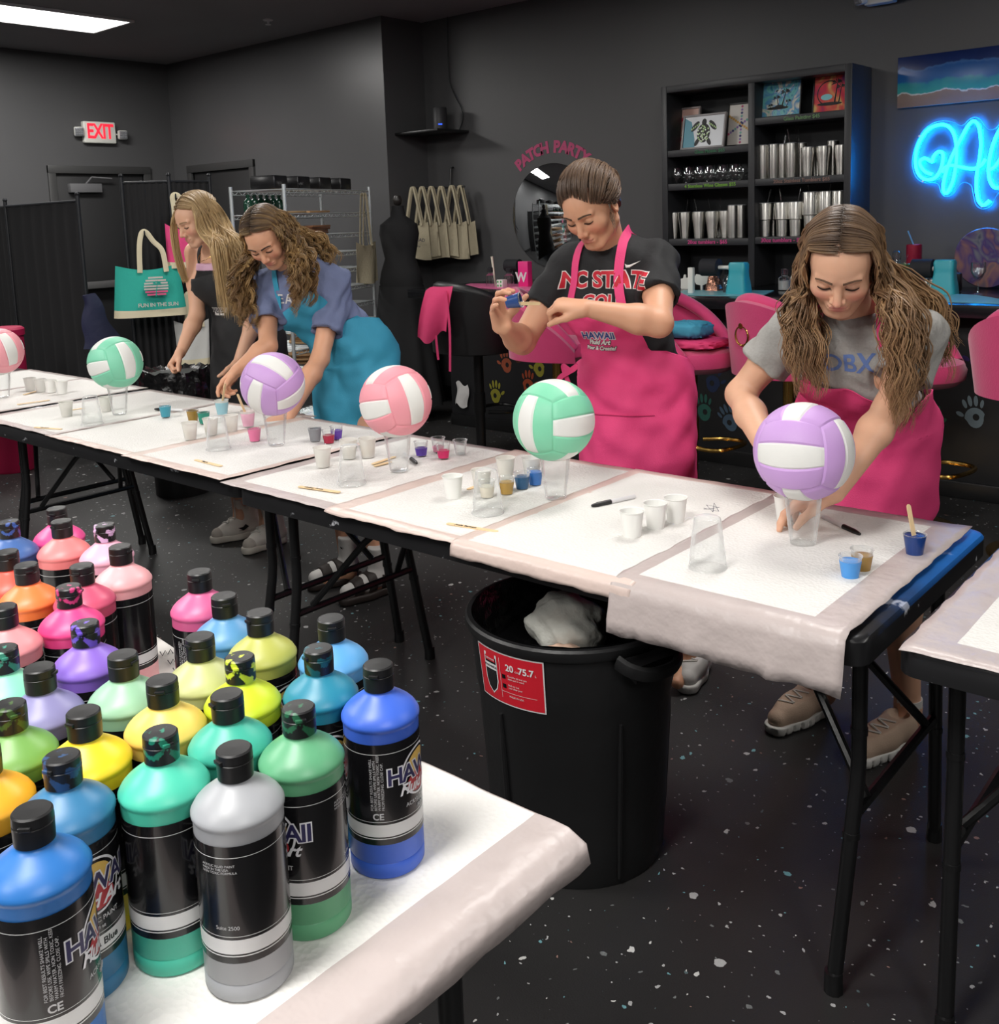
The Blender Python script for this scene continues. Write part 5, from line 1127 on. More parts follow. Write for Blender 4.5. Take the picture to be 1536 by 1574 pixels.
p = atZ(1098, 447, CZ); fo = MB(); fo.sheet(lambda u, v: (0.055*(1+0.15*noise2(u*2, v*2, 1))*cos(2*pi*u)*(1-0.5*v), 0.045*sin(2*pi*u)*(1-0.5*v), 0.11*v+0.012*noise2(u*3, v*3, 2)), 30, 10); tag(fo.build('foil_parcel', mat('rose_gold_foil', (176, 128, 108), 0.25, 0.9, bump=0.8, bscale=40), None, p), 'crumpled rose-gold foil parcel beside the left teal cup turner', 'parcel')
def bottle_clear(px_, py_, h, rr, label, top=None, fillc=None):
    p = atZ(px_, py_, CZ); r = empty('craft_bottle', label, 'bottle', p, group='small craft bottles'); MB().lathe([(0, 0.002), (rr, 0.002), (rr, h*0.7), (rr*0.5, h*0.85), (rr*0.5, h)], 20, None, False, False).build('bottle_wall', MGL, r)
    if fillc: MB().lathe([(rr*0.95, 0.004), (rr*0.95, h*0.55)], 20).build('contents', mat('contents_%d_%d_%d' % fillc, fillc, 0.3), r)
    MB().lathe([(rr*0.6, h*0.95), (rr*0.6, h*1.2), (rr*0.4, h*1.25)], 16).build('cap', top or MFO, r)
bottle_clear(1118, 450, 0.11, 0.025, 'clear bottle with a dark cap in front of the left teal cup turner', None, (60, 70, 76))
bottle_clear(1206, 446, 0.10, 0.036, 'steel mug with a bow on the counter at the right shelf column', MSTR, (190, 190, 188))
cutout('white_cutout', 1228, 444, LOLLY, 0.055, 'white bow-shaped cut-out left of the grey-shirted girl\'s head')
pr, h = tumbler('skinny'); p = atZ(1404, 446, CZ); p.z = CZ
r = empty('tumbler', 'tall dark red glitter tumbler with a straw under the neon sign', 'tumbler', p, group='coloured tumblers on the counter'); MB().lathe([(a*1.1, b*1.25) for a, b in pr], 32).build('body', mat('red_glitter', (150, 30, 58), 0.3, 0.3, var=0.3, vscale=300), r); MB().cyl((0, 0, 0.24), (-0.035, 0, 0.325), 0.004).build('straw', mat('blue_straw', (90, 150, 200), 0.3), r)
p = atZ(1389, 448, CZ); r = empty('tumbler', 'short iridescent green-gold tumbler left of the red one', 'tumbler', p, group='coloured tumblers on the counter'); MB().lathe([(0.035, 0), (0.045, 0.15), (0.043, 0.152)], 28).build('body', mat('iridescent_gold', (150, 176, 120), 0.25, 0.8), r); MB().cyl((0, 0, 0.14), (0.02, 0, 0.20), 0.0035).build('straw', MSTR, r)
bottle_clear(1378, 443, 0.17, 0.04, 'jar of teal liquid with a tall lid beside the green-gold tumbler', MSTR, (60, 150, 176))
p = atZ(1412, 449, CZ); tag(MB().box((0, 0, 0.045), (0.07, 0.05, 0.09), None, 0.004).build('purple_tub', mat('purple_tub', (150, 90, 180), 0.4), None, p), 'purple-lidded tub under the right foam roller', 'tub')
for k, x in enumerate((1424, 1433)): lath('steel_canister', x, 451, [(0.014, 0), (0.0145, 0.075), (0.013, 0.078)], MSS, 'small steel canister, %s of two by the right teal cup turner' % ('left' if k == 0 else 'right'), 'canister')
def mat_agate():
    return mat_swirl('agate_disc_swirl', [(60, 70, 96), (120, 120, 130), (86, 70, 120), (150, 112, 104), (110, 96, 110)], 5, 1.5)
p = atY(1517, 408, YB-0.12); ds = MB().lathe([(0.165, 0), (0.165, 0.012), (0.16, 0.018), (0, 0.018)], 56, Matrix.Rotation(pi/2+0.12, 4, 'X')).build('resin_disc', mat_agate(), None, (p.x, p.y, CZ+0.168)); tag(ds, 'round grey and mauve resin disc leaning on the wall at the right end', 'resin disc')
p = atZ(1503, 453, CZ); tag(MB().lathe([(0, 0.001), (0.034, 0.002), (0.008, 0.008), (0.0045, 0.02), (0.0045, 0.07), (0.02, 0.085), (0.038, 0.12), (0.036, 0.165), (0.035, 0.165), (0.036, 0.12), (0.018, 0.088), (0, 0.08)], 28, None, False, False).build('wine_glass', MGL, None, p), 'stemmed wine glass in front of the resin disc', 'glass')
MB_ = mat('charger_black', (20, 20, 22), 0.5); p = atZ(1470, 448, CZ); tag(MB().box((0, 0, 0.05), (0.05, 0.05, 0.10), None, 0.01).build('power_adapter', MB_, None, p), 'black adapter block right of the right teal cup turner', 'adapter')
# left end of the counter
bottle_clear(755, 441, 0.11, 0.036, 'clear spray bottle with a black head at the left end of the counter', None)
bottle_clear(783, 440, 0.10, 0.036, 'clear spray bottle with a black head in front of the black foam roller', None)
p = atZ(790, 436, CZ); tag(MB().cyl((-0.06, 0, 0.13), (0.06, 0, 0.13), 0.045, seg=24).box((0.0, 0, 0.05), (0.03, 0.05, 0.1), None, 0.005).build('foam_stand', MFO, None, p), 'black foam roller stand on the pink mat', 'cup turner')
p = atZ(772, 442, CZ); dc = MB().box((0, 0, 0.028), (0.055, 0.055, 0.055), None, 0.006); tag(dc.build('white_cube_box', MWP, None, p), 'white cube-shaped box with green dots on the pink mat', 'box')
v_ = MB()
for a in (-1, 1):
    for b in (-1, 1): v_.lathe([(0.008, 0), (0, 0.001)], 10, Matrix.Translation((p.x+a*0.013, p.y-0.028, p.z+0.028+b*0.013)) @ Matrix.Rotation(pi/2, 4, 'X'))
v_.v = [tuple(Vector(q)-p) for q in v_.v]; v_.build('green_dots', mat('dot_green', (80, 160, 90), 0.5), bpy.data.objects['white_cube_box'])
p = atZ(808, 440, CZ+0.003); bxp = MB().box((0, 0, 0.085), (0.085, 0.05, 0.17), None, 0.003).build('pink_box', mat('pink_box_card', (226, 44, 130), 0.4), None, p); tag(bxp, 'hot pink box with a white letter on the left end of the counter', 'box')
v, f = text_mb('W', 0.09, 0.001, 0.003); MB().add(v, f, frame((-0.015, -0.0265, 0.06), *WALLX)).build('lettering', MLW, bxp, smooth=False)
tag(MB().cyl(atZ(762, 441, CZ)+Vector((0, 0, 0.002)), atZ(762, 441, CZ)+Vector((-0.025, 0, 0.21)), 0.006, 0.009, 10).build('brush', mat('brush_handle', (214, 206, 190), 0.4), None), 'pale-handled brush standing up among the bottles on the pink mat', 'brush')
# ------------------------------------------------------------------ canvas totes on wall hooks, dress form
MCV = mat('natural_canvas', (176, 166, 140), 0.85, bump=0.3, bscale=60, var=0.06)
def tote_sheet(w0, w1, h, th, seed, sag=0.03):
    mb = MB()
    def fn(u, v):
        wd = w0+(w1-w0)*v; x = (u-0.5)*wd; z = -h*v+sag*sin(pi*u)*(1-v)*-1
        return (x, -th*sin(pi*u)*(0.25+0.75*v)-0.012*sin(u*7+seed+v*2)*v, z+0.01*sin(u*5+seed)*v)
    mb.sheet(fn, 16, 12); b = len(mb.v)
    mb.sheet(lambda u, v: (fn(u, v)[0], th*0.5*sin(pi*u)*(0.25+0.75*v), fn(u, v)[2]), 16, 12); n = 17
    rim = lambda o, e: [o+j*n for j in range(13)] if e == 0 else [o+j*n+16 for j in range(13)]
    for e in (0, 1):
        A, B = rim(0, e), rim(b, e)
        for j in range(12): mb.f.append((A[j], A[j+1], B[j+1], B[j])); mb.mi.append(0)
    for i in range(16): mb.f.append((12*n+i, 12*n+i+1, b+12*n+i+1, b+12*n+i)); mb.mi.append(0)
    return mb
def hang_tote(hook, rz, drop, w0, w1, h, m_, mh, label, th=0.03, seed=0.0, grp=None, hw=0.07, sr=0.011):
    r = empty('tote_bag', label, 'tote bag', hook, rz, grp); mb = tote_sheet(w0, w1, h, th, seed); mb.v = [(x, y, z-drop) for x, y, z in mb.v]; body = mb.build('bag_body', m_, r, ang=80)
    for q, yy in ((0, -0.012), (1, 0.014)):
        P = catmull([(-hw, yy-th*0.2, -drop-0.03), (-hw*0.9, yy, -drop+0.02), (-0.018, yy, -0.03), (0, yy*0.6, 0.0), (0.018, yy, -0.03), (hw*0.9, yy, -drop+0.02), (hw, yy-th*0.2, -drop-0.03)], 6)
        MB().tube(P, sr, 6, flat=0.22, ref=(0, 1, 0)).build('strap', mh, r)
    return r, body
hk = [(645, 288, 0.42), (655, 288, 0.40), (665, 288, 0.38), (676, 288, 0.36), (688, 287, 0.34), (697, 287, 0.32)]
tl = ['natural canvas tote printed with dark lettering, leftmost on the wall hooks', 'natural canvas tote, second from left on the wall hooks', 'natural canvas tote, third from left on the wall hooks', 'natural canvas tote, fourth from left on the wall hooks', 'natural canvas tote, second from right on the wall hooks', 'natural canvas tote, rightmost on the wall hooks']
for i, (x, y, a) in enumerate(hk):
    Y = YB-0.11-0.05*(5-i)*0.9; p = atY(x, y, Y); p.x -= 0.03*(2.5-i)
    r, body = hang_tote(p, a-0.15, 0.27, 0.25, 0.29, 0.29-0.02*(i % 2), MCV, MCV, tl[i], 0.02, i*1.7, 'canvas totes on the wall hooks')
    if i == 0:
        v, f = text_mb('HILTON HEAD', 0.036, 0.0005, 0.0006); mb = MB(); mb.add(v, f, frame((0, -0.058, -0.40), (1, 0.05, -0.12), (0.1, 0, 1))); v, f = text_mb('south carolina', 0.026, 0.0005, 0.0, shear=0.3); mb.add(v, f, frame((0, -0.056, -0.45), (1, 0.05, -0.12), (0.1, 0, 1))); mb.build('lettering', mat('tote_ink', (60, 62, 74), 0.7), body, smooth=False)
p = atY(672, 289, YB-0.2); hr = empty('hook_rail', 'black wall hook rail carrying the canvas totes', 'hook rail', (p.x, YB, p.z+0.004))
MB().tube([(0, -0.005, 0.16), (0, -0.03, 0.15), (0, -0.05, 0.0)], 0.008, 8).build('bracket', mat('black_metal', (24, 24, 25), 0.35), hr); MB().cyl((-0.2, -0.30, 0), (0.2, -0.09, 0), 0.007).cyl((-0.02, -0.20, 0), (0, -0.04, 0), 0.007).build('rail', mat('black_metal', (24, 24, 25), 0.35), hr)
p = atY(622, 540, 5.2); df = empty('dress_form', 'black dress form in a long black dress in the wall corner', 'dress form', (p.x, 5.2, 0))
prf = [(0.17, 0.42), (0.16, 0.70), (0.135, 0.92), (0.165, 1.02), (0.15, 1.10), (0.115, 1.20), (0.135, 1.30), (0.15, 1.38), (0.14, 1.45), (0.06, 1.51), (0.045, 1.57), (0.045, 1.585), (0, 1.59)]
MBD = mat('black_dress_cloth', (21, 21, 23), 0.85); MB().lathe(prf, 36, None, True, False, 1.15, 0.8).build('torso', MBD, df); MB().lathe([(0.012, 1.585), (0.03, 1.60), (0.038, 1.63), (0.025, 1.66), (0, 1.665)], 16).build('finial', mat('finial_dark', (40, 36, 34), 0.35), df)
MB().cyl((0, 0, 0.02), (0, 0, 0.45), 0.018).lathe([(0.19, 0), (0.19, 0.012), (0.05, 0.03), (0, 0.03)], 32).build('stand', mat('black_metal', (24, 24, 25), 0.35), df)
sk = MB(); sk.sheet(lambda u, v: ((0.165+0.11*v+0.018*v*sin(u*2*pi*9))*1.15*cos(2*pi*u), (0.165+0.11*v+0.018*v*sin(u*2*pi*9))*0.85*sin(2*pi*u), 1.0-0.88*v), 90, 8); sk.build('skirt', MBD, df)
# ------------------------------------------------------------------ chrome wire rack with wooden boards
MCH = mat('chrome_wire', (206, 212, 214), 0.3, 0.55); RZ = 1.735
pr_, pl_ = atZ(567, 287, RZ), atZ(436, 283, RZ); W_ = (pr_.xy-pl_.xy).length; rd = 0.42; rrz = math.atan2(pr_.y-pl_.y, pr_.x-pl_.x)-pi/2
rk = empty('wire_rack', 'tall chrome wire rack stacked with wooden boards', 'rack', (pl_.x, pl_.y, 0), rrz)
RKM = Matrix.Translation((pl_.x, pl_.y, 0)) @ Matrix.Rotation(rrz, 4, 'Z'); RKP = lambda x, y, z: RKM @ Vector((x, y, z))
for (x, y) in ((0, 0), (0, W_), (-rd, 0), (-rd, W_)): 
    g = MB().cyl((x, y, 0), (x, y, RZ), 0.0125, seg=12)
    for zz in np.arange(0.1, RZ, 0.1): g.cyl((x, y, zz), (x, y, zz+0.004), 0.0136, seg=12)
    g.build('post', MCH, rk)
SZ = [RZ-0.03, RZ-0.19, RZ-0.335, RZ-0.465, RZ-0.585, RZ-0.715, RZ-0.845, RZ-0.97, RZ-1.09, 0.5, 0.12]
for zz in SZ:
    g = MB()
    for x in (0, -rd): g.cyl((x, 0, zz), (x, W_, zz), 0.005, seg=6).cyl((x, 0, zz-0.025), (x, W_, zz-0.025), 0.004, seg=6).tube([(x, W_*k/26, zz-(0.025 if k % 2 else 0)) for k in range(27)], 0.0028, 5)
    for y in np.linspace(0, W_, 24): g.cyl((0, y, zz), (-rd, y, zz), 0.0026, seg=5)
    g.build('wire_shelf', MCH, rk)
wood = [mat('wood_board_%d' % i, c, 0.6, var=0.15, vscale=9) for i, c in enumerate(((186, 146, 104), (150, 104, 72), (206, 170, 126), (118, 78, 54)))]
random.seed(11); nb = 0
def board(y, z, kind, L, w_, t, mi, x=-0.2):
    global nb; nb += 1
    mb = MB()
    if kind == 'round': mb.lathe([(L/2-0.003, 0), (L/2, 0.003), (L/2, t-0.003), (L/2-0.003, t)], 32)
    else: mb.box((0, 0, t/2), (w_, L, t), None, 0.003)
    o = mb.build('wooden_board', wood[mi], None, RKP(x, y, z)); o.rotation_euler = (0, 0, rrz+random.uniform(-0.06, 0.06))
    tag(o, None, 'wooden board', 'wooden boards on the wire rack'); return o
lay = [(1, [(0.2, 1, 'rect', 2), (0.47, 1, 'rect', 0)]), (2, [(0.2, 3, 'rect', 1), (0.47, 4, 'rect', 3)]), (4, [(0.46, 3, 'rect', 2)]), (5, [(0.46, 1, 'rect', 1)]), (6, [(0.46, 5, 'round', 0)]), (7, [(0.46, 3, 'rect', 1)]), (8, [(0.46, 5, 'round', 2)]), (9, [(0.45, 6, 'round', 0)])]
for (si, stacks) in lay:
    for (y, n_, kd, mi) in stacks:
        for k in range(n_):
            t_ = 0.014; o = board(y+random.uniform(-0.02, 0.02), SZ[si]+0.006+k*(t_+0.001), kd, 0.25 if kd == 'round' else 0.25, 0.3, t_, mi if k % 2 == 0 else (mi+2) % 4)
            nth = ['bottom', 'second', 'third', 'fourth', 'fifth', 'top'][k] if n_ > 1 else 'single'
            if k == n_-1 and n_ > 1: nth = 'top'
            where = {1: 'upper rack shelf', 2: 'second rack shelf', 4: 'rack shelf beside the curly hair', 5: 'rack shelf below the curly hair', 6: 'rack shelf by the blue-grey shirt shoulder', 7: 'rack shelf by the blue-grey sleeve', 8: 'rack shelf beside the blue apron', 9: 'low rack shelf beside the blue apron'}[si]
            o['label'] = '%s wooden board, %s of its stack on the %s' % ('left' if y < 0.4 else 'right', nth, where) if n_ > 1 else '%s single flat wooden board on the %s' % ('left' if y < 0.4 else 'right', where)
for k in range(4):
    tag(MB().box((0, 0, 0.045), (0.2, 0.15, 0.09), Matrix.Rotation(rrz, 3, 'Z'), 0.012).build('black_bin', mat('bin_black', (22, 22, 24), 0.3), None, RKP(-0.21, W_*(k+0.5)/4, RZ-0.024)), 'glossy black bin, %s of four on top of the wire rack' % ['leftmost', 'second', 'third', 'rightmost'][k], 'bin', 'black bins on the wire rack')
MGB = mat('green_bottle', (24, 60, 46), 0.15, coat=0.3)
for k in range(6):
    tag(MB().lathe([(0.032, 0), (0.033, 0.07), (0.028, 0.09), (0.013, 0.105), (0.013, 0.118), (0.015, 0.119), (0.015, 0.13)], 18).build('green_bottle', MGB, None, RKP(-0.33, 0.06+k*0.07, SZ[1]+0.006)), 'dark green bottle, %s of six on the upper rack shelf' % ['leftmost', 'second', 'third', 'fourth', 'fifth', 'rightmost'][k], 'bottle', 'dark green bottles')
hang_tote(RKP(0.045, W_-0.16, RZ-0.06), rrz+pi/2, 0.34, 0.28, 0.30, 0.30, MCV, MCV, 'natural canvas tote hanging on the wire rack', 0.02, 2.0, None, 0.06)
# ------------------------------------------------------------------ curtain dividers
MCU = mat('black_curtain', (27, 27, 29), 0.9, bump=0.15, bscale=200); MPO = mat('black_pole', (32, 34, 38), 0.4)
def divider(p0, p1, npan, top, label, fold=0.012):
    a, b = Vector((p0.x, p0.y, 0)), Vector((p1.x, p1.y, 0)); d = (b-a); L = d.length; u_ = d.normalized(); nrm = Vector((-u_.y, u_.x, 0))
    r = empty('curtain_divider', label, 'room divider', a, 0.0, 'black curtain dividers')
    for k in range(npan):
        s0, s1 = L*k/npan, L*(k+1)/npan; zig = nrm*(0.05 if k % 2 else -0.05); q0, q1 = u_*s0-zig, u_*s1+zig
        MB().cyl(q0, q0+Vector((0, 0, top+0.02)), 0.013).lathe([(0.012, top+0.02), (0.017, top+0.03), (0.012, top+0.042), (0, top+0.044)], 12, Matrix.Translation(q0)).build('pole', MPO, r)
        if k == npan-1: MB().cyl(q1, q1+Vector((0, 0, top+0.02)), 0.013).lathe([(0.012, top+0.02), (0.017, top+0.03), (0.012, top+0.042), (0, top+0.044)], 12, Matrix.Translation(q1)).build('pole', MPO, r)
        MB().cyl(q0+Vector((0, 0, top-0.015)), q1+Vector((0, 0, top-0.015)), 0.009).build('top_rail', MPO, r)
        mb = MB(); mb.sheet(lambda u, v: (q0.lerp(q1, 0.02+0.96*u)+nrm*(fold*sin(u*40+k)*(0.3+0.7*v)))+Vector((0, 0, top-0.02-(top-0.07)*v)), 60, 6, 0.003); mb.build('curtain', MCU, r, ang=80)
D1a, D1b = atZ(-140, 328, 1.70), atZ(107, 303, 1.70); D1a = D1b+(D1a-D1b)*min(1.0, (D1b.x+8.55)/(D1b.x-D1a.x)); divider(D1a, D1b, 2, 1.69, 'black curtain divider at the left edge of the photo')
D2a, D2b = atZ(188, 277, 1.80), atZ(424, 278, 1.80)
D2b = RKP(-rd-0.25, 0.12, 1.8); divider(D2a, D2b, 2, 1.80, 'black curtain divider behind the two girls at left')
# ------------------------------------------------------------------ totes at left, bins, striped bag
def face_tote(cx, top_y, bot_y, D, wpx0, wpx1, m_, mbase, mh, label, hook_y, deep=0.12, hk_=0.16):
    n_ = Vector((-(D2b-D2a).y, (D2b-D2a).x, 0)).normalized(); q0 = atD(cx, hook_y, 1.0)-Vector(CPOS); D = (D2a-Vector(CPOS)).dot(n_)/q0.dot(n_)-0.20; p = atD(cx, hook_y, D); sc = D/CAM_F; rz = math.atan2(p.y, p.x)-pi/2
    r = empty('tote_bag', label, 'tote bag', p, rz); z0 = atD(cx, top_y, D).z-p.z; z1 = atD(cx, bot_y, D).z-p.z; w0, w1 = wpx0*sc, wpx1*sc; h = z0-z1
    mb = MB()
    def fn(u, v, s):
        wd = w0+(w1-w0)*v; dep = deep*(0.25+0.75*v)*(sin(pi*min(max(u, 0.0), 1))**0.35); return ((u-0.5)*wd, s*dep*0.5+0.006*sin(u*8+v*3), z0-h*v-0.035*sin(pi*u)*(1-v))
    n = 20
    mb.sheet(lambda u, v: fn(u, v, -1), n, 14); b = len(mb.v); mb.sheet(lambda u, v: fn(1-u, v, 1), n, 14)
    for i in range(n): mb.f.append((14*(n+1)+i, 14*(n+1)+i+1, b+14*(n+1)+n-i-1, b+14*(n+1)+n-i)); mb.mi.append(0)
    body = mb.build('bag_body', m_, r, ang=80); MB().tube(catmull([(0, 0.0, -0.03), (0, -0.02, -0.012), (0, 0.0, 0.012), (0, 0.07, 0.012), (0, hk_, 0.02)], 5), 0.005, 8).build('hook', MPO, r)
    mb = MB(); mb.sheet(lambda u, v: Vector(fn(u, 0.86+0.15*v, -1))+Vector((0, -0.003, 0)), n, 3); mb.build('base_band', mbase, r)
    for s in (-1, 1):
        P = catmull([(-w0*0.12, s*deep*0.2-0.004, z0-0.05), (-w0*0.10, s*deep*0.15, z0*0.5), (-0.02, s*0.01, -0.01), (0.01, s*0.01, 0.0), (0.05, s*0.012, -0.06), (w0*0.26, s*deep*0.15, z0*0.6), (w0*0.3, s*deep*0.2-0.004, z0-0.05)], 6)
        MB().tube(P, 0.016, 8, flat=0.25, ref=(0, 1, 0)).build('strap', mh, r)
    return r, body, w0, z0, h
MTQ = mat('turquoise_canvas', (38, 166, 150), 0.8, bump=0.2, bscale=50); MCRM = mat('cream_canvas', (212, 202, 172), 0.8, bump=0.2, bscale=50)
r, body, w0, z0, h = face_tote(222, 407, 487, 5.75, 92, 108, MTQ, MCRM, MCRM, 'turquoise tote bag with cream straps and a palm print hanging at left', 357, 0.16)
em = MB(); zc_ = z0-h*0.43; yy = -0.088
for k in range(7): 
    zz = zc_+0.06-0.018*k; hw_ = math.sqrt(max(0.0, 0.075**2-(zz-zc_)**2))
    em.cur = 0 if k < 5 else 1; em.box((0.045, yy, zz), (2*hw_, 0.004, 0.011))
em.cur = 0; v, f = text_mb('FUN IN THE SUN', 0.034, 0.001, 0.0006, space=0.95); em.add(v, f, frame((0.05, yy-0.002, zc_-0.115), *WALLX))
for (i_, P_, l_) in palm(0.04, zc_-0.06, 0.08, 0.012, 1.0): em.cur = 2; em.add([(x, yy-0.004, z) for x, z in P_], [tuple(range(len(P_)))])
em.build('print', [mat('print_pale', (200, 196, 190), 0.7), mat('print_pink', (226, 92, 140), 0.7), MTQ], body, smooth=False)
face_tote(270, 343, 412, 6.2, 38, 40, mat('pink_canvas', (226, 70, 130), 0.8, bump=0.2, bscale=50), MCRM, MCRM, 'pink tote bag hanging behind the long blond hair', 300, 0.10)
face_tote(291, 492, 562, 6.1, 52, 46, mat('white_canvas', (206, 206, 202), 0.8, bump=0.2, bscale=50), MCRM, MCRM, 'white tote bag with a tan base below the pink one', 452, 0.10)
p = atD(140, 452, 6.6); sb = empty('striped_bag', 'navy bag with an orange-red and white striped flap by the exit door', 'bag', p)
rt = Vector((-p.y, p.x, 0)).normalized()*-1
def sbf(u, v): return rt*((u-0.5)*(0.03+0.22*v)+0.05*v+0.012*sin(v*9))+Vector((0, 0, -0.36*v))+Vector((0, -0.03*sin(pi*u), 0))
MB().sheet(sbf, 12, 16, 0.03).build('bag_body', mat('navy_nylon', (30, 34, 66), 0.6, bump=0.3, bscale=30), sb)
for k, c in enumerate(((210, 90, 60), (200, 50, 66), (196, 196, 198))):
    mb = MB(); mb.sheet(lambda u, v: Vector(sbf(0.62+0.11*k+0.1*u, 0.12+0.35*v+0.06*k))+Vector((0, -0.006, 0)), 3, 8, 0.004); mb.build('stripe', mat('stripe_%d' % k, c, 0.6), sb)
p = atZ(8, 600, 0.5); p = atD(4, 545, 6.25); pb_ = empty('pink_bin', 'dark pink cylindrical bin at the left edge of the photo', 'bin', (p.x, p.y, 0))
pz = atD(4, 503, 6.25).z; MPB_ = mat('pink_bin_leather', (176, 24, 74), 0.5); MB().lathe([(0.125, 0), (0.13, 0.01), (0.13, pz-0.05)], 40).build('drum', MPB_, pb_); MB().lathe([(0.138, pz-0.05), (0.138, pz-0.012), (0.125, pz), (0, pz+0.004)], 40, None, True, False).build('lid', MPB_, pb_)
p = atD(270, 590, 5.6); bb = empty('lined_bin', 'black bin with a loose shiny black liner behind the left tables', 'trash can', (p.x, p.y, 0)); zt = atD(270, 566, 5.6).z
MB().lathe([(0.15, 0), (0.17, zt-0.03), (0.165, zt-0.02)], 32).build('can_body', MTC, bb); mb = MB(); mb.sheet(lambda u, v: ((0.185+0.02*noise2(u*6, v*2, 3)+0.03*v)*cos(2*pi*u), (0.185+0.02*noise2(u*6, v*2, 3)+0.03*v)*sin(2*pi*u), zt+0.02*noise2(u*5, v, 1)-0.24*v), 50, 8); mb.sheet(lambda u, v: (0.185*(1-v)*cos(2*pi*u)+0.02*noise2(u*6, 0, 3)*cos(2*pi*u)*(1-v), 0.185*(1-v)*sin(2*pi*u)+0.02*noise2(u*6, 0, 3)*sin(2*pi*u)*(1-v), zt+0.02*noise2(u*5, 0, 1)*(1-v)-0.08*v), 50, 6); mb.build('bin_liner', mat('black_bin_liner', (14, 14, 15), 0.25), bb)
# ------------------------------------------------------------------ continuous bodies and clothes: distance fields meshed by surface nets
V3 = lambda *a: np.array(a[0] if len(a) == 1 else a, dtype=float)
def unit(v): v = np.asarray(v, float); return v/np.linalg.norm(v)
class Prim:
    def __init__(s, fn, lo, hi, k=0.02, op='u', tag_=None): s.fn, s.lo, s.hi, s.k, s.op, s.tag = fn, np.asarray(lo, float), np.asarray(hi, float), k, op, tag_
def cone(a, b, ra, rb=None, k=0.02, op='u'):
    a, b = V3(a), V3(b); rb = ra if rb is None else rb; ba = b-a; L2 = max(ba.dot(ba), 1e-12); m = max(ra, rb)
    def fn(P):
        t = np.clip((P-a) @ ba/L2, 0, 1); return np.linalg.norm(P-a-t[:, None]*ba, axis=1)-(ra+(rb-ra)*t)
    return Prim(fn, np.minimum(a, b)-m, np.maximum(a, b)+m, k, op)
def ellip(c, axes, r, k=0.02, op='u'):
    c = V3(c); A = np.array(axes, float); r = V3(r); e = np.sqrt(((A*r[:, None])**2).sum(0))
    def fn(P):
        q = (P-c) @ A.T; k0 = np.linalg.norm(q/r, axis=1); k1 = np.linalg.norm(q/(r*r), axis=1)+1e-9; return k0*(k0-1)/k1
    return Prim(fn, c-e, c+e, k, op)
def ball(c, r, k=0.02, op='u'): return cone(c, V3(c)+V3(0, 0, 1e-5), r, r, k, op)
def plane_cut(p, n, lo, hi, k=0.006):      # removes what lies on the +n side
    p, n = V3(p), unit(n); return Prim(lambda P: -((P-p) @ n), lo, hi, k, 's')
def evalf(prims, P):
    d = np.full(len(P), 1.0)
    for q in prims:
        e = q.fn(P); k = q.k
        if q.op == 'u': h = np.clip(0.5+0.5*(d-e)/k, 0, 1); d = d*(1-h)+e*h-k*h*(1-h)
        else: e = -e; h = np.clip(0.5-0.5*(d-e)/k, 0, 1); d = d*(1-h)+e*h+k*h*(1-h)
    return d
def axis_coords(lo, hi, h, fine):
    out = [lo]; x = lo
    while x < hi:
        st = h
        for (a, b, hf) in fine:
            if a-h <= x <= b: st = min(st, hf)
        x += st; out.append(x)
    return np.array(out)
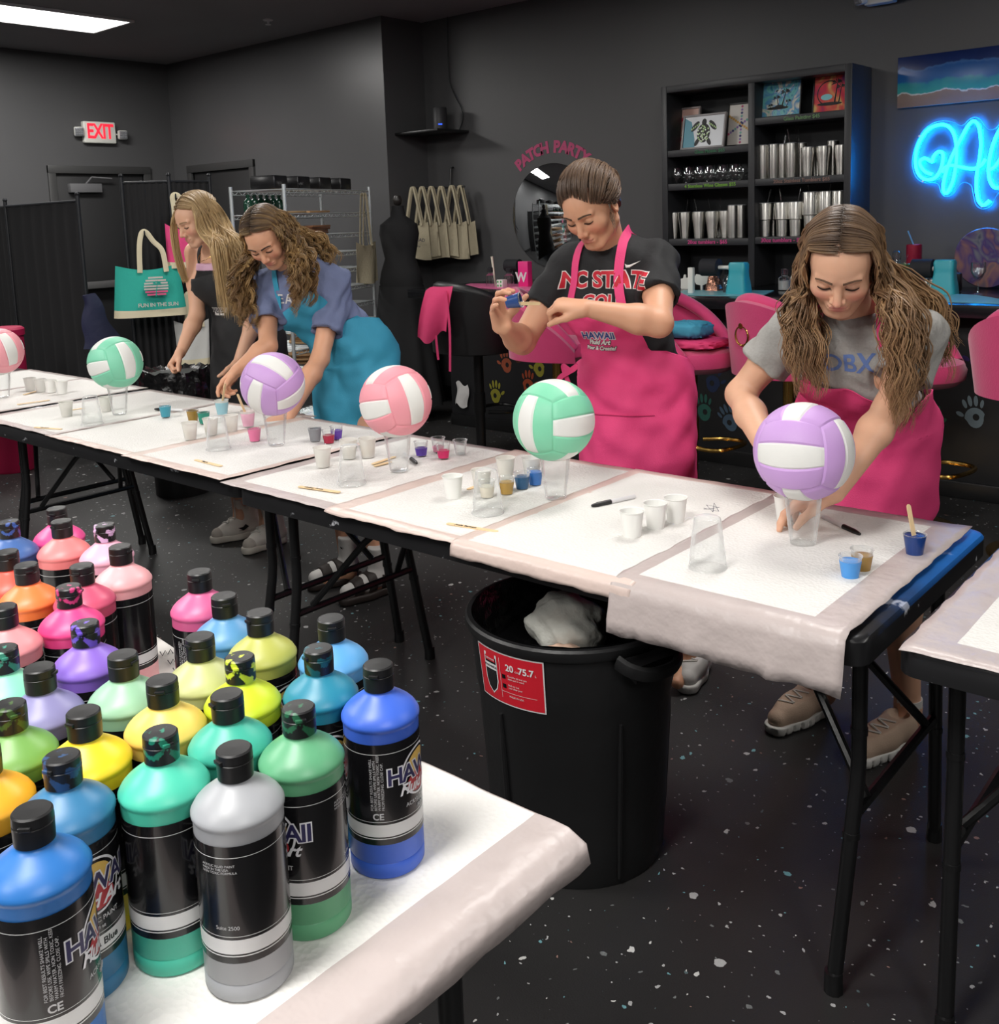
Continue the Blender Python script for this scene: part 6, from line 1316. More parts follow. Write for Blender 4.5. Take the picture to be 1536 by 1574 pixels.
def field_mesh(prims, h=0.006, fine=(), pad_=0.02, disp=None):
    """fine: list of (lo, hi, step) boxes that get a finer grid"""
    us = [q for q in prims if q.op == 'u']; lo = np.min([q.lo for q in us], 0)-pad_; hi = np.max([q.hi for q in us], 0)+pad_
    ax = [axis_coords(lo[i], hi[i], h, [(f[0][i], f[1][i], f[2]) for f in fine]) for i in range(3)]
    F = np.full([len(a) for a in ax], 0.08, dtype=np.float32)
    for q in prims:
        mg = 0.03+q.k; i0 = [max(0, np.searchsorted(ax[i], q.lo[i]-mg)-1) for i in range(3)]; i1 = [min(len(ax[i]), np.searchsorted(ax[i], q.hi[i]+mg)+1) for i in range(3)]
        if any(i1[i] <= i0[i] for i in range(3)): continue
        sl = tuple(slice(i0[i], i1[i]) for i in range(3)); g = np.meshgrid(*[ax[i][sl[i]] for i in range(3)], indexing='ij')
        P = np.stack([x.ravel() for x in g], 1); e = q.fn(P).reshape(g[0].shape).astype(np.float32); d = F[sl]; k = q.k
        if q.op == 'u': hh = np.clip(0.5+0.5*(d-e)/k, 0, 1); F[sl] = d*(1-hh)+e*hh-k*hh*(1-hh)
        else: e = -e; hh = np.clip(0.5-0.5*(d-e)/k, 0, 1); F[sl] = d*(1-hh)+e*hh+k*hh*(1-hh)
    S = F < 0; n = F.shape; cnt = np.zeros([m-1 for m in n], np.int8); off = [(a, b, c) for a in (0, 1) for b in (0, 1) for c in (0, 1)]
    cs = lambda A, o: A[o[0]:n[0]-1+o[0], o[1]:n[1]-1+o[1], o[2]:n[2]-1+o[2]]
    for o in off: cnt += cs(S, o)
    cells = np.argwhere((cnt > 0) & (cnt < 8)); idx = np.full(cnt.shape, -1, np.int32); idx[tuple(cells.T)] = np.arange(len(cells))
    acc = np.zeros((len(cells), 3)); num = np.zeros(len(cells)); XYZ = lambda c: np.stack([ax[i][c[:, i]] for i in range(3)], 1)
    for a in off:
        for axx in range(3):
            if a[axx]: continue
            b = list(a); b[axx] = 1; ca = cells+np.array(a); cb = cells+np.array(b); fa = F[tuple(ca.T)]; fb = F[tuple(cb.T)]; m = (fa < 0) != (fb < 0)
            t = np.where(m, fa/(fa-fb+1e-12), 0)[:, None]; p = XYZ(ca)*(1-t)+XYZ(cb)*t; acc += np.where(m[:, None], p, 0); num += m
    V = acc/num[:, None]; Q = []
    for axx in range(3):
        b, c = [(1, 2), (2, 0), (0, 1)][axx]; s0 = [slice(1, m-1) for m in n]; s1 = list(s0); s0[axx] = slice(0, n[axx]-1); s1[axx] = slice(1, n[axx])
        A, B = S[tuple(s0)], S[tuple(s1)]
        for flip in (False, True):
            e = np.argwhere((A & ~B) if not flip else (~A & B))
            if not len(e): continue
            e = e+np.array([0 if i == axx else 1 for i in range(3)]); d1 = np.zeros(3, int); d1[b] = 1; d2 = np.zeros(3, int); d2[c] = 1
            q = np.stack([idx[tuple((e-d1-d2).T)], idx[tuple((e-d2).T)], idx[tuple(e.T)], idx[tuple((e-d1).T)]], 1)
            Q.append(q[:, ::-1] if flip else q)
    Q = np.concatenate(Q)
    return V, Q
def np_obj(name, V, Q, m, parent, origin, colors=None, smooth_it=0, ang=None):
    me = bpy.data.meshes.new(name); me.vertices.add(len(V)); Vl = (V-np.asarray(origin)).astype(np.float32)
    nq = Q.shape[1]
    if smooth_it:
        for _ in range(smooth_it):
            s = np.zeros_like(Vl); c = np.zeros(len(Vl))
            for a in range(nq):
                b = (a+1) % nq
                for i, j in ((a, b), (b, a)): np.add.at(s, Q[:, i], Vl[Q[:, j]]); np.add.at(c, Q[:, i], 1)
            Vl = Vl*0.5+0.5*s/np.maximum(c, 1)[:, None]
    me.vertices.foreach_set('co', Vl.astype(np.float32).ravel()); me.loops.add(Q.size); me.loops.foreach_set('vertex_index', Q.astype(np.int32).ravel()); me.polygons.add(len(Q))
    me.polygons.foreach_set('loop_start', np.arange(0, Q.size, nq, dtype=np.int32))
    me.update(calc_edges=True); me.validate(); me.shade_smooth()
    for x in (m if isinstance(m, (list, tuple)) else [m]): me.materials.append(x)
    if colors is not None:
        for nm, C in colors.items():
            at = me.attributes.new(nm, 'FLOAT_COLOR' if C.ndim == 2 else 'FLOAT', 'POINT')
            at.data.foreach_set('color' if C.ndim == 2 else 'value', C.astype(np.float32).ravel())
    o = bpy.data.objects.new(name, me); COL.objects.link(o)
    if parent is not None: o.parent = parent
    return o
def march(prims, O, D, off=0.0, tmax=1.0, steps=60):
    """first point along each sight line at distance off from the field"""
    t = np.zeros(len(O))
    for _ in range(steps): d = evalf(prims, O+D*t[:, None])-off; t = np.clip(t+d*0.8, 0, tmax)
    return O+D*t[:, None], t
# ---- hair: clumped tubes with waves
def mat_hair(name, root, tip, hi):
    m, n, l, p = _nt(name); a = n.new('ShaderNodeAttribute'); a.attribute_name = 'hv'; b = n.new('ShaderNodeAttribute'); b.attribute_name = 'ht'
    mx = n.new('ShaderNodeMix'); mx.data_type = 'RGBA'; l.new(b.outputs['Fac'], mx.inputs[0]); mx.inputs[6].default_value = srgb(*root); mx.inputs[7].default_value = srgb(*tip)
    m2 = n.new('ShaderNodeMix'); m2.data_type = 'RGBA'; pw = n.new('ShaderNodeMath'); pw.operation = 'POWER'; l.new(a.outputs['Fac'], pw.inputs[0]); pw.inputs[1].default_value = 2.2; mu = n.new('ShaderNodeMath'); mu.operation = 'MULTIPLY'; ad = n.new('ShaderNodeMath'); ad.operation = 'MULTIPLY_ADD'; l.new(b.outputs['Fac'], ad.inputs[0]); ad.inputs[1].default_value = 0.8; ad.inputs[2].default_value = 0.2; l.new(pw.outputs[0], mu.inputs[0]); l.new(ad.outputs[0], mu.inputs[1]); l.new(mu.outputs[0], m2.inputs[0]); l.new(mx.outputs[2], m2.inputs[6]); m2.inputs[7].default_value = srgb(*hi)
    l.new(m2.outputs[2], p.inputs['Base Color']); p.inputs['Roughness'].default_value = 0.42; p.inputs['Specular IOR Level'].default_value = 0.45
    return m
def spline_np(P, n):
    P = np.asarray(P); N = len(P); t = np.linspace(0, N-1-1e-6, n); i = t.astype(int); f = (t-i)[:, None]; g = lambda k: P[np.clip(k, 0, N-1)]
    a, b, c, d = g(i-1), g(i), g(i+1), g(i+2); return 0.5*(2*b+(c-a)*f+(2*a-5*b+4*c-d)*f**2+(3*b-a-3*c+d)*f**3)
def strands_mesh(paths, rads, hv, seg=4, wave=None):
    """paths: list of (n,3); tubes of tapering radius"""
    Vs, Qs, HV, HT = [], [], [], []; b = 0
    for P, r, h in zip(paths, rads, hv):
        n = len(P); T = np.gradient(P, axis=0); T /= np.linalg.norm(T, axis=1)[:, None]+1e-9
        ref = np.where(np.abs(T[:, 2:3]) < 0.9, np.array([[0, 0, 1.0]]), np.array([[1.0, 0, 0]])); N_ = np.cross(T, ref); N_ /= np.linalg.norm(N_, axis=1)[:, None]+1e-9; B = np.cross(T, N_)
        tt = np.linspace(0, 1, n); rr = r*np.minimum(1, 0.12+9*tt)*np.minimum(1, 0.12+3.0*(1-tt)); a = 2*pi*np.arange(seg)/seg
        ring = P[:, None, :]+rr[:, None, None]*(np.cos(a)[None, :, None]*N_[:, None, :]+np.sin(a)[None, :, None]*B[:, None, :])
        Vs.append(ring.reshape(-1, 3)); i = np.arange(n-1)[:, None]*seg; k = np.arange(seg)[None, :]; k2 = (k+1) % seg
        Qs.append(np.stack([i+k, i+k2, i+seg+k2, i+seg+k], 2).reshape(-1, 4)+b); b += n*seg; HV.append(np.full(n*seg, h)); HT.append(np.repeat(tt, seg))
    return np.concatenate(Vs), np.concatenate(Qs), np.concatenate(HV), np.concatenate(HT)
# ------------------------------------------------------------------ people
def mat_skin(name, base, blush, lip):
    m, n, l, p = _nt(name); a = n.new('ShaderNodeAttribute'); a.attribute_name = 'skin'
    sp = n.new('ShaderNodeSeparateColor'); l.new(a.outputs['Color'], sp.inputs[0])
    m1 = n.new('ShaderNodeMix'); m1.data_type = 'RGBA'; l.new(sp.outputs[1], m1.inputs[0]); m1.inputs[6].default_value = srgb(*base); m1.inputs[7].default_value = srgb(*blush)
    m2 = n.new('ShaderNodeMix'); m2.data_type = 'RGBA'; l.new(sp.outputs[0], m2.inputs[0]); l.new(m1.outputs[2], m2.inputs[6]); m2.inputs[7].default_value = srgb(*lip)
    l.new(m2.outputs[2], p.inputs['Base Color']); p.inputs['Roughness'].default_value = 0.5
    p.inputs['Subsurface Weight'].default_value = 0.12; p.inputs['Subsurface Radius'].default_value = (0.012, 0.005, 0.003); p.inputs['Subsurface Scale'].default_value = 1.0
    nz = n.new('ShaderNodeTexNoise'); nz.inputs['Scale'].default_value = 220; tc = n.new('ShaderNodeTexCoord'); l.new(tc.outputs['Object'], nz.inputs['Vector'])
    bp = n.new('ShaderNodeBump'); bp.inputs['Strength'].default_value = 0.05; bp.inputs['Distance'].default_value = 0.002; l.new(nz.outputs['Fac'], bp.inputs['Height']); l.new(bp.outputs['Normal'], p.inputs['Normal'])
    return m
class Head:
    def __init__(s, c, f, roll=0.0, scale=1.0):
        s.c = V3(c); s.f = unit(f); up = V3(0, 0, 1); s.s = unit(np.cross(s.f, up)); s.u = np.cross(s.s, s.f)
        cr, sr = cos(roll), sin(roll); s.s, s.u = s.s*cr+s.u*sr, s.u*cr-s.s*sr; s.k = scale; s.A = np.array([s.s, s.f, s.u])
    def w(s, x, y, z): return s.c+s.k*(x*s.s+y*s.f+z*s.u)
    def loc(s, P): return ((P-s.c) @ s.A.T)/s.k
    def prims(s):
        k = s.k; w = s.w; A = s.A; P = []
        P.append(ellip(w(0, -0.014, 0.034), A, V3(.0735, .094, .084)*k, .02)); P.append(ellip(w(0, 0.020, -0.022), A, V3(.061, .068, .078)*k, .025))
        P.append(ellip(w(0, 0.030, 0.030), A, V3(.060, .064, .055)*k, .02))
        for q in (-1, 1):
            P.append(cone(w(q*.050, -.002, -.058), w(q*.022, .060, -.098), .020*k, .014*k, .03)); P.append(ball(w(q*.038, .056, -.026), .026*k, .025))
        P.append(ellip(w(0, .066, -.098), A, V3(.019, .016, .015)*k, .02))
        for q in (-1, 1): P.append(ellip(w(q*.031, .098, -.002), A, V3(.019, .018, .0125)*k, .014, 's'))
        for q in (-1, 1): P.append(cone(w(q*.046, .074, .0185), w(q*.014, .0875, .0165), .0068*k, .0068*k, .012))
        for q in (-1, 1): P.append(ellip(w(q*.031, .0715, -.002), A, V3(.0158, .0148, .0128)*k, .003))
        P.append(cone(w(0, .083, .006), w(0, .1045, -.0365), .0068*k, .0102*k, .012)); 
        for q in (-1, 1): P.append(ball(w(q*.0112, .0945, -.0405), .0078*k, .007))
        P.append(ellip(w(0, .077, -.068), A, V3(.025, .012, .017)*k, .016))
        P.append(ellip(w(0, .0865, -.0630), A, V3(.0215, .0060, .0040)*k, .004)); P.append(ellip(w(0, .0852, -.0715), A, V3(.0185, .0062, .0050)*k, .004))
        P.append(cone(w(-.023, .084, -.0668), w(.023, .084, -.0668), .0018*k, .0018*k, .002, 's'))
        for q in (-1, 1):
            P.append(ellip(w(q*.0745, -.012, -.008), np.array([unit(s.s*0.9-q*s.f*.35), unit(s.f*0.9+q*s.s*.35), s.u]), V3(.0085, .019, .031)*k, .006)); P.append(ellip(w(q*.083, -.006, -.006), A, V3(.006, .010, .018)*k, .005, 's'))
        return P
    def colors(s, V):
        q = s.loc(V); d = lambda c, r: np.linalg.norm((q-V3(c))/V3(r), axis=1)
        lip = np.clip(1.6-1.25*np.minimum(d((0, .087, -.0630), (.0215, .016, .0048)), d((0, .085, -.0718), (.0185, .016, .0058))), 0, 1)
        bl = np.zeros(len(V))
        for e in (-1, 1): bl = np.maximum(bl, np.clip(1.15-d((e*.04, .075, -.032), (.026, .04, .022)), 0, 1)*0.8)
        bl = np.maximum(bl, np.clip(1.2-d((0, .105, -.036), (.014, .02, .014)), 0, 1)*0.7)
        return lip, bl
def face_parts(H, body_prims, parent, origin, brow, lash=(40, 28, 24)):
    """eyebrows and lashes as small raised meshes on the face"""
    mbm = mat('brow_%d_%d_%d' % brow, brow, 0.7); ml = mat('lashes_dark', lash, 0.6)
    for q, nm in ((-1, 'left'), (1, 'right')):
        for kind in ('eyebrow', 'eyelashes'):
            n = 12; t = np.linspace(0, 1, n)
            if kind == 'eyebrow': x = q*(.0115+.040*t); z = .0175+.0065*np.sin(t*2.2)-.004*t; hw = .0030*(1-.55*t)
            else: x = q*(.0165+.030*t); z = -.0068-.0045*np.sin(pi*t)+.001*t; hw = np.full(n, .0015)*np.sin(pi*np.clip(t, .12, .9))**.5
            rows = []
            for e in (-1, 1): 
                O = np.array([H.w(x[i], .16, z[i]+e*hw[i]) for i in range(n)]); D = np.tile(-H.f, (n, 1)); R, _ = march(body_prims, O, D, .0006, .16); rows.append(R)
            mb = MB(); a, b = rows; off = H.f*(.0016 if kind == 'eyebrow' else .0030)
            vs = list(a-origin)+list(b-origin)+list(a-origin+off)+list(b-origin+off)
            fs = []
            for i in range(n-1): fs += [(i, i+1, n+i+1, n+i), (2*n+i, 3*n+i, 3*n+i+1, 2*n+i+1), (i, 2*n+i, 2*n+i+1, i+1), (n+i, n+i+1, 3*n+i+1, 3*n+i)]
            fs += [(0, n, 3*n, 2*n), (n-1, 2*n+n-1, 4*n-1, 2*n-1)]
            mb.add([tuple(v) for v in vs], fs); mb.build(kind, mbm if kind == 'eyebrow' else ml, parent)
def hand_prims(wr, a, n, side, curls, spread=1.0, thumb=(0.55, 0.5, 0.35), sc=1.0, tcurl=0.5):
    """wr wrist, a axis to the fingers, n palm normal (fingers curl towards it), side: unit vector to the thumb side"""
    wr = V3(wr); a = unit(a); n = unit(V3(n)-a*np.dot(n, a)); s = np.cross(a, n); s = s if np.dot(s, side) > 0 else -s; P = []; k = .007
    kn = [wr+sc*(a*x+s*y+n*z) for x, y, z in ((.083, .027, 0), (.087, .009, -.003), (.083, -.010, -.002), (.074, -.027, .002))]
    base = [wr+sc*(a*.012+s*y) for y in (.016, .006, -.006, -.015)]
    for b, q, r in zip(base, kn, (.0125, .0130, .0125, .0115)): P.append(cone(b, q, .0145*sc, r*sc*.86, .016))
    L = (.068, .076, .071, .055); R = (.0088, .009, .0086, .0076); sp_ = (.14, .03, -.07, -.2); tips = []
    for i in range(4):
        c = curls[i]; d0 = unit(a+s*sp_[i]*spread); p = kn[i]; ang = 0
        for j, fr in enumerate((.45, .31, .24)):
            ang += c[j] if isinstance(c, (tuple, list)) else c*(0.9, 1.1, 0.7)[j]
            d = d0*cos(ang)+n*sin(ang); q = p+d*L[i]*fr*sc; P.append(cone(p, q, R[i]*sc*(1-.07*j), R[i]*sc*(1-.07*(j+1)), .0035)); p = q
        tips.append(p)
    t0 = wr+sc*(a*.020+s*.020+n*.006); d = unit(s*thumb[0]+a*thumb[1]+n*thumb[2]); t1 = t0+d*.040*sc; d2 = unit(d*(1-tcurl*.5)+a*tcurl*.8+n*tcurl*.2); t2 = t1+d2*.030*sc; t3 = t2+unit(d2+n*.25)*.024*sc
    P += [cone(t0, t1, .0155*sc, .0118*sc, .014), cone(t1, t2, .0112*sc, .0098*sc, .005), cone(t2, t3, .0096*sc, .0078*sc, .004)]
    return P, tips, t3
def bbox_of(prims, m=0.01): return np.min([p.lo for p in prims], 0)-m, np.max([p.hi for p in prims], 0)+m
MSHOE_W = mat('sneaker_white', (222, 216, 206), 0.6, var=0.12, vscale=30); MSOLE = mat('sole_offwhite', (208, 202, 190), 0.6)
def shoe_mesh(toe, d, L=0.245, kind='high', roll=0.0):
    """shoe shape as distance field; toe tip on the floor at toe, heel towards -d"""
    d = unit(V3(d[0], d[1], 0)); s = V3(-d[1], d[0], 0); z = V3(0, 0, 1); w = lambda x, y, h: V3(toe[0], toe[1], 0)+d*(x-L)+s*y+z*h
    hi_ = kind == 'high'
    up = [cone(w(.038, 0, .05), w(.13, 0, .052), .036, .034, .03), cone(w(.13, 0, .048), w(L-.045, 0, .040), .038, .029, .03), cone(w(.045, 0, .06), w(.058, 0, .165 if hi_ else .075), .036, .038, .02), cone(w(.07, 0, .10 if hi_ else .07), w(.165, 0, .058), .033, .026, .03)]
    if hi_: up += [cone(w(.088, 0, .10), w(.105, 0, .185), .020, .022, .012)]
    lo, hi = bbox_of(up, .08); up.append(plane_cut(w(0, 0, .022), (0, 0, -1), lo, hi, .004)); top = .182 if kind == 'high' else .098
    up.append(plane_cut(w(0.05, 0, top), unit(z-d*.12) if hi_ else unit(z+d*.15), lo, hi, .004)); up.append(cone(w(.055, 0, .10), w(.068, 0, .22), .026, .038, .006, 's'))
    so = [cone(w(.036, 0, .018), w(.12, 0, .018), .037, .036, .03), cone(w(.12, 0, .018), w(L-.042, 0, .020), .038, .036, .03)]
    lo, hi = bbox_of(so, .08); so.append(plane_cut(w(0, 0, .034 if hi_ else .030), z, lo, hi, .003)); so.append(plane_cut(w(0, 0, .001), -z, lo, hi, .003))
    return up, so, w
class Person: pass
def build_person(spec):
    p = Person(); J = spec['J']; org = V3(spec['origin']); p.org = org
    root = empty('person', spec['label'], 'person', tuple(org)); p.root = root
    H = Head(J['head'], spec['face'], spec.get('roll', 0), spec.get('hs', 1.0)); p.H = H
    pel, wai, che, nek = J['pelvis'], J['waist'], J['chest'], J['neck']; SR, SL = J['shR'], J['shL']; sv = unit(SR-SL)     # sv: to the person's right
    hipv = unit(spec.get('hipv', sv)); fr = lambda up_, s_: unit(np.cross(up_, s_))
    def frame3(up_, s_): u = unit(up_); s = unit(s_-u*np.dot(s_, u)); return np.array([s, np.cross(u, s), u])
    Ap, Aw, Ac = frame3(wai-pel, hipv), frame3(che-wai, hipv+sv), frame3(nek-che, sv); p.Ap, p.Aw, p.Ac = Ap, Aw, Ac
    g = spec.get('girth', 1.0)
    torso = [ellip(pel, Ap, V3(.141, .108, .135)*g, .05), ellip(wai, Aw, V3(.128, .096, .125)*g, .05), ellip(che, Ac, V3(.148, .108, .165)*g, .05)]
    for q in (-1, 1): torso.append(ellip(che+Ac[0]*q*.062+Ac[1]*.072*g-Ac[2]*.015, Ac, V3(.058, .048, .056)*g, .03))
    sh0 = nek-unit(nek-che)*.045
    for S in (SR, SL): torso.append(cone(sh0, S, .050, .044, .045))
    p.torso = torso; p.core = torso
    limbs = []; ua, fa, wr_ = .044*g, .036*g, .0245*spec.get('wrist', 1.0)
    for side in ('R', 'L'):
        S, E, W = J['sh'+side], J['el'+side], J['wr'+side]; mid = S+(E-S)*.5; f1 = E+(W-E)*.28
        limbs += [cone(S, mid, .048*g, ua, .03), cone(mid, E, ua, .037*g, .02), cone(E, f1, .037*g, .040*g, .02), cone(f1, W, .040*g, wr_, .02)]
    legs = []
    for side in ('R', 'L'):
        Hh, K, A_ = J['hip'+side], J['kn'+side], J['an'+side]; c1 = K+(A_-K)*.3
        legs += [cone(Hh, K, .082*g, .054*g, .04), cone(K, c1, .052*g, .053*g, .03), cone(c1, A_, .053*g, .033, .02), cone(A_, A_+V3(0, 0, -.03), .033, .032, .02), cone(A_+V3(0, 0, -.03), A_+V3(spec['toe'][side][0], spec['toe'][side][1], 0)*.11+V3(0, 0, .036-A_[2]), .028, .020, .02)]
    neck = [cone(sh0-unit(nek-che)*.02, H.w(0, -.028, -.055), .056, .050, .03)]
    body = torso+neck+H.prims()+limbs+legs; hp = []; fine = [(H.c-.135, H.c+.135, spec.get('hres', .0027))]
    for hd in spec['hands']:
        q, tips, tt = hand_prims(**hd); hp += q; lo, hi = bbox_of(q, .006); fine.append((lo, hi, spec.get('handres', .003)))
    body += hp; p.body = body
    V, Q = field_mesh(body, spec.get('res', .0075), fine)
    lip, bl = H.colors(V); bl = np.maximum(bl, 0); C = np.stack([lip, bl, np.zeros(len(V)), np.ones(len(V))], 1)
    p.bobj = np_obj('body', V, Q, spec['skin'], root, org, {'skin': C})
    face_parts(H, H.prims(), p.bobj, org, spec['brow'])
    # cloth fields
    inf = lambda prs, d: [Prim((lambda f_: (lambda P: f_(P)-d))(q.fn), q.lo-d, q.hi+d, q.k, q.op) for q in prs]; p.inf = inf
    return p
def cloth_noise(V, amp, sc, seed):
    x, y, z = V[:, 0]*sc, V[:, 1]*sc, V[:, 2]*sc; return amp*(np.sin(x*1.3+y*2.1+seed)*np.cos(z*1.7-x*.8+seed*2)+.6*np.sin(2.3*z+1.9*x-y+seed*3)+.35*np.sin(4.7*z-3.9*y+2.3*x+seed))
def vnormals(V, Q):
    n = np.cross(V[Q[:, 2]]-V[Q[:, 0]], V[Q[:, 3]]-V[Q[:, 1]]); N = np.zeros_like(V)
    for i in range(4): np.add.at(N, Q[:, i], n)
    return N/(np.linalg.norm(N, axis=1)[:, None]+1e-12)
def tee(p, spec, m, sleeve=0.62, loose=.013, hem=None, neck_r=.072, amp=.004, seed=1, name='t_shirt', sl_r=.064):
    J = spec['J']; H = p.H; pr = p.inf(p.torso, loose)
    for side in ('R', 'L'):
        S, E = J['sh'+side], J['el'+side]; d = unit(E-S); L = np.linalg.norm(E-S); e = S+(E-S)*sleeve; g = spec.get('girth', 1.0)
        pr += [cone(S, e, .052*g, sl_r*g, .03)]
    nk = J['neck']; up = unit(nk-J['chest']); lo, hi = bbox_of(pr, .05)
    for side in ('R', 'L'):
        S, E = J['sh'+side], J['el'+side]; d = unit(E-S); L = np.linalg.norm(E-S); e = S+d*L*sleeve; l2, h2 = np.minimum(e, e+d*.1)-.075, np.maximum(e, e+d*.1)+.075
        pr.append(Prim((lambda e_, d_: (lambda P: np.maximum(-((P-e_) @ d_), np.linalg.norm((P-e_)-((P-e_) @ d_)[:, None]*d_, axis=1)-.085)))(e, d), l2, h2, .004, 's'))
        pr.append(cone(S+d*L*(sleeve-.06), e+d*.03, .046, .0555*g, .004, 's'))
    pr.append(cone(nk+up*.01+p.Ac[1]*.012, nk+up*.14+p.Ac[1]*.03, neck_r*.82, neck_r*1.35, .008, 's'))
    if hem is not None: pr.append(plane_cut(hem[0], hem[1], lo, hi, .004))
    V, Q = field_mesh(pr, .0058); N = vnormals(V, Q); V = V+N*cloth_noise(V, amp, 26, seed)[:, None]
    o = np_obj(name, V, Q, m, p.root, p.org, smooth_it=1); p.tee = pr; return o
def wrap_sheet(p, pts, axes, u0, u1, off, field, nu=44, amp=.004, seed=1, name='apron', m=None, thick=.003, edge=None, fold=0.0, parent=None):
    """cloth laid on the field: rows follow pts (spine curve), columns turn from u0 to u1 (0 = straight ahead, + to the person's right)"""
    nv = len(pts); O, D = [], []; us = []
    for j in range(nv):
        a = u0[j] if hasattr(u0, '__len__') else u0; b = u1[j] if hasattr(u1, '__len__') else u1
        for i in range(nu+1):
            u = a+(b-a)*i/nu; r = axes[j][1]*cos(u)+axes[j][0]*sin(u); O.append(pts[j]+r*.5); D.append(-r); us.append((i/nu, j/(nv-1)))
    O, D = np.array(O), np.array(D); us = np.array(us); R, t = march(field, O, D, off, .49)
    fd = fold*np.sin(us[:, 0]*23+seed)*np.clip((us[:, 1]-.35)*1.6, 0, 1); R = R-D*(cloth_noise(R, amp, 24, seed)+amp*1.2+fd)[:, None]
    mb = MB(); W = nu+1; G = R.reshape(nv, W, 3)
    for _ in range(2): G[1:-1, 1:-1] = .5*G[1:-1, 1:-1]+.125*(G[:-2, 1:-1]+G[2:, 1:-1]+G[1:-1, :-2]+G[1:-1, 2:])
    R = G.reshape(-1, 3); Rb = R+D*thick; n0 = len(R)
    vs = [tuple(v-p.org) for v in R]+[tuple(v-p.org) for v in Rb]; fs = []
    for j in range(nv-1):
        for i in range(nu): q = (j*W+i, j*W+i+1, (j+1)*W+i+1, (j+1)*W+i); fs += [q, tuple(n0+x for x in reversed(q))]
    rim = list(range(W))+[j*W+nu for j in range(1, nv)]+[(nv-1)*W+i for i in range(nu-1, -1, -1)]+[j*W for j in range(nv-2, 0, -1)]
    for k in range(len(rim)): a, b = rim[k], rim[(k+1) % len(rim)]; fs.append((b, a, n0+a, n0+b))
    mb.add(vs, fs); o = mb.build(name, m, parent or p.root, ang=80); p.G = G; return o
def ribbon(p, pts, field, off, hw, name, m, parent=None, proj=True, n=10, thick=.002):
    P = np.array([np.array(q) for q in catmull(pts, n)]); 
    if proj:
        for _ in range(12):
            e = 1e-3; d = evalf(field, P)-off; gr = np.stack([evalf(field, P+V3(*[e if i == k else 0 for i in range(3)]))-evalf(field, P-V3(*[e if i == k else 0 for i in range(3)])) for k in range(3)], 1)/(2*e); gn = gr/(np.linalg.norm(gr, axis=1)[:, None]+1e-9); P = P-gn*np.clip(d, -.02, .02)[:, None]
        N = gn
    else: N = np.tile(V3(0, -1, 0), (len(P), 1))
    T = np.gradient(P, axis=0); S = np.cross(T, N); S /= np.linalg.norm(S, axis=1)[:, None]+1e-9; n_ = len(P)
    vs = [P+S*hw, P-S*hw, P+S*hw+N*thick, P-S*hw+N*thick]; V = np.concatenate(vs)-p.org; fs = []
    for i in range(n_-1):
        for a, b in ((0, 1), (1, 3), (3, 2), (2, 0)): fs.append((a*n_+i, b*n_+i, b*n_+i+1, a*n_+i+1))
    fs += [(0, 2*n_, 3*n_, n_), (n_-1, 2*n_-1, 4*n_-1, 3*n_-1)]
    return MB().add([tuple(v) for v in V], fs).build(name, m, parent or p.root, ang=60)
def densify(v, f, mx=.007):
    import bmesh
    bm = bmesh.new(); vs = [bm.verts.new(q) for q in v]
    for q in f:
        try: bm.faces.new([vs[i] for i in q])
        except ValueError: pass
    bmesh.ops.triangulate(bm, faces=bm.faces)
    for _ in range(4):
        e = [x for x in bm.edges if x.calc_length() > mx]
        if not e: break
        bmesh.ops.subdivide_edges(bm, edges=e, cuts=1); bmesh.ops.triangulate(bm, faces=[x for x in bm.faces if len(x.verts) > 3])
    bm.verts.index_update(); r = [q.co.copy() for q in bm.verts], [tuple(q.index for q in x.verts) for x in bm.faces]; bm.free(); return r
def push_out(P, prims, m=.003, it=2):
    for _ in range(it):
        d = evalf(prims, P); k = d < m
        if not k.any(): break
        Q = P[k]; e = 1e-3; g = np.stack([evalf(prims, Q+V3(*[e if i == j else 0 for i in range(3)]))-evalf(prims, Q-V3(*[e if i == j else 0 for i in range(3)])) for j in range(3)], 1); g /= np.linalg.norm(g, axis=1)[:, None]+1e-9; P[k] = Q+g*(m-d[k])[:, None]
    return P
def print_on(p, text, size, c, xd, yd, target, m, parent, bold=.002, shear=0, outline=None, name='lettering', bend=0.0, space=1.0, off=.0012):
    """lettering laid on the cloth of the target object"""
    from mathutils.bvhtree import BVHTree
    me = target.data; T_ = BVHTree.FromPolygons([v.co.copy() for v in me.vertices], [tuple(q.vertices) for q in me.polygons]); F_ = frame(Vector(c)-Vector(p.org), xd, yd); z = F_.col[2].to_3d()
    for (bb, mm, of) in (((outline[0], outline[1], off), (bold, m, off+.0012)) if outline else ((bold, m, off),)):
        v, f = densify(*text_mb(text, size, 0.0, bb, shear=shear, space=space)); out = []; last = 0.0
        for q in v:
            w_ = F_ @ Vector((q.x, q.y+bend*q.x*q.x, 0)); h = T_.ray_cast(w_+z*.25, -z, .5)
            if h[0] is not None: last = (h[0]-w_).dot(z); out.append(h[0]+z*of)
            else: out.append(w_+z*(last+of))
        o = MB().add(out, f).build(name, mm, parent, smooth=False)
    return o
def skin_curls(*a): return a
A3 = lambda x, y, Y: np.array(atY(x, y, Y))
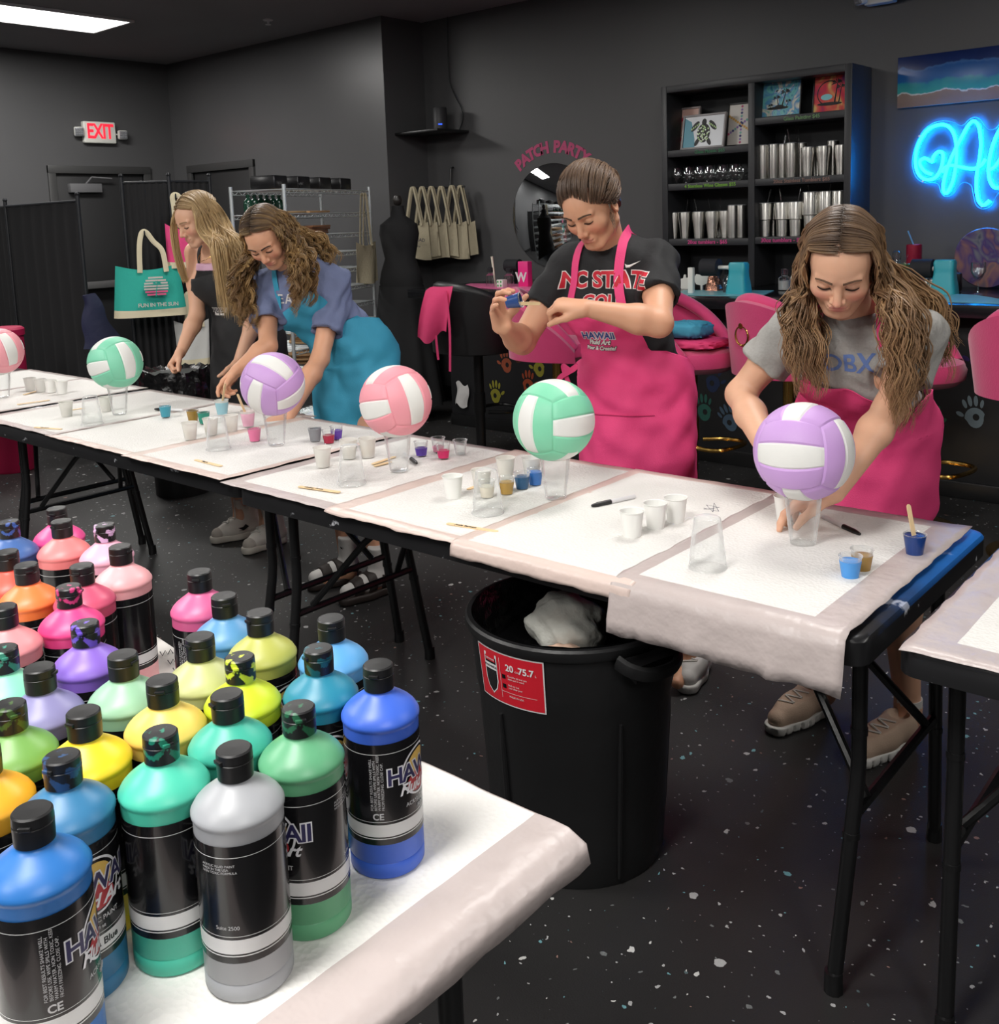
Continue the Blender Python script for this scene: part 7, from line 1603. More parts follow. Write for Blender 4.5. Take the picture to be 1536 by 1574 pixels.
# ------------------------------------------------------------------ hair
def ell_pt(H, d, infl):
    c = V3(0, -.014, .034); r = V3(.0735, .094, .084)+infl; d = d/np.linalg.norm(d); q = c+d/np.linalg.norm(d/r); return H.w(*q)
def lock_path(ctrl, spread, off, n):
    P = spline_np(ctrl, n); S = np.interp(np.linspace(0, 1, n), np.linspace(0, 1, len(spread)), spread)
    return P+off[None, :]*S[:, None]
def hair_long(H, p, m, side_locks, rng, n=420, phi=(-75, 58), part=0.0, wave=(0.0, 0.0, 0.0), r=.0019, npts=34, infl=.010, th_end=88, name='hair', clump=10, start=0.36, jit=.012, tight=.13):
    """centre-parted long hair: each strand leaves the parting, lies on the skull, then falls along a lock"""
    paths, rads, hv = [], [], []
    for i in range(n):
        sd = 1 if rng.rand() < .5 else -1; cl = i//clump
        crng = np.random.RandomState(cl*7+3); ph = rad(crng.uniform(*phi)+rng.uniform(-4, 4)); off = crng.normal(0, .55, 3); off = off/max(1, np.linalg.norm(off)/1.1)+rng.normal(0, tight, 3)
        sd = 1 if crng.rand() < .5 else -1
        hp = []; lift = infl+rng.uniform(-.002, .006); sp_ = sin(ph)
        spn = max(-1, min(1, math.degrees(ph)/60)); ra, rb = crng.rand(), crng.rand()
        for th in (rng.uniform(-1.5, 2.5), 20, 42):
            t = rad(th); d = V3(sin(t)*sd, cos(t)*sp_, cos(t)*cos(ph)); d[0] += part*(1-th/60); hp.append(ell_pt(H, d, lift))
        hp.append(ell_pt(H, V3(sd*.84, .74*sp_, .44), lift)); hp.append(H.w(sd*(.079+.010*ra), -.016+.070*spn, .030)); hp.append(H.w(sd*(.072+.034*rb), -.012+.082*spn, -.045))
        L = [l for l in side_locks if l['side'] == sd and l['phi'][0] <= math.degrees(ph) <= l['phi'][1]]
        if not L: continue
        L = L[i % len(L)]; le = crng.uniform(.78, 1.02)*L.get('len', 1)
        if L.get('direct'): hp = hp[:3]+[ell_pt(H, V3(sd*.62, .80, .30), lift)]
        C = L['pts']; lk = lock_path(np.array(C), L['spread'], off, 22); lk = lk[:max(8, int(22*le))]
        ctrl = np.concatenate([np.array(hp), lk[(2 if L.get('direct') else 6)::4]]); P = spline_np(ctrl, npts)
        tt = np.linspace(0, 1, npts); amp, fr, hx = wave; Ls = np.cumsum(np.r_[0, np.linalg.norm(np.diff(P, axis=0), axis=1)]); w_ = np.clip((tt-start)*3.2, 0, 1)*amp; pz = crng.uniform(0, 6.28)+rng.uniform(-.35, .35); fq = fr*crng.uniform(.85, 1.15)
        P = P+w_[:, None]*(np.sin(Ls*fq+pz)[:, None]*H.s[None, :]+hx*np.cos(Ls*fq+pz)[:, None]*H.f[None, :])+rng.normal(0, 1, 3)[None, :]*jit*.25*tt[:, None]
        paths.append(P); rads.append(r*crng.uniform(.8, 1.25)); hv.append(np.clip(crng.rand()*.8+rng.rand()*.25, 0, 1))
    A_ = np.stack(paths); h_ = npts//2; B_ = push_out(A_[:, :h_].reshape(-1, 3), H.prims(), .0035); A_[:, :h_] = B_.reshape(-1, h_, 3); paths = list(A_)
    V, Q, a, b = strands_mesh(paths, rads, hv)
    return np_obj(name, V, Q, m, p.root, p.org, {'hv': a, 'ht': b})
def hair_cap(H, p, m, grow=.005, cut=(0, .036, .086), nrm=(0, .80, -.60)):
    k = H.k; pr = [ellip(H.w(0, -.014, .034), H.A, (V3(.0735, .094, .084)+grow)*k, .02), ellip(H.w(0, -.045, -.02), H.A, (V3(.062, .058, .075)+grow*.5)*k, .03)]; lo, hi = bbox_of(pr, .03)
    pr.append(plane_cut(H.w(*cut), H.A.T @ unit(nrm), lo, hi, .006)); V, Q = field_mesh(pr, .005)
    return np_obj('hair_cap', V, Q, m, p.root, p.org, {'hv': np.full(len(V), .12), 'ht': np.full(len(V), .05)})
SKIN_A = mat_skin('skin_tan', (214, 160, 128), (214, 138, 112), (186, 106, 98)); SKIN_B = mat_skin('skin_fair', (222, 172, 142), (222, 146, 126), (194, 112, 106))
def spine(pts, n):
    P = spline_np(np.array(pts), n); T = np.gradient(P, axis=0); return P, -T/np.linalg.norm(T, axis=1)[:, None]
def axes_of(ups, s): return [np.array([unit(s-u*np.dot(s, u)), np.cross(u, unit(s-u*np.dot(s, u))), u]) for u in ups]
def legs_j(J, hipc, hv, an, kn=None):
    J['hipR'], J['hipL'] = hipc+hv*.085+V3(0, 0, -.05), hipc-hv*.085+V3(0, 0, -.05)
    for s in 'RL':
        J['an'+s] = an[s]; J['kn'+s] = (J['hip'+s]+an[s])*.5+V3(0, -.035, .02)
def put_shoe(p, toe, d, kind, L, mu, ms, swoosh=None):
    up, so, w = shoe_mesh(toe, d, L, kind); V, Q = field_mesh(up, .0045); o = np_obj('shoe', V, Q, mu, p.root, p.org); V, Q = field_mesh(so, .0045)
    if kind == 'chunky': 
        x = (V-w(0, 0, 0)) @ unit(V3(d[0], d[1], 0)); V = V-(np.abs(np.sin(x*105)) < .35)[:, None]*vnormals(V, Q)*.006*(V[:, 2] < .024)[:, None]
    np_obj('sole', V, Q, ms, o, p.org); lc = MB(); top = .135 if kind == 'high' else .088; zs = np.linspace(.068, top-.012, 5); dd = unit(V3(d[0], d[1], 0)); s = V3(-dd[1], dd[0], 0)
    n_ = 6 if kind == 'high' else 5
    for k in range(n_):
        x0 = .172-k*.0165; e = 1 if k % 2 else -1; O = np.array([w(x0+.007*e*q, q*.021, .30) for q in np.linspace(-1, 1, 9)]); D = np.tile(-unit(V3(0, 0, 1)), (9, 1)); R, t = march(up, O, D, .0022, .29, 80); ok = t < .285
        if ok.sum() > 3: lc.tube([tuple(q-p.org) for q in R[ok]], .0032 if kind == 'high' else .0026, 6)
    if kind == 'high':
        tc_ = p.inf(up[1:2], .0018); l2, h2 = bbox_of(tc_, .05); tc_ += [plane_cut(w(L-.062, 0, 0), -dd, l2, h2, .003), plane_cut(w(0, 0, .028), -unit(V3(0, 0, 1)), l2, h2, .003)]; V2, Q2 = field_mesh(tc_, .005); np_obj('toe_cap', V2, Q2, mat('suede_grey', (184, 176, 166), .85), o, p.org)
    if lc.v: lc.build('laces', mat('shoe_laces', (214, 210, 202), 0.7), o)
    if swoosh is not None:
        q = swoosh; pts = [(-.045, .0), (-.02, -.014), (.0, -.012), (.045, .018), (.005, .002), (-.018, .002), (-.03, .012)]
        O = np.array([w(.12+a*1.1, q*.12, .062+b*1.1) for a, b in pts]); R, t = march(up, O, np.tile(-q*s, (len(O), 1)), .0015, .2); MB().add([tuple(x-p.org) for x in R], [tuple(range(len(R)))]).build('side_mark', mat('swoosh_black', (24, 24, 26), 0.5), o, smooth=False)
    return o
def shorts(p, J, m, leg=.18, name='shorts'):
    pr = p.inf(p.torso[:1], .014)
    for s in 'RL': a, b = J['hip'+s], J['kn'+s]; d = unit(b-a); pr.append(cone(a, a+d*leg, .098, .084, .03))
    lo, hi = bbox_of(pr, .04); 
    for s in 'RL': a, b = J['hip'+s], J['kn'+s]; d = unit(b-a); e = a+d*leg; pr.append(Prim((lambda e_, d_: (lambda P: np.maximum(-((P-e_) @ d_), np.linalg.norm(P-e_, axis=1)-.13)))(e, d), e-.13, e+.13, .004, 's'))
    V, Q = field_mesh(pr, .008); np_obj(name, V, Q, m, p.root, p.org, smooth_it=1); return pr
PKA = mat('pink_apron_drill', (230, 66, 126), 0.7, bump=0.22, bscale=420, var=0.05, vscale=6)
Z = V3(0, 0, 1)
# ================================================================== girl in the black shirt and pink apron
def girl_black_shirt():
    J = dict(head=V3(-1.800, 2.545, 1.497), neck=V3(-1.815, 2.66, 1.375), chest=V3(-1.815, 2.69, 1.215), waist=V3(-1.80, 2.735, 1.045), pelvis=V3(-1.785, 2.76, .915), shR=V3(-1.965, 2.645, 1.315), shL=V3(-1.672, 2.715, 1.320),
             elR=A3(803, 525, 2.44), wrR=A3(775, 503, 2.245), elL=A3(1013, 497, 2.50), wrL=A3(903, 474, 2.36))
    legs_j(J, J['pelvis'], V3(-1, -.1, 0), dict(R=V3(-1.80, 2.70, .09), L=V3(-1.545, 2.66, .09)))
    f = V3(.06, -1, -.66)
    cup = A3(790, 462, 2.215); hR = dict(wr=J['wrR']+V3(-.012, 0, 0), a=unit(A3(766, 468, 2.19)-J['wrR']+V3(0, 0, .02)), n=V3(.75, -.1, .25), side=V3(.5, -.3, .75), curls=[(.35, .75, .5), (.3, .8, .55), (.35, .75, .5), (.25, .4, .3)], thumb=(.8, .35, .5), tcurl=.6)
    hL = dict(wr=J['wrL'], a=unit(A3(828, 462, 2.285)-J['wrL']), n=V3(-.25, .3, -.9), side=V3(-.3, -.9, .25), curls=[(.75, 1.2, .7), (.95, 1.3, .7), (1.0, 1.3, .7), (1.0, 1.2, .7)], thumb=(.45, .8, .35), tcurl=.5)
    sp = dict(label='woman in a black shirt and pink apron, holding up a small blue paint cup', origin=(-1.785, 2.76, 0), J=J, face=f, roll=-.10, hands=[hR, hL], skin=SKIN_A, brow=(78, 58, 44), toe=dict(R=V3(-.1, -1, 0), L=V3(.25, -1, 0)), girth=1.06)
    p = build_person(sp); H = p.H
    black = mat('black_jersey', (24, 24, 26), 0.8, bump=0.15, bscale=60)
    t = tee(p, sp, black, .60, .016, (V3(-1.79, 2.76, .97), -Z), .07, .0045, 1); SH_ = [q for q in shorts(p, J, mat('dark_shorts', (34, 35, 40), 0.8)) if q.op == 'u']
    fld = p.inf(p.torso, .016)+SH_+[cone(J['pelvis']+V3(0, -.01, .02), J['pelvis']+V3(0.02, -.02, -.32), .152, .176, .05)]
    P, U = spine([J['chest']+V3(0, 0, -.005), J['waist']+V3(0, 0, .02), J['pelvis'], J['pelvis']+V3(0.005, 0, -.15), J['pelvis']+V3(.01, 0, -.33)], 44); s = unit(V3(-.99, -.17, 0)); ax = axes_of(U, s)
    tt = np.linspace(0, 1, 44); ww = np.where(tt < .30, .62+tt*.9, .9+np.clip((tt-.26)*4.5, 0, 1)*1.3)
    a = wrap_sheet(p, P, ax, -ww, ww, .008, fld, 52, .006, 2, 'apron', PKA, .003, fold=.007)
    G = p.G; tl, tr = G[0, 2], G[0, -3]; nk = J['neck']
    for q, c in ((1, G[0, -4]), (-1, G[0, 3])):
        e = nk+s*q*.062+V3(0, .03, .035); ribbon(p, [c-V3(0, 0, .015), c*.6+e*.4+V3(0, -.05, .0), e+V3(0, -.035, .0), e+V3(0, .03, .01)], fld+[cone(nk, nk+Z*.1, .06)], .004, .0145, 'apron_strap', PKA, a)
    # pocket seam across the skirt and ties at the side
    for row, c0, c1 in ((27, 18, 40), (40, 20, 38)):
        MB().tube([tuple(G[row, i]-ax[row][1]*-.002-p.org) for i in range(c0, c1)], .0018, 5).build('pocket_seam', mat('pink_seam', (186, 40, 96), 0.8), a)
    for k in (0, 1): ribbon(p, [G[15, -2], G[15, -1]+s*.02+V3(0, -.01, -.02), G[15, -1]+s*(.055+.02*k)+V3(0, .0, -.01-.05*k), G[15, -1]+s*(.03+.03*k)+V3(0, 0, -.08-.05*k)], fld, .006, .009, 'apron_tie', PKA, a, proj=False)
    red = mat('print_red', (196, 30, 50), 0.7); wht = mat('print_white', (226, 222, 218), 0.7); ch = J['chest']; xd = -s; fr_ = np.cross(xd, Z)
    print_on(p, 'NC STATE', .068, ch+fr_*.1+V3(0.02, 0, .005)+Z*.050, xd, Z, t, red, t, .0026, outline=(.0052, wht), name='shirt_lettering', bend=-.15); print_on(p, 'GOLF', .05, ch+fr_*.1+V3(0.02, 0, 0)-Z*.010, xd, Z, t, red, t, .002, outline=(.0042, wht), name='shirt_lettering')
    O = A3(0, 0, 1)*0; sw = [(-.020, .004), (-.016, -.008), (-.006, -.008), (.026, .012), (-.006, .0), (-.013, .0)]; c = ch+fr_*.1-s*.10+Z*.10; W = np.array([c+xd*x+Z*z+fr_*.12 for x, z in sw]); R, tq = march(p.tee, W, np.tile(-fr_, (6, 1)), .002, .3); MB().add([tuple(x-p.org) for x in R], [tuple(range(6))]).build('chest_mark', wht, t, smooth=False)
    c = np.array(G[6, 31]); mid = c+fr_*.05
    for tx, sz, dz, mm, ol, shr in (('HAWAII', .030, .0, mat('logo_navy', (44, 60, 130), .7), (.0030, wht), 0), ('Fluid Art', .020, -.021, wht, (.0022, mat('logo_dark', (40, 30, 40), .7)), .3), ('Pour & Create!', .017, -.040, wht, (.0022, mat('logo_dark', (40, 30, 40), .7)), .3)): print_on(p, tx, sz, mid+Z*dz, xd, Z, a, mm, a, .0008, shr, ol, 'apron_lettering')
    # hair pulled back
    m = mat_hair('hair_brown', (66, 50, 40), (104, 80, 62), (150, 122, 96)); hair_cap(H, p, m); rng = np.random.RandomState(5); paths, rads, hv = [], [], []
    tail = ell_pt(H, V3(0, -1, -.12), .012)
    for i in range(640):
        a_ = rad(rng.uniform(-128, 128)); u_ = 0.0 if rng.rand() < .45 else rng.rand()**1.3; el = rad(25-56*abs(a_)/(pi/2)*min(1, abs(a_)/.5)); d0 = V3(sin(a_), cos(a_)*.92, 0)*cos(el)+V3(0, 0, sin(el)); top = V3(0, .25, 1); d0 = unit(d0*(1-u_)+unit(d0*.5+top)*u_) ; d1 = V3(.02*rng.randn(), -1, -.10+.05*rng.randn()); pts = [ell_pt(H, d0*(1-k)+unit(d1)*k+V3(0, 0, (.05+.50*max(0, cos(a_*1.05))**1.3)*sin(pi*k)), .004+.005*rng.rand()+.016*sin(pi*k)*max(0, cos(a_*.6))) for k in np.linspace(0, 1, 9)]
        paths.append(spline_np(np.array(pts), 24)); rads.append(.0017*rng.uniform(.8, 1.3)); hv.append(np.clip(rng.rand()*.9, 0, 1))
    HP_ = H.prims(); A_ = push_out(np.concatenate(paths), HP_, .0035); paths = [A_[24*i:24*i+24] for i in range(len(paths))]
    for i in range(170):
        o = rng.normal(0, 1, 3); o /= max(1, np.linalg.norm(o)); C = [tail-H.f*-.01, tail-H.f*.022+o*.010+H.u*.004, tail-H.f*.05+o*.02-Z*.015, tail-H.f*.062+o*.022-Z*.07, tail-H.f*.05+o*.016-Z*.125-o*.004]; paths.append(spline_np(np.array(C), 20)); rads.append(.0019); hv.append(rng.rand()*.8)
    for q in (-1, 1):
        for i in range(10): c0 = ell_pt(H, V3(q*1, .30+.05*rng.randn(), -.30), .006); paths.append(spline_np(np.array([c0, c0+H.s*q*.006-Z*.02, c0+H.s*q*.014*rng.rand()-Z*.055-H.f*.01, c0+H.s*q*(.01+.02*rng.rand())-Z*(.075+.03*rng.rand())]), 14)); rads.append(.0009); hv.append(.6)
    V, Q, a1, b1 = strands_mesh(paths, rads, hv); np_obj('hair', V, Q, m, p.root, p.org, {'hv': a1, 'ht': b1})
    MB().tube([tuple(tail-H.f*.016+H.s*.021*cos(q)+H.u*.021*sin(q)-p.org) for q in np.linspace(0, 2*pi, 20, endpoint=False)], .006, 8, True).build('hair_tie', mat('hair_tie_blue', (40, 84, 170), .6), p.root)
    so = mat('shoe_white', (206, 204, 200), .6)
    put_shoe(p, (-1.85, 2.555), (-.1, -1), 'low', .25, so, so); put_shoe(p, (-1.49, 2.545), (.3, -1), 'low', .25, so, so)
    return p
P3 = girl_black_shirt()
hc = A3(790, 463, 2.20); cu = empty('paint_cup', 'small cup of dark blue paint held up by the woman in the black shirt', 'cup', hc, group='mini paint cups')
cu.rotation_euler = (rad(-15), rad(78), rad(8))
mb = rim_cup(0.0225, 0.0158, 0.046); mb.v = [(x, y, z-.022) for x, y, z in mb.v]; mb.build('cup_wall', MCL, cu)
mb = MB().lathe([(0.0165, -.0212), (0.0225, .019), (0.0215, .0195), (0.0150, -.019)], 26, None, True, True); mb.build('paint', mat('cup_paint_blue_held', (44, 74, 132), .25), cu)
ax_ = unit(A3(826, 466, 2.25)-A3(797, 466, 2.2)); o = stick_mb(.075, .005).build('craft_stick', MST); o.matrix_world = frame(A3(812, 466.5, 2.222), ax_, (0, 0, 1)); tag(o, 'craft stick held in the small blue cup by the woman in the black shirt', 'craft stick', 'wooden craft sticks')
# ================================================================== girl in the grey shirt and pink apron
def girl_grey_shirt():
    J = dict(head=V3(-.938, 2.345, 1.338), neck=V3(-.955, 2.50, 1.225), chest=V3(-.975, 2.57, 1.085), waist=V3(-1.01, 2.67, .985), pelvis=V3(-1.03, 2.76, .90), shR=V3(-1.105, 2.475, 1.170), shL=V3(-.803, 2.515, 1.150),
             elR=A3(1138, 606, 2.42), wrR=A3(1180, 705, 2.17), elL=A3(1368, 628, 2.40), wrL=A3(1282, 757, 2.13))
    J['wrR'] = V3(-1.010, 2.17, .862)
    legs_j(J, J['pelvis'], V3(-1, -.1, 0), dict(R=V3(-1.115, 2.70, .09), L=V3(-.875, 2.70, .09)))
    f = V3(.30, -1, -.80)
    hR = dict(wr=J['wrR'], a=V3(.92, -.1, -.38), n=V3(.1, -.9, -.3), side=V3(.2, -.3, .9), curls=[.45, .5, .55, .55], thumb=(.6, .7, .3))
    hL = dict(wr=J['wrL'], a=V3(-.75, -.25, -.35), n=V3(-.3, -.2, -.9), side=V3(-.2, -.9, .2), curls=[.35, .4, .45, .45], thumb=(.6, .7, .3))
    sp = dict(label='girl with long wavy hair in a grey shirt and pink apron, bending over a volleyball', origin=(-1.03, 2.76, 0), J=J, face=f, roll=.06, hands=[hR, hL], skin=SKIN_B, brow=(104, 78, 60), toe=dict(R=V3(-.25, -1, 0), L=V3(-.25, -1, 0)), girth=.98, hs=1.0)
    p = build_person(sp); H = p.H
    gray = mat('heather_grey_jersey', (158, 156, 152), 0.85, bump=0.2, bscale=90, var=0.14, vscale=160); t = tee(p, sp, gray, .58, .015, (J['pelvis']+Z*.02, -Z), .068, .0045, 3, sl_r=.070); SH_ = [q for q in shorts(p, J, mat('dark_shorts', (34, 35, 40), 0.8)) if q.op == 'u']
    fld = p.inf(p.torso, .015)+SH_+[cone(J['pelvis']+V3(0, -.01, .0), J['pelvis']+V3(-.02, -.03, -.33), .146, .168, .05)]
    P, U = spine([J['chest']+unit(J['neck']-J['chest'])*.03, J['waist']+V3(.01, -.02, .03), J['pelvis']+V3(0, -.01, 0), J['pelvis']+V3(-.005, -.02, -.15), J['pelvis']+V3(-.02, -.03, -.32)], 44); s = unit(V3(-.99, -.12, 0)); ax = axes_of(U, s)
    tt = np.linspace(0, 1, 44); ww = np.where(tt < .28, .75+tt*1.1, 1.05+np.clip((tt-.24)*4.5, 0, 1)*1.15); a = wrap_sheet(p, P, ax, -ww, ww, .008, fld, 52, .0065, 5, 'apron', PKA, .003, fold=.007); G = p.G; nk = J['neck']
    for q, c in ((1, G[0, -4]), (-1, G[0, 3])):
        e = nk+s*q*.06+V3(0, .01, .045); ribbon(p, [c-ax[0][2]*.015, c*.55+e*.45+V3(0, -.04, .01), e+V3(0, -.03, .01), e+V3(0, .04, .01)], fld+[cone(nk, nk+Z*.1, .06)], .004, .0145, 'apron_strap', PKA, a)
    blue = mat('print_blue', (96, 122, 180), 0.7); u = unit(J['neck']-J['chest']); fc = np.cross(-s, u); print_on(p, 'OBX', .062, J['chest']+fc*.1-s*.0+u*.055, -s, u, t, blue, t, .0012, outline=None, name='shirt_lettering')
    MB().tube([tuple(H.w(.047*cos(q), -.018+.050*sin(q), -.128)-p.org) for q in np.linspace(0, 2*pi, 26, endpoint=False)], .0065, 8, True, flat=.35).build('choker', mat('choker_dark', (52, 36, 36), .5), p.root)
    d = unit(J['wrR']-J['elR']); c = J['wrR']-d*.012; e1 = unit(np.cross(d, Z)); e2 = np.cross(d, e1); MB().tube([tuple(c+.0265*(e1*cos(q)+e2*sin(q))-p.org) for q in np.linspace(0, 2*pi, 20, endpoint=False)], .0022, 6, True).build('bracelet', mat('cord_black', (26, 24, 24), .6), p.root)
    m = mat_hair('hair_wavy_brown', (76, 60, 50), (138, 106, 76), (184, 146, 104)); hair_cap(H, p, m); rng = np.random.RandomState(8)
    locks = [dict(side=1, phi=(-20, 60), pts=[A3(1236, 420, 2.34), A3(1226, 480, 2.32), A3(1238, 550, 2.32), A3(1252, 622, 2.33)], spread=[.024, .036, .042, .022]),
             dict(side=1, phi=(-80, -20), pts=[A3(1245, 420, 2.40), A3(1238, 470, 2.42), A3(1246, 530, 2.38), A3(1256, 600, 2.36)], spread=[.03, .035, .035, .02]),
             dict(side=-1, phi=(-10, 60), pts=[A3(1366, 420, 2.34), A3(1376, 490, 2.33), A3(1384, 580, 2.34), A3(1380, 676, 2.36)], spread=[.024, .038, .046, .030]),
             dict(side=-1, phi=(-45, -10), pts=[A3(1380, 430, 2.42), A3(1398, 500, 2.42), A3(1398, 570, 2.42), A3(1392, 650, 2.40)], spread=[.035, .04, .045, .03]),
             dict(side=-1, phi=(-80, -45), pts=[A3(1392, 425, 2.50), A3(1430, 470, 2.56), A3(1452, 520, 2.58), A3(1456, 595, 2.58)], spread=[.03, .035, .035, .018])]
    hair_long(H, p, m, locks, rng, 1150, (-78, 57), 0.0, (.0085, 62, .6), .0019, 40, .009, 86)
    beige = mat('sneaker_beige', (192, 166, 144), 0.75, bump=0.15, bscale=300, var=0.08); so = mat('sole_white', (214, 212, 206), 0.55)
    put_shoe(p, (-1.185, 2.475), (-.28, -1), 'chunky', .25, beige, so); put_shoe(p, (-.935, 2.455), (-.30, -1), 'chunky', .25, beige, so)
    for s_ in 'RL': 
        A_ = J['an'+s_]; MB().cyl(tuple(A_+V3(0, 0, -.02)-p.org), tuple(A_+V3(0, 0, .03)-p.org), .037, .0375, 18).build('sock', mat('sock_white', (214, 212, 208), .85), p.root)
    return p
P4 = girl_grey_shirt()
# ================================================================== girl with curly hair in the blue-grey shirt and teal apron
def girl_curly():
    J = dict(head=V3(-3.372, 2.50, 1.425), neck=V3(-3.42, 2.645, 1.315), chest=V3(-3.40, 2.715, 1.165), waist=V3(-3.33, 2.80, 1.02), pelvis=V3(-3.28, 2.87, .905), shR=V3(-3.555, 2.62, 1.230), shL=V3(-3.290, 2.785, 1.225),
             elR=A3(412, 532, 2.47), wrR=A3(368, 566, 2.33), elL=A3(492, 552, 2.60), wrL=A3(443, 640, 2.32))
    legs_j(J, J['pelvis'], V3(-.95, -.3, 0), dict(R=V3(-3.10, 2.60, .075), L=V3(-2.90, 2.58, .075)))
    f = V3(.52, -.86, -.88)
    hR = dict(wr=J['wrR'], a=unit(A3(345, 590, 2.27)-J['wrR']), n=V3(.3, -.3, -.75), side=V3(.6, -.6, -.2), curls=[(.25, .4, .3), (.6, .8, .5), (.8, 1.0, .6), (.9, 1.0, .6)], thumb=(.5, .8, .3))
    hL = dict(wr=J['wrL'], a=unit(A3(405, 664, 2.2)-J['wrL']), n=V3(-.5, .1, -.7), side=V3(-.4, -.8, .2), curls=[(.4, .7, .4), (.45, .7, .4), (.5, .8, .5), (.55, .8, .5)], thumb=(.5, .7, .4))
    sp = dict(label='girl with long curly hair in a blue-grey shirt and teal apron, leaning over the table', origin=(-3.28, 2.87, 0), J=J, face=f, roll=-.20, hands=[hR, hL], skin=SKIN_A, brow=(52, 38, 30), toe=dict(R=V3(-.2, -1, 0), L=V3(-.15, -1, 0)), girth=.98, hipv=V3(-.93, -.36, 0))
    p = build_person(sp); H = p.H
    blu = mat('washed_blue_jersey', (112, 122, 156), 0.85, bump=0.25, bscale=50, var=0.08, vscale=14); t = tee(p, sp, blu, .66, .018, (J['pelvis']+Z*.06, V3(0, .25, -1)), .064, .0055, 7, sl_r=.072); SH_ = [q for q in shorts(p, J, mat('grey_shorts', (84, 88, 96), 0.8)) if q.op == 'u']
    tl = mat('teal_apron_drill', (54, 150, 182), 0.72, bump=0.22, bscale=420, var=0.06, vscale=6)
    fld = p.inf(p.torso, .018)+SH_+[cone(J['pelvis']+V3(0, -.01, .0), J['pelvis']+V3(.0, -.02, -.34), .148, .168, .05)]; s = unit(V3(-.88, -.47, 0))
    P, U = spine([J['chest']+unit(J['neck']-J['chest'])*.02, J['waist']+V3(-.01, -.02, .03), J['pelvis']+V3(0, -.01, 0), J['pelvis']+V3(.0, -.02, -.15), J['pelvis']+V3(.0, -.02, -.33)], 44); ax = axes_of(U, s)
    tt = np.linspace(0, 1, 44); ww = np.where(tt < .28, .65+tt*1.1, .96+np.clip((tt-.24)*4.5, 0, 1)*1.2); a = wrap_sheet(p, P, ax, -ww, ww, .008, fld, 52, .0065, 9, 'apron', tl, .003, fold=.007); G = p.G; nk = J['neck']
    for q, c in ((1, G[0, -4]), (-1, G[0, 3])): e = nk+s*q*.06+V3(0, .02, .04); ribbon(p, [c-ax[0][2]*.015, c*.55+e*.45+V3(.02, -.03, .0), e+V3(.02, -.03, .0), e+V3(-.01, .04, .01)], fld+[cone(nk, nk+Z*.1, .06)], .004, .014, 'apron_strap', tl, a)
    u = unit(J['neck']-J['chest']); fc = np.cross(-s, u); print_on(p, 'EAST', .058, J['chest']+fc*.1+u*.045, -s, u, t, mat('print_white', (226, 222, 218), 0.7), t, .0006, name='shirt_lettering', space=1.15)
    MB().tube([tuple(H.w(.0465*cos(q), -.020+.049*sin(q), -.126)-p.org) for q in np.linspace(0, 2*pi, 26, endpoint=False)], .004, 8, True).build('choker', mat('cord_black', (26, 24, 24), .6), p.root)
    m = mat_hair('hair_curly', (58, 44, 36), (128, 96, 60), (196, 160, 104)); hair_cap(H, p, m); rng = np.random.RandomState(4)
    locks = [dict(side=1, phi=(-20, 60), pts=[A3(371, 385, 2.48), A3(367, 430, 2.46), A3(374, 470, 2.45), A3(388, 508, 2.43)], spread=[.035, .045, .048, .03]), dict(side=1, phi=(-80, -20), pts=[A3(382, 380, 2.55), A3(375, 420, 2.55), A3(380, 460, 2.52), A3(386, 490, 2.50)], spread=[.04, .055, .055, .03]),
             dict(side=-1, phi=(5, 60), pts=[A3(450, 385, 2.50), A3(455, 420, 2.50), A3(457, 450, 2.52), A3(455, 482, 2.52)], spread=[.035, .05, .05, .03]), dict(side=-1, phi=(-30, 5), pts=[A3(460, 375, 2.60), A3(474, 410, 2.60), A3(474, 445, 2.60), A3(470, 470, 2.58)], spread=[.04, .05, .055, .03]),
             dict(side=-1, phi=(-80, -30), pts=[A3(470, 360, 2.68), A3(492, 375, 2.74), A3(508, 392, 2.78), A3(515, 412, 2.80)], spread=[.04, .05, .05, .03])]
    hair_long(H, p, m, locks, rng, 1150, (-78, 57), 0.0, (.0125, 92, .95), .0019, 52, .010, 84, start=.30, tight=.05)
    dk = mat('sandal_brown', (44, 36, 32), .6); wh = mat('sock_white', (214, 212, 208), .85)
    for s_, toe, d in (('R', (-3.155, 2.435), (-.22, -1)), ('L', (-2.925, 2.405), (-.16, -1))):
        dv = unit(V3(d[0], d[1], 0)); sv = V3(-dv[1], dv[0], 0); w = lambda x, y, h: V3(toe[0], toe[1], 0)+dv*(x-.235)+sv*y+Z*h; A_ = J['an'+s_]
        pr = [cone(w(.035, 0, .058), w(.12, 0, .062), .030, .032, .03), cone(w(.12, 0, .058), w(.205, 0, .050), .034, .028, .03), cone(w(.045, 0, .07), A_, .032, .036, .03), cone(A_, A_+V3(0, .005, .13), .037, .041, .02)]; lo, hi = bbox_of(pr, .05); pr.append(plane_cut(A_+V3(0, 0, .12), Z, lo, hi, .003)); V, Q = field_mesh(pr, .0055); sk = np_obj('sock', V, Q, wh, p.root, p.org)
        sw = [(-.018, .004), (-.014, -.007), (-.005, -.007), (.024, .011), (-.005, .0), (-.012, .0)]; fx = unit(V3(.45, -.9, 0)); xx = V3(-fx[1], fx[0], 0); O = np.array([A_+V3(0, 0, .085)+xx*x+Z*z+fx*.1 for x, z in sw]); R, t_ = march(pr, O, np.tile(-fx, (6, 1)), .0015, .2); MB().add([tuple(x-p.org) for x in R], [tuple(range(6))]).build('side_mark', mat('swoosh_black', (24, 24, 26), 0.5), sk, smooth=False)
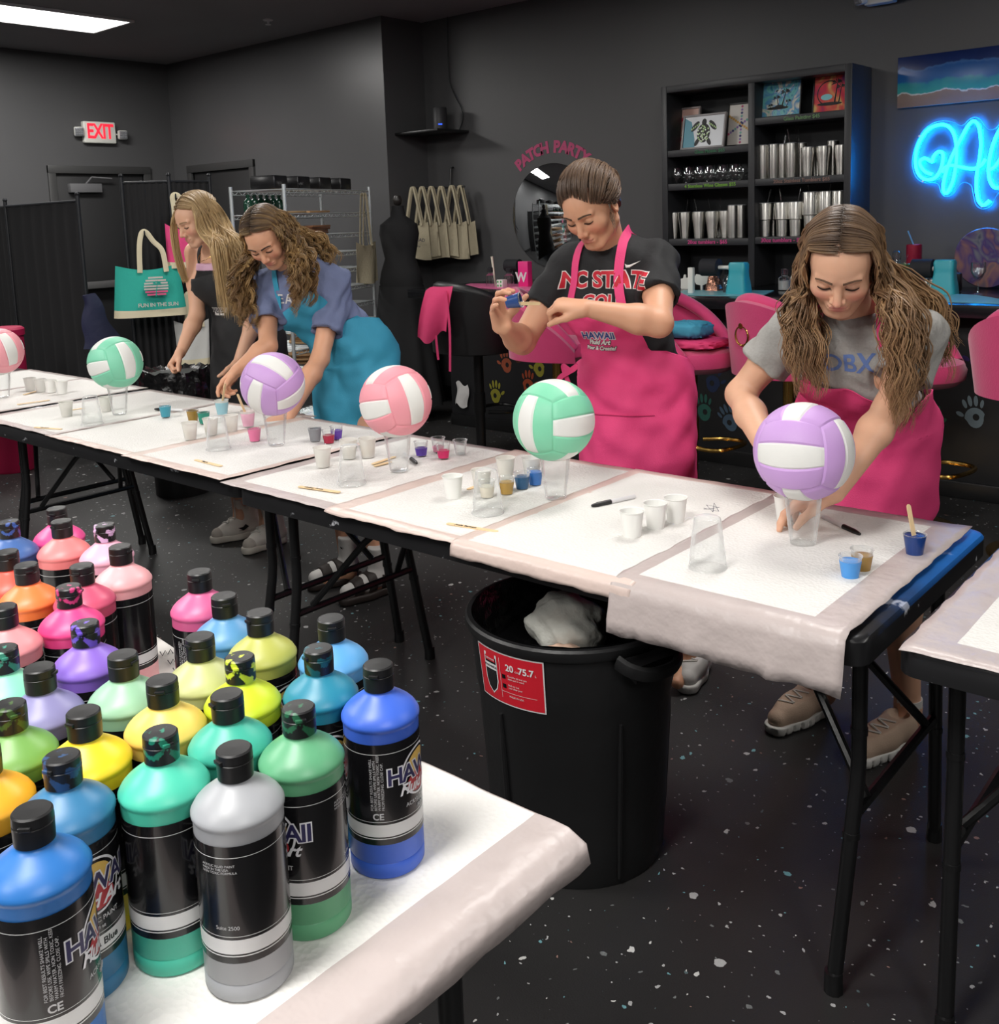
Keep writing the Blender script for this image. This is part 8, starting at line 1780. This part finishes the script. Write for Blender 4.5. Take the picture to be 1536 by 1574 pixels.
        so = [cone(w(.036, 0, .018), w(.12, 0, .018), .040, .040, .03), cone(w(.12, 0, .018), w(.205, 0, .018), .042, .037, .03)]; lo, hi = bbox_of(so, .05); so += [plane_cut(w(0, 0, .032), Z, lo, hi, .003), plane_cut(w(0, 0, .001), -Z, lo, hi, .003)]; V, Q = field_mesh(so, .0055); sd = np_obj('sandal', V, Q, dk, p.root, p.org)
        for x0 in (.165, .105, .045):
            st = p.inf(pr[:3], .006); c = w(x0, 0, .06); l2, h2 = c-.08, c+.08; st = st+[plane_cut(w(x0+.020, 0, 0), dv, c-.3, c+.3, .002), plane_cut(w(x0-.020, 0, 0), -dv, c-.3, c+.3, .002), plane_cut(w(0, 0, .105), Z, c-.3, c+.3, .002), plane_cut(w(0, 0, .02), -Z, c-.3, c+.3, .002)]; V, Q = field_mesh(st, .005); np_obj('strap', V, Q, dk, sd, p.org)
    return p
P2 = girl_curly()
# ================================================================== girl with long blond hair in the black apron
def girl_blond():
    J = dict(head=V3(-4.115, 2.665, 1.512), neck=V3(-4.135, 2.775, 1.395), chest=V3(-4.12, 2.80, 1.235), waist=V3(-4.09, 2.85, 1.055), pelvis=V3(-4.06, 2.87, .925), shR=V3(-4.275, 2.745, 1.355), shL=V3(-3.985, 2.815, 1.345),
             elR=A3(303, 485, 2.68), wrR=A3(278, 541, 2.55), elL=V3(-3.90, 2.66, 1.08), wrL=V3(-4.02, 2.46, .99))
    J['elL'] = V3(-3.885, 2.80, 1.07); J['wrL'] = V3(-3.86, 2.66, .86)
    legs_j(J, J['pelvis'], V3(-.97, -.2, 0), dict(R=V3(-3.985, 2.70, .10), L=V3(-3.78, 2.70, .10)))
    f = V3(-.06, -1, -.40)
    hR = dict(wr=J['wrR'], a=unit(A3(265, 560, 2.50)-J['wrR']), n=V3(.6, .3, -.6), side=V3(.6, -.6, .1), curls=[(1.0, 1.4, .8), (1.05, 1.4, .8), (1.1, 1.4, .8), (1.1, 1.4, .8)], thumb=(.35, .85, .5), tcurl=.5)
    hL = dict(wr=J['wrL'], a=V3(.1, -.45, -.8), n=V3(-.6, -.5, -.2), side=V3(-.3, -.9, 0), curls=[.4, .5, .5, .5], thumb=(.5, .7, .3))
    sp = dict(label='girl with long straight blond hair and bare shoulders in a black apron', origin=(-4.06, 2.87, 0), J=J, face=f, roll=.0, hands=[hR, hL], skin=SKIN_B, brow=(150, 116, 84), toe=dict(R=V3(-.3, -1, 0), L=V3(.0, -1, 0)), girth=.95)
    p = build_person(sp); H = p.H; s = unit(V3(-.97, -.23, 0)); fr_ = np.cross(-s, Z)
    # strapless top with a pink trim
    pr = p.inf(p.torso[:5], .008); lo, hi = bbox_of(pr, .05); pr += [plane_cut(J['chest']+V3(0, 0, .075), unit(V3(0, -.1, 1)), lo, hi, .004), plane_cut(J['pelvis']+V3(0, 0, .03), -Z, lo, hi, .004)]; V, Q = field_mesh(pr, .006); top = np_obj('strapless_top', V, Q, mat('black_top', (28, 28, 30), .8), p.root, p.org); SH_ = [q for q in shorts(p, J, mat('dark_shorts', (34, 35, 40), .8)) if q.op == 'u']
    tq = p.inf(p.torso[:5], .012); lo, hi = bbox_of(tq, .05); tq += [plane_cut(J['chest']+V3(0, 0, .082), unit(V3(0, -.1, 1)), lo, hi, .003), plane_cut(J['chest']+V3(0, 0, .048), -unit(V3(0, -.1, 1)), lo, hi, .003)]; V, Q = field_mesh(tq, .005); np_obj('pink_trim', V, Q, mat('pale_pink_satin', (220, 176, 200), .4), top, p.org)
    bk = mat('black_apron_drill', (26, 26, 28), .75, bump=0.2, bscale=420); fld = list(pr)+SH_+[cone(J['pelvis']+V3(0, -.01, .02), J['pelvis']+V3(.0, -.02, -.33), .144, .164, .05)]
    P, U = spine([J['chest']+V3(0, 0, .045), J['waist']+V3(0, 0, .02), J['pelvis'], J['pelvis']+V3(0, 0, -.15), J['pelvis']+V3(0, 0, -.32)], 40); ax = axes_of(U, s); tt = np.linspace(0, 1, 40); ww = np.where(tt < .3, .75+tt*.9, 1.0+np.clip((tt-.26)*4.5, 0, 1)*1.2); a = wrap_sheet(p, P, ax, -ww, ww, .012, fld, 44, .0045, 12, 'apron', bk, .003, fold=.004); G = p.G; nk = J['neck']
    for q, c in ((1, G[0, -3]), (-1, G[0, 2])): e = nk+s*q*.055+V3(0, .02, .03); ribbon(p, [c-V3(0, 0, .01), c*.55+e*.45+V3(0, -.04, 0), e+V3(0, -.03, 0), e+V3(0, .03, .01)], p.torso+[cone(nk, nk+Z*.1, .055)], .004, .011, 'apron_strap', bk, a)
    wht = mat('print_white', (226, 222, 218), 0.7); c = np.array(G[8, 24])+fr_*.05
    for tx, sz, dz, mm, ol in (('HAWAII', .026, .0, mat('logo_dark', (40, 30, 40), .7), (.0026, wht)), ('Fluid Art', .018, -.019, wht, None)): print_on(p, tx, sz, c+Z*dz, -s, Z, a, mm, a, .0008, .1, ol, 'apron_lettering')
    m = mat_hair('hair_blond', (138, 112, 78), (196, 164, 116), (226, 196, 146)); hair_cap(H, p, m); rng = np.random.RandomState(6)
    locks = [dict(side=1, phi=(-20, 62), pts=[A3(266, 335, 2.60), A3(270, 380, 2.61), A3(279, 415, 2.64), A3(288, 440, 2.67)], direct=True, spread=[.010, .013, .014, .008]), dict(side=1, phi=(-80, -20), pts=[V3(-4.19, 2.73, 1.44), V3(-4.22, 2.80, 1.33), V3(-4.22, 2.86, 1.2), V3(-4.20, 2.88, 1.08)], spread=[.04, .05, .05]),
             dict(side=-1, phi=(-10, 62), pts=[A3(330, 345, 2.62), A3(338, 390, 2.62), A3(346, 440, 2.64), A3(352, 492, 2.66)], spread=[.034, .045, .05, .045]), dict(side=-1, phi=(-80, -10), pts=[A3(345, 340, 2.72), A3(360, 390, 2.72), A3(368, 440, 2.72), A3(368, 500, 2.72)], spread=[.04, .055, .055, .05])]
    hair_long(H, p, m, locks, rng, 1000, (-78, 60), 0.0, (.003, 18, .5), .0019, 34, .009, 86, clump=6)
    MB().tube([tuple(H.w(.07*cos(q), -.015+.085*sin(q), -.150-.030*sin(q))-p.org) for q in np.linspace(.4, 2.74, 18)], .0014, 6).build('necklace', mat('gold_metal', (196, 156, 84), .22), p.root)
    for k_, (toe, d, q) in enumerate((((-4.03, 2.545), (-.32, -1), -1), ((-3.755, 2.535), (.06, -1), -1))): put_shoe(p, toe, d, 'high', .255, MSHOE_W, MSOLE, -q)
    return p
P1 = girl_blond()
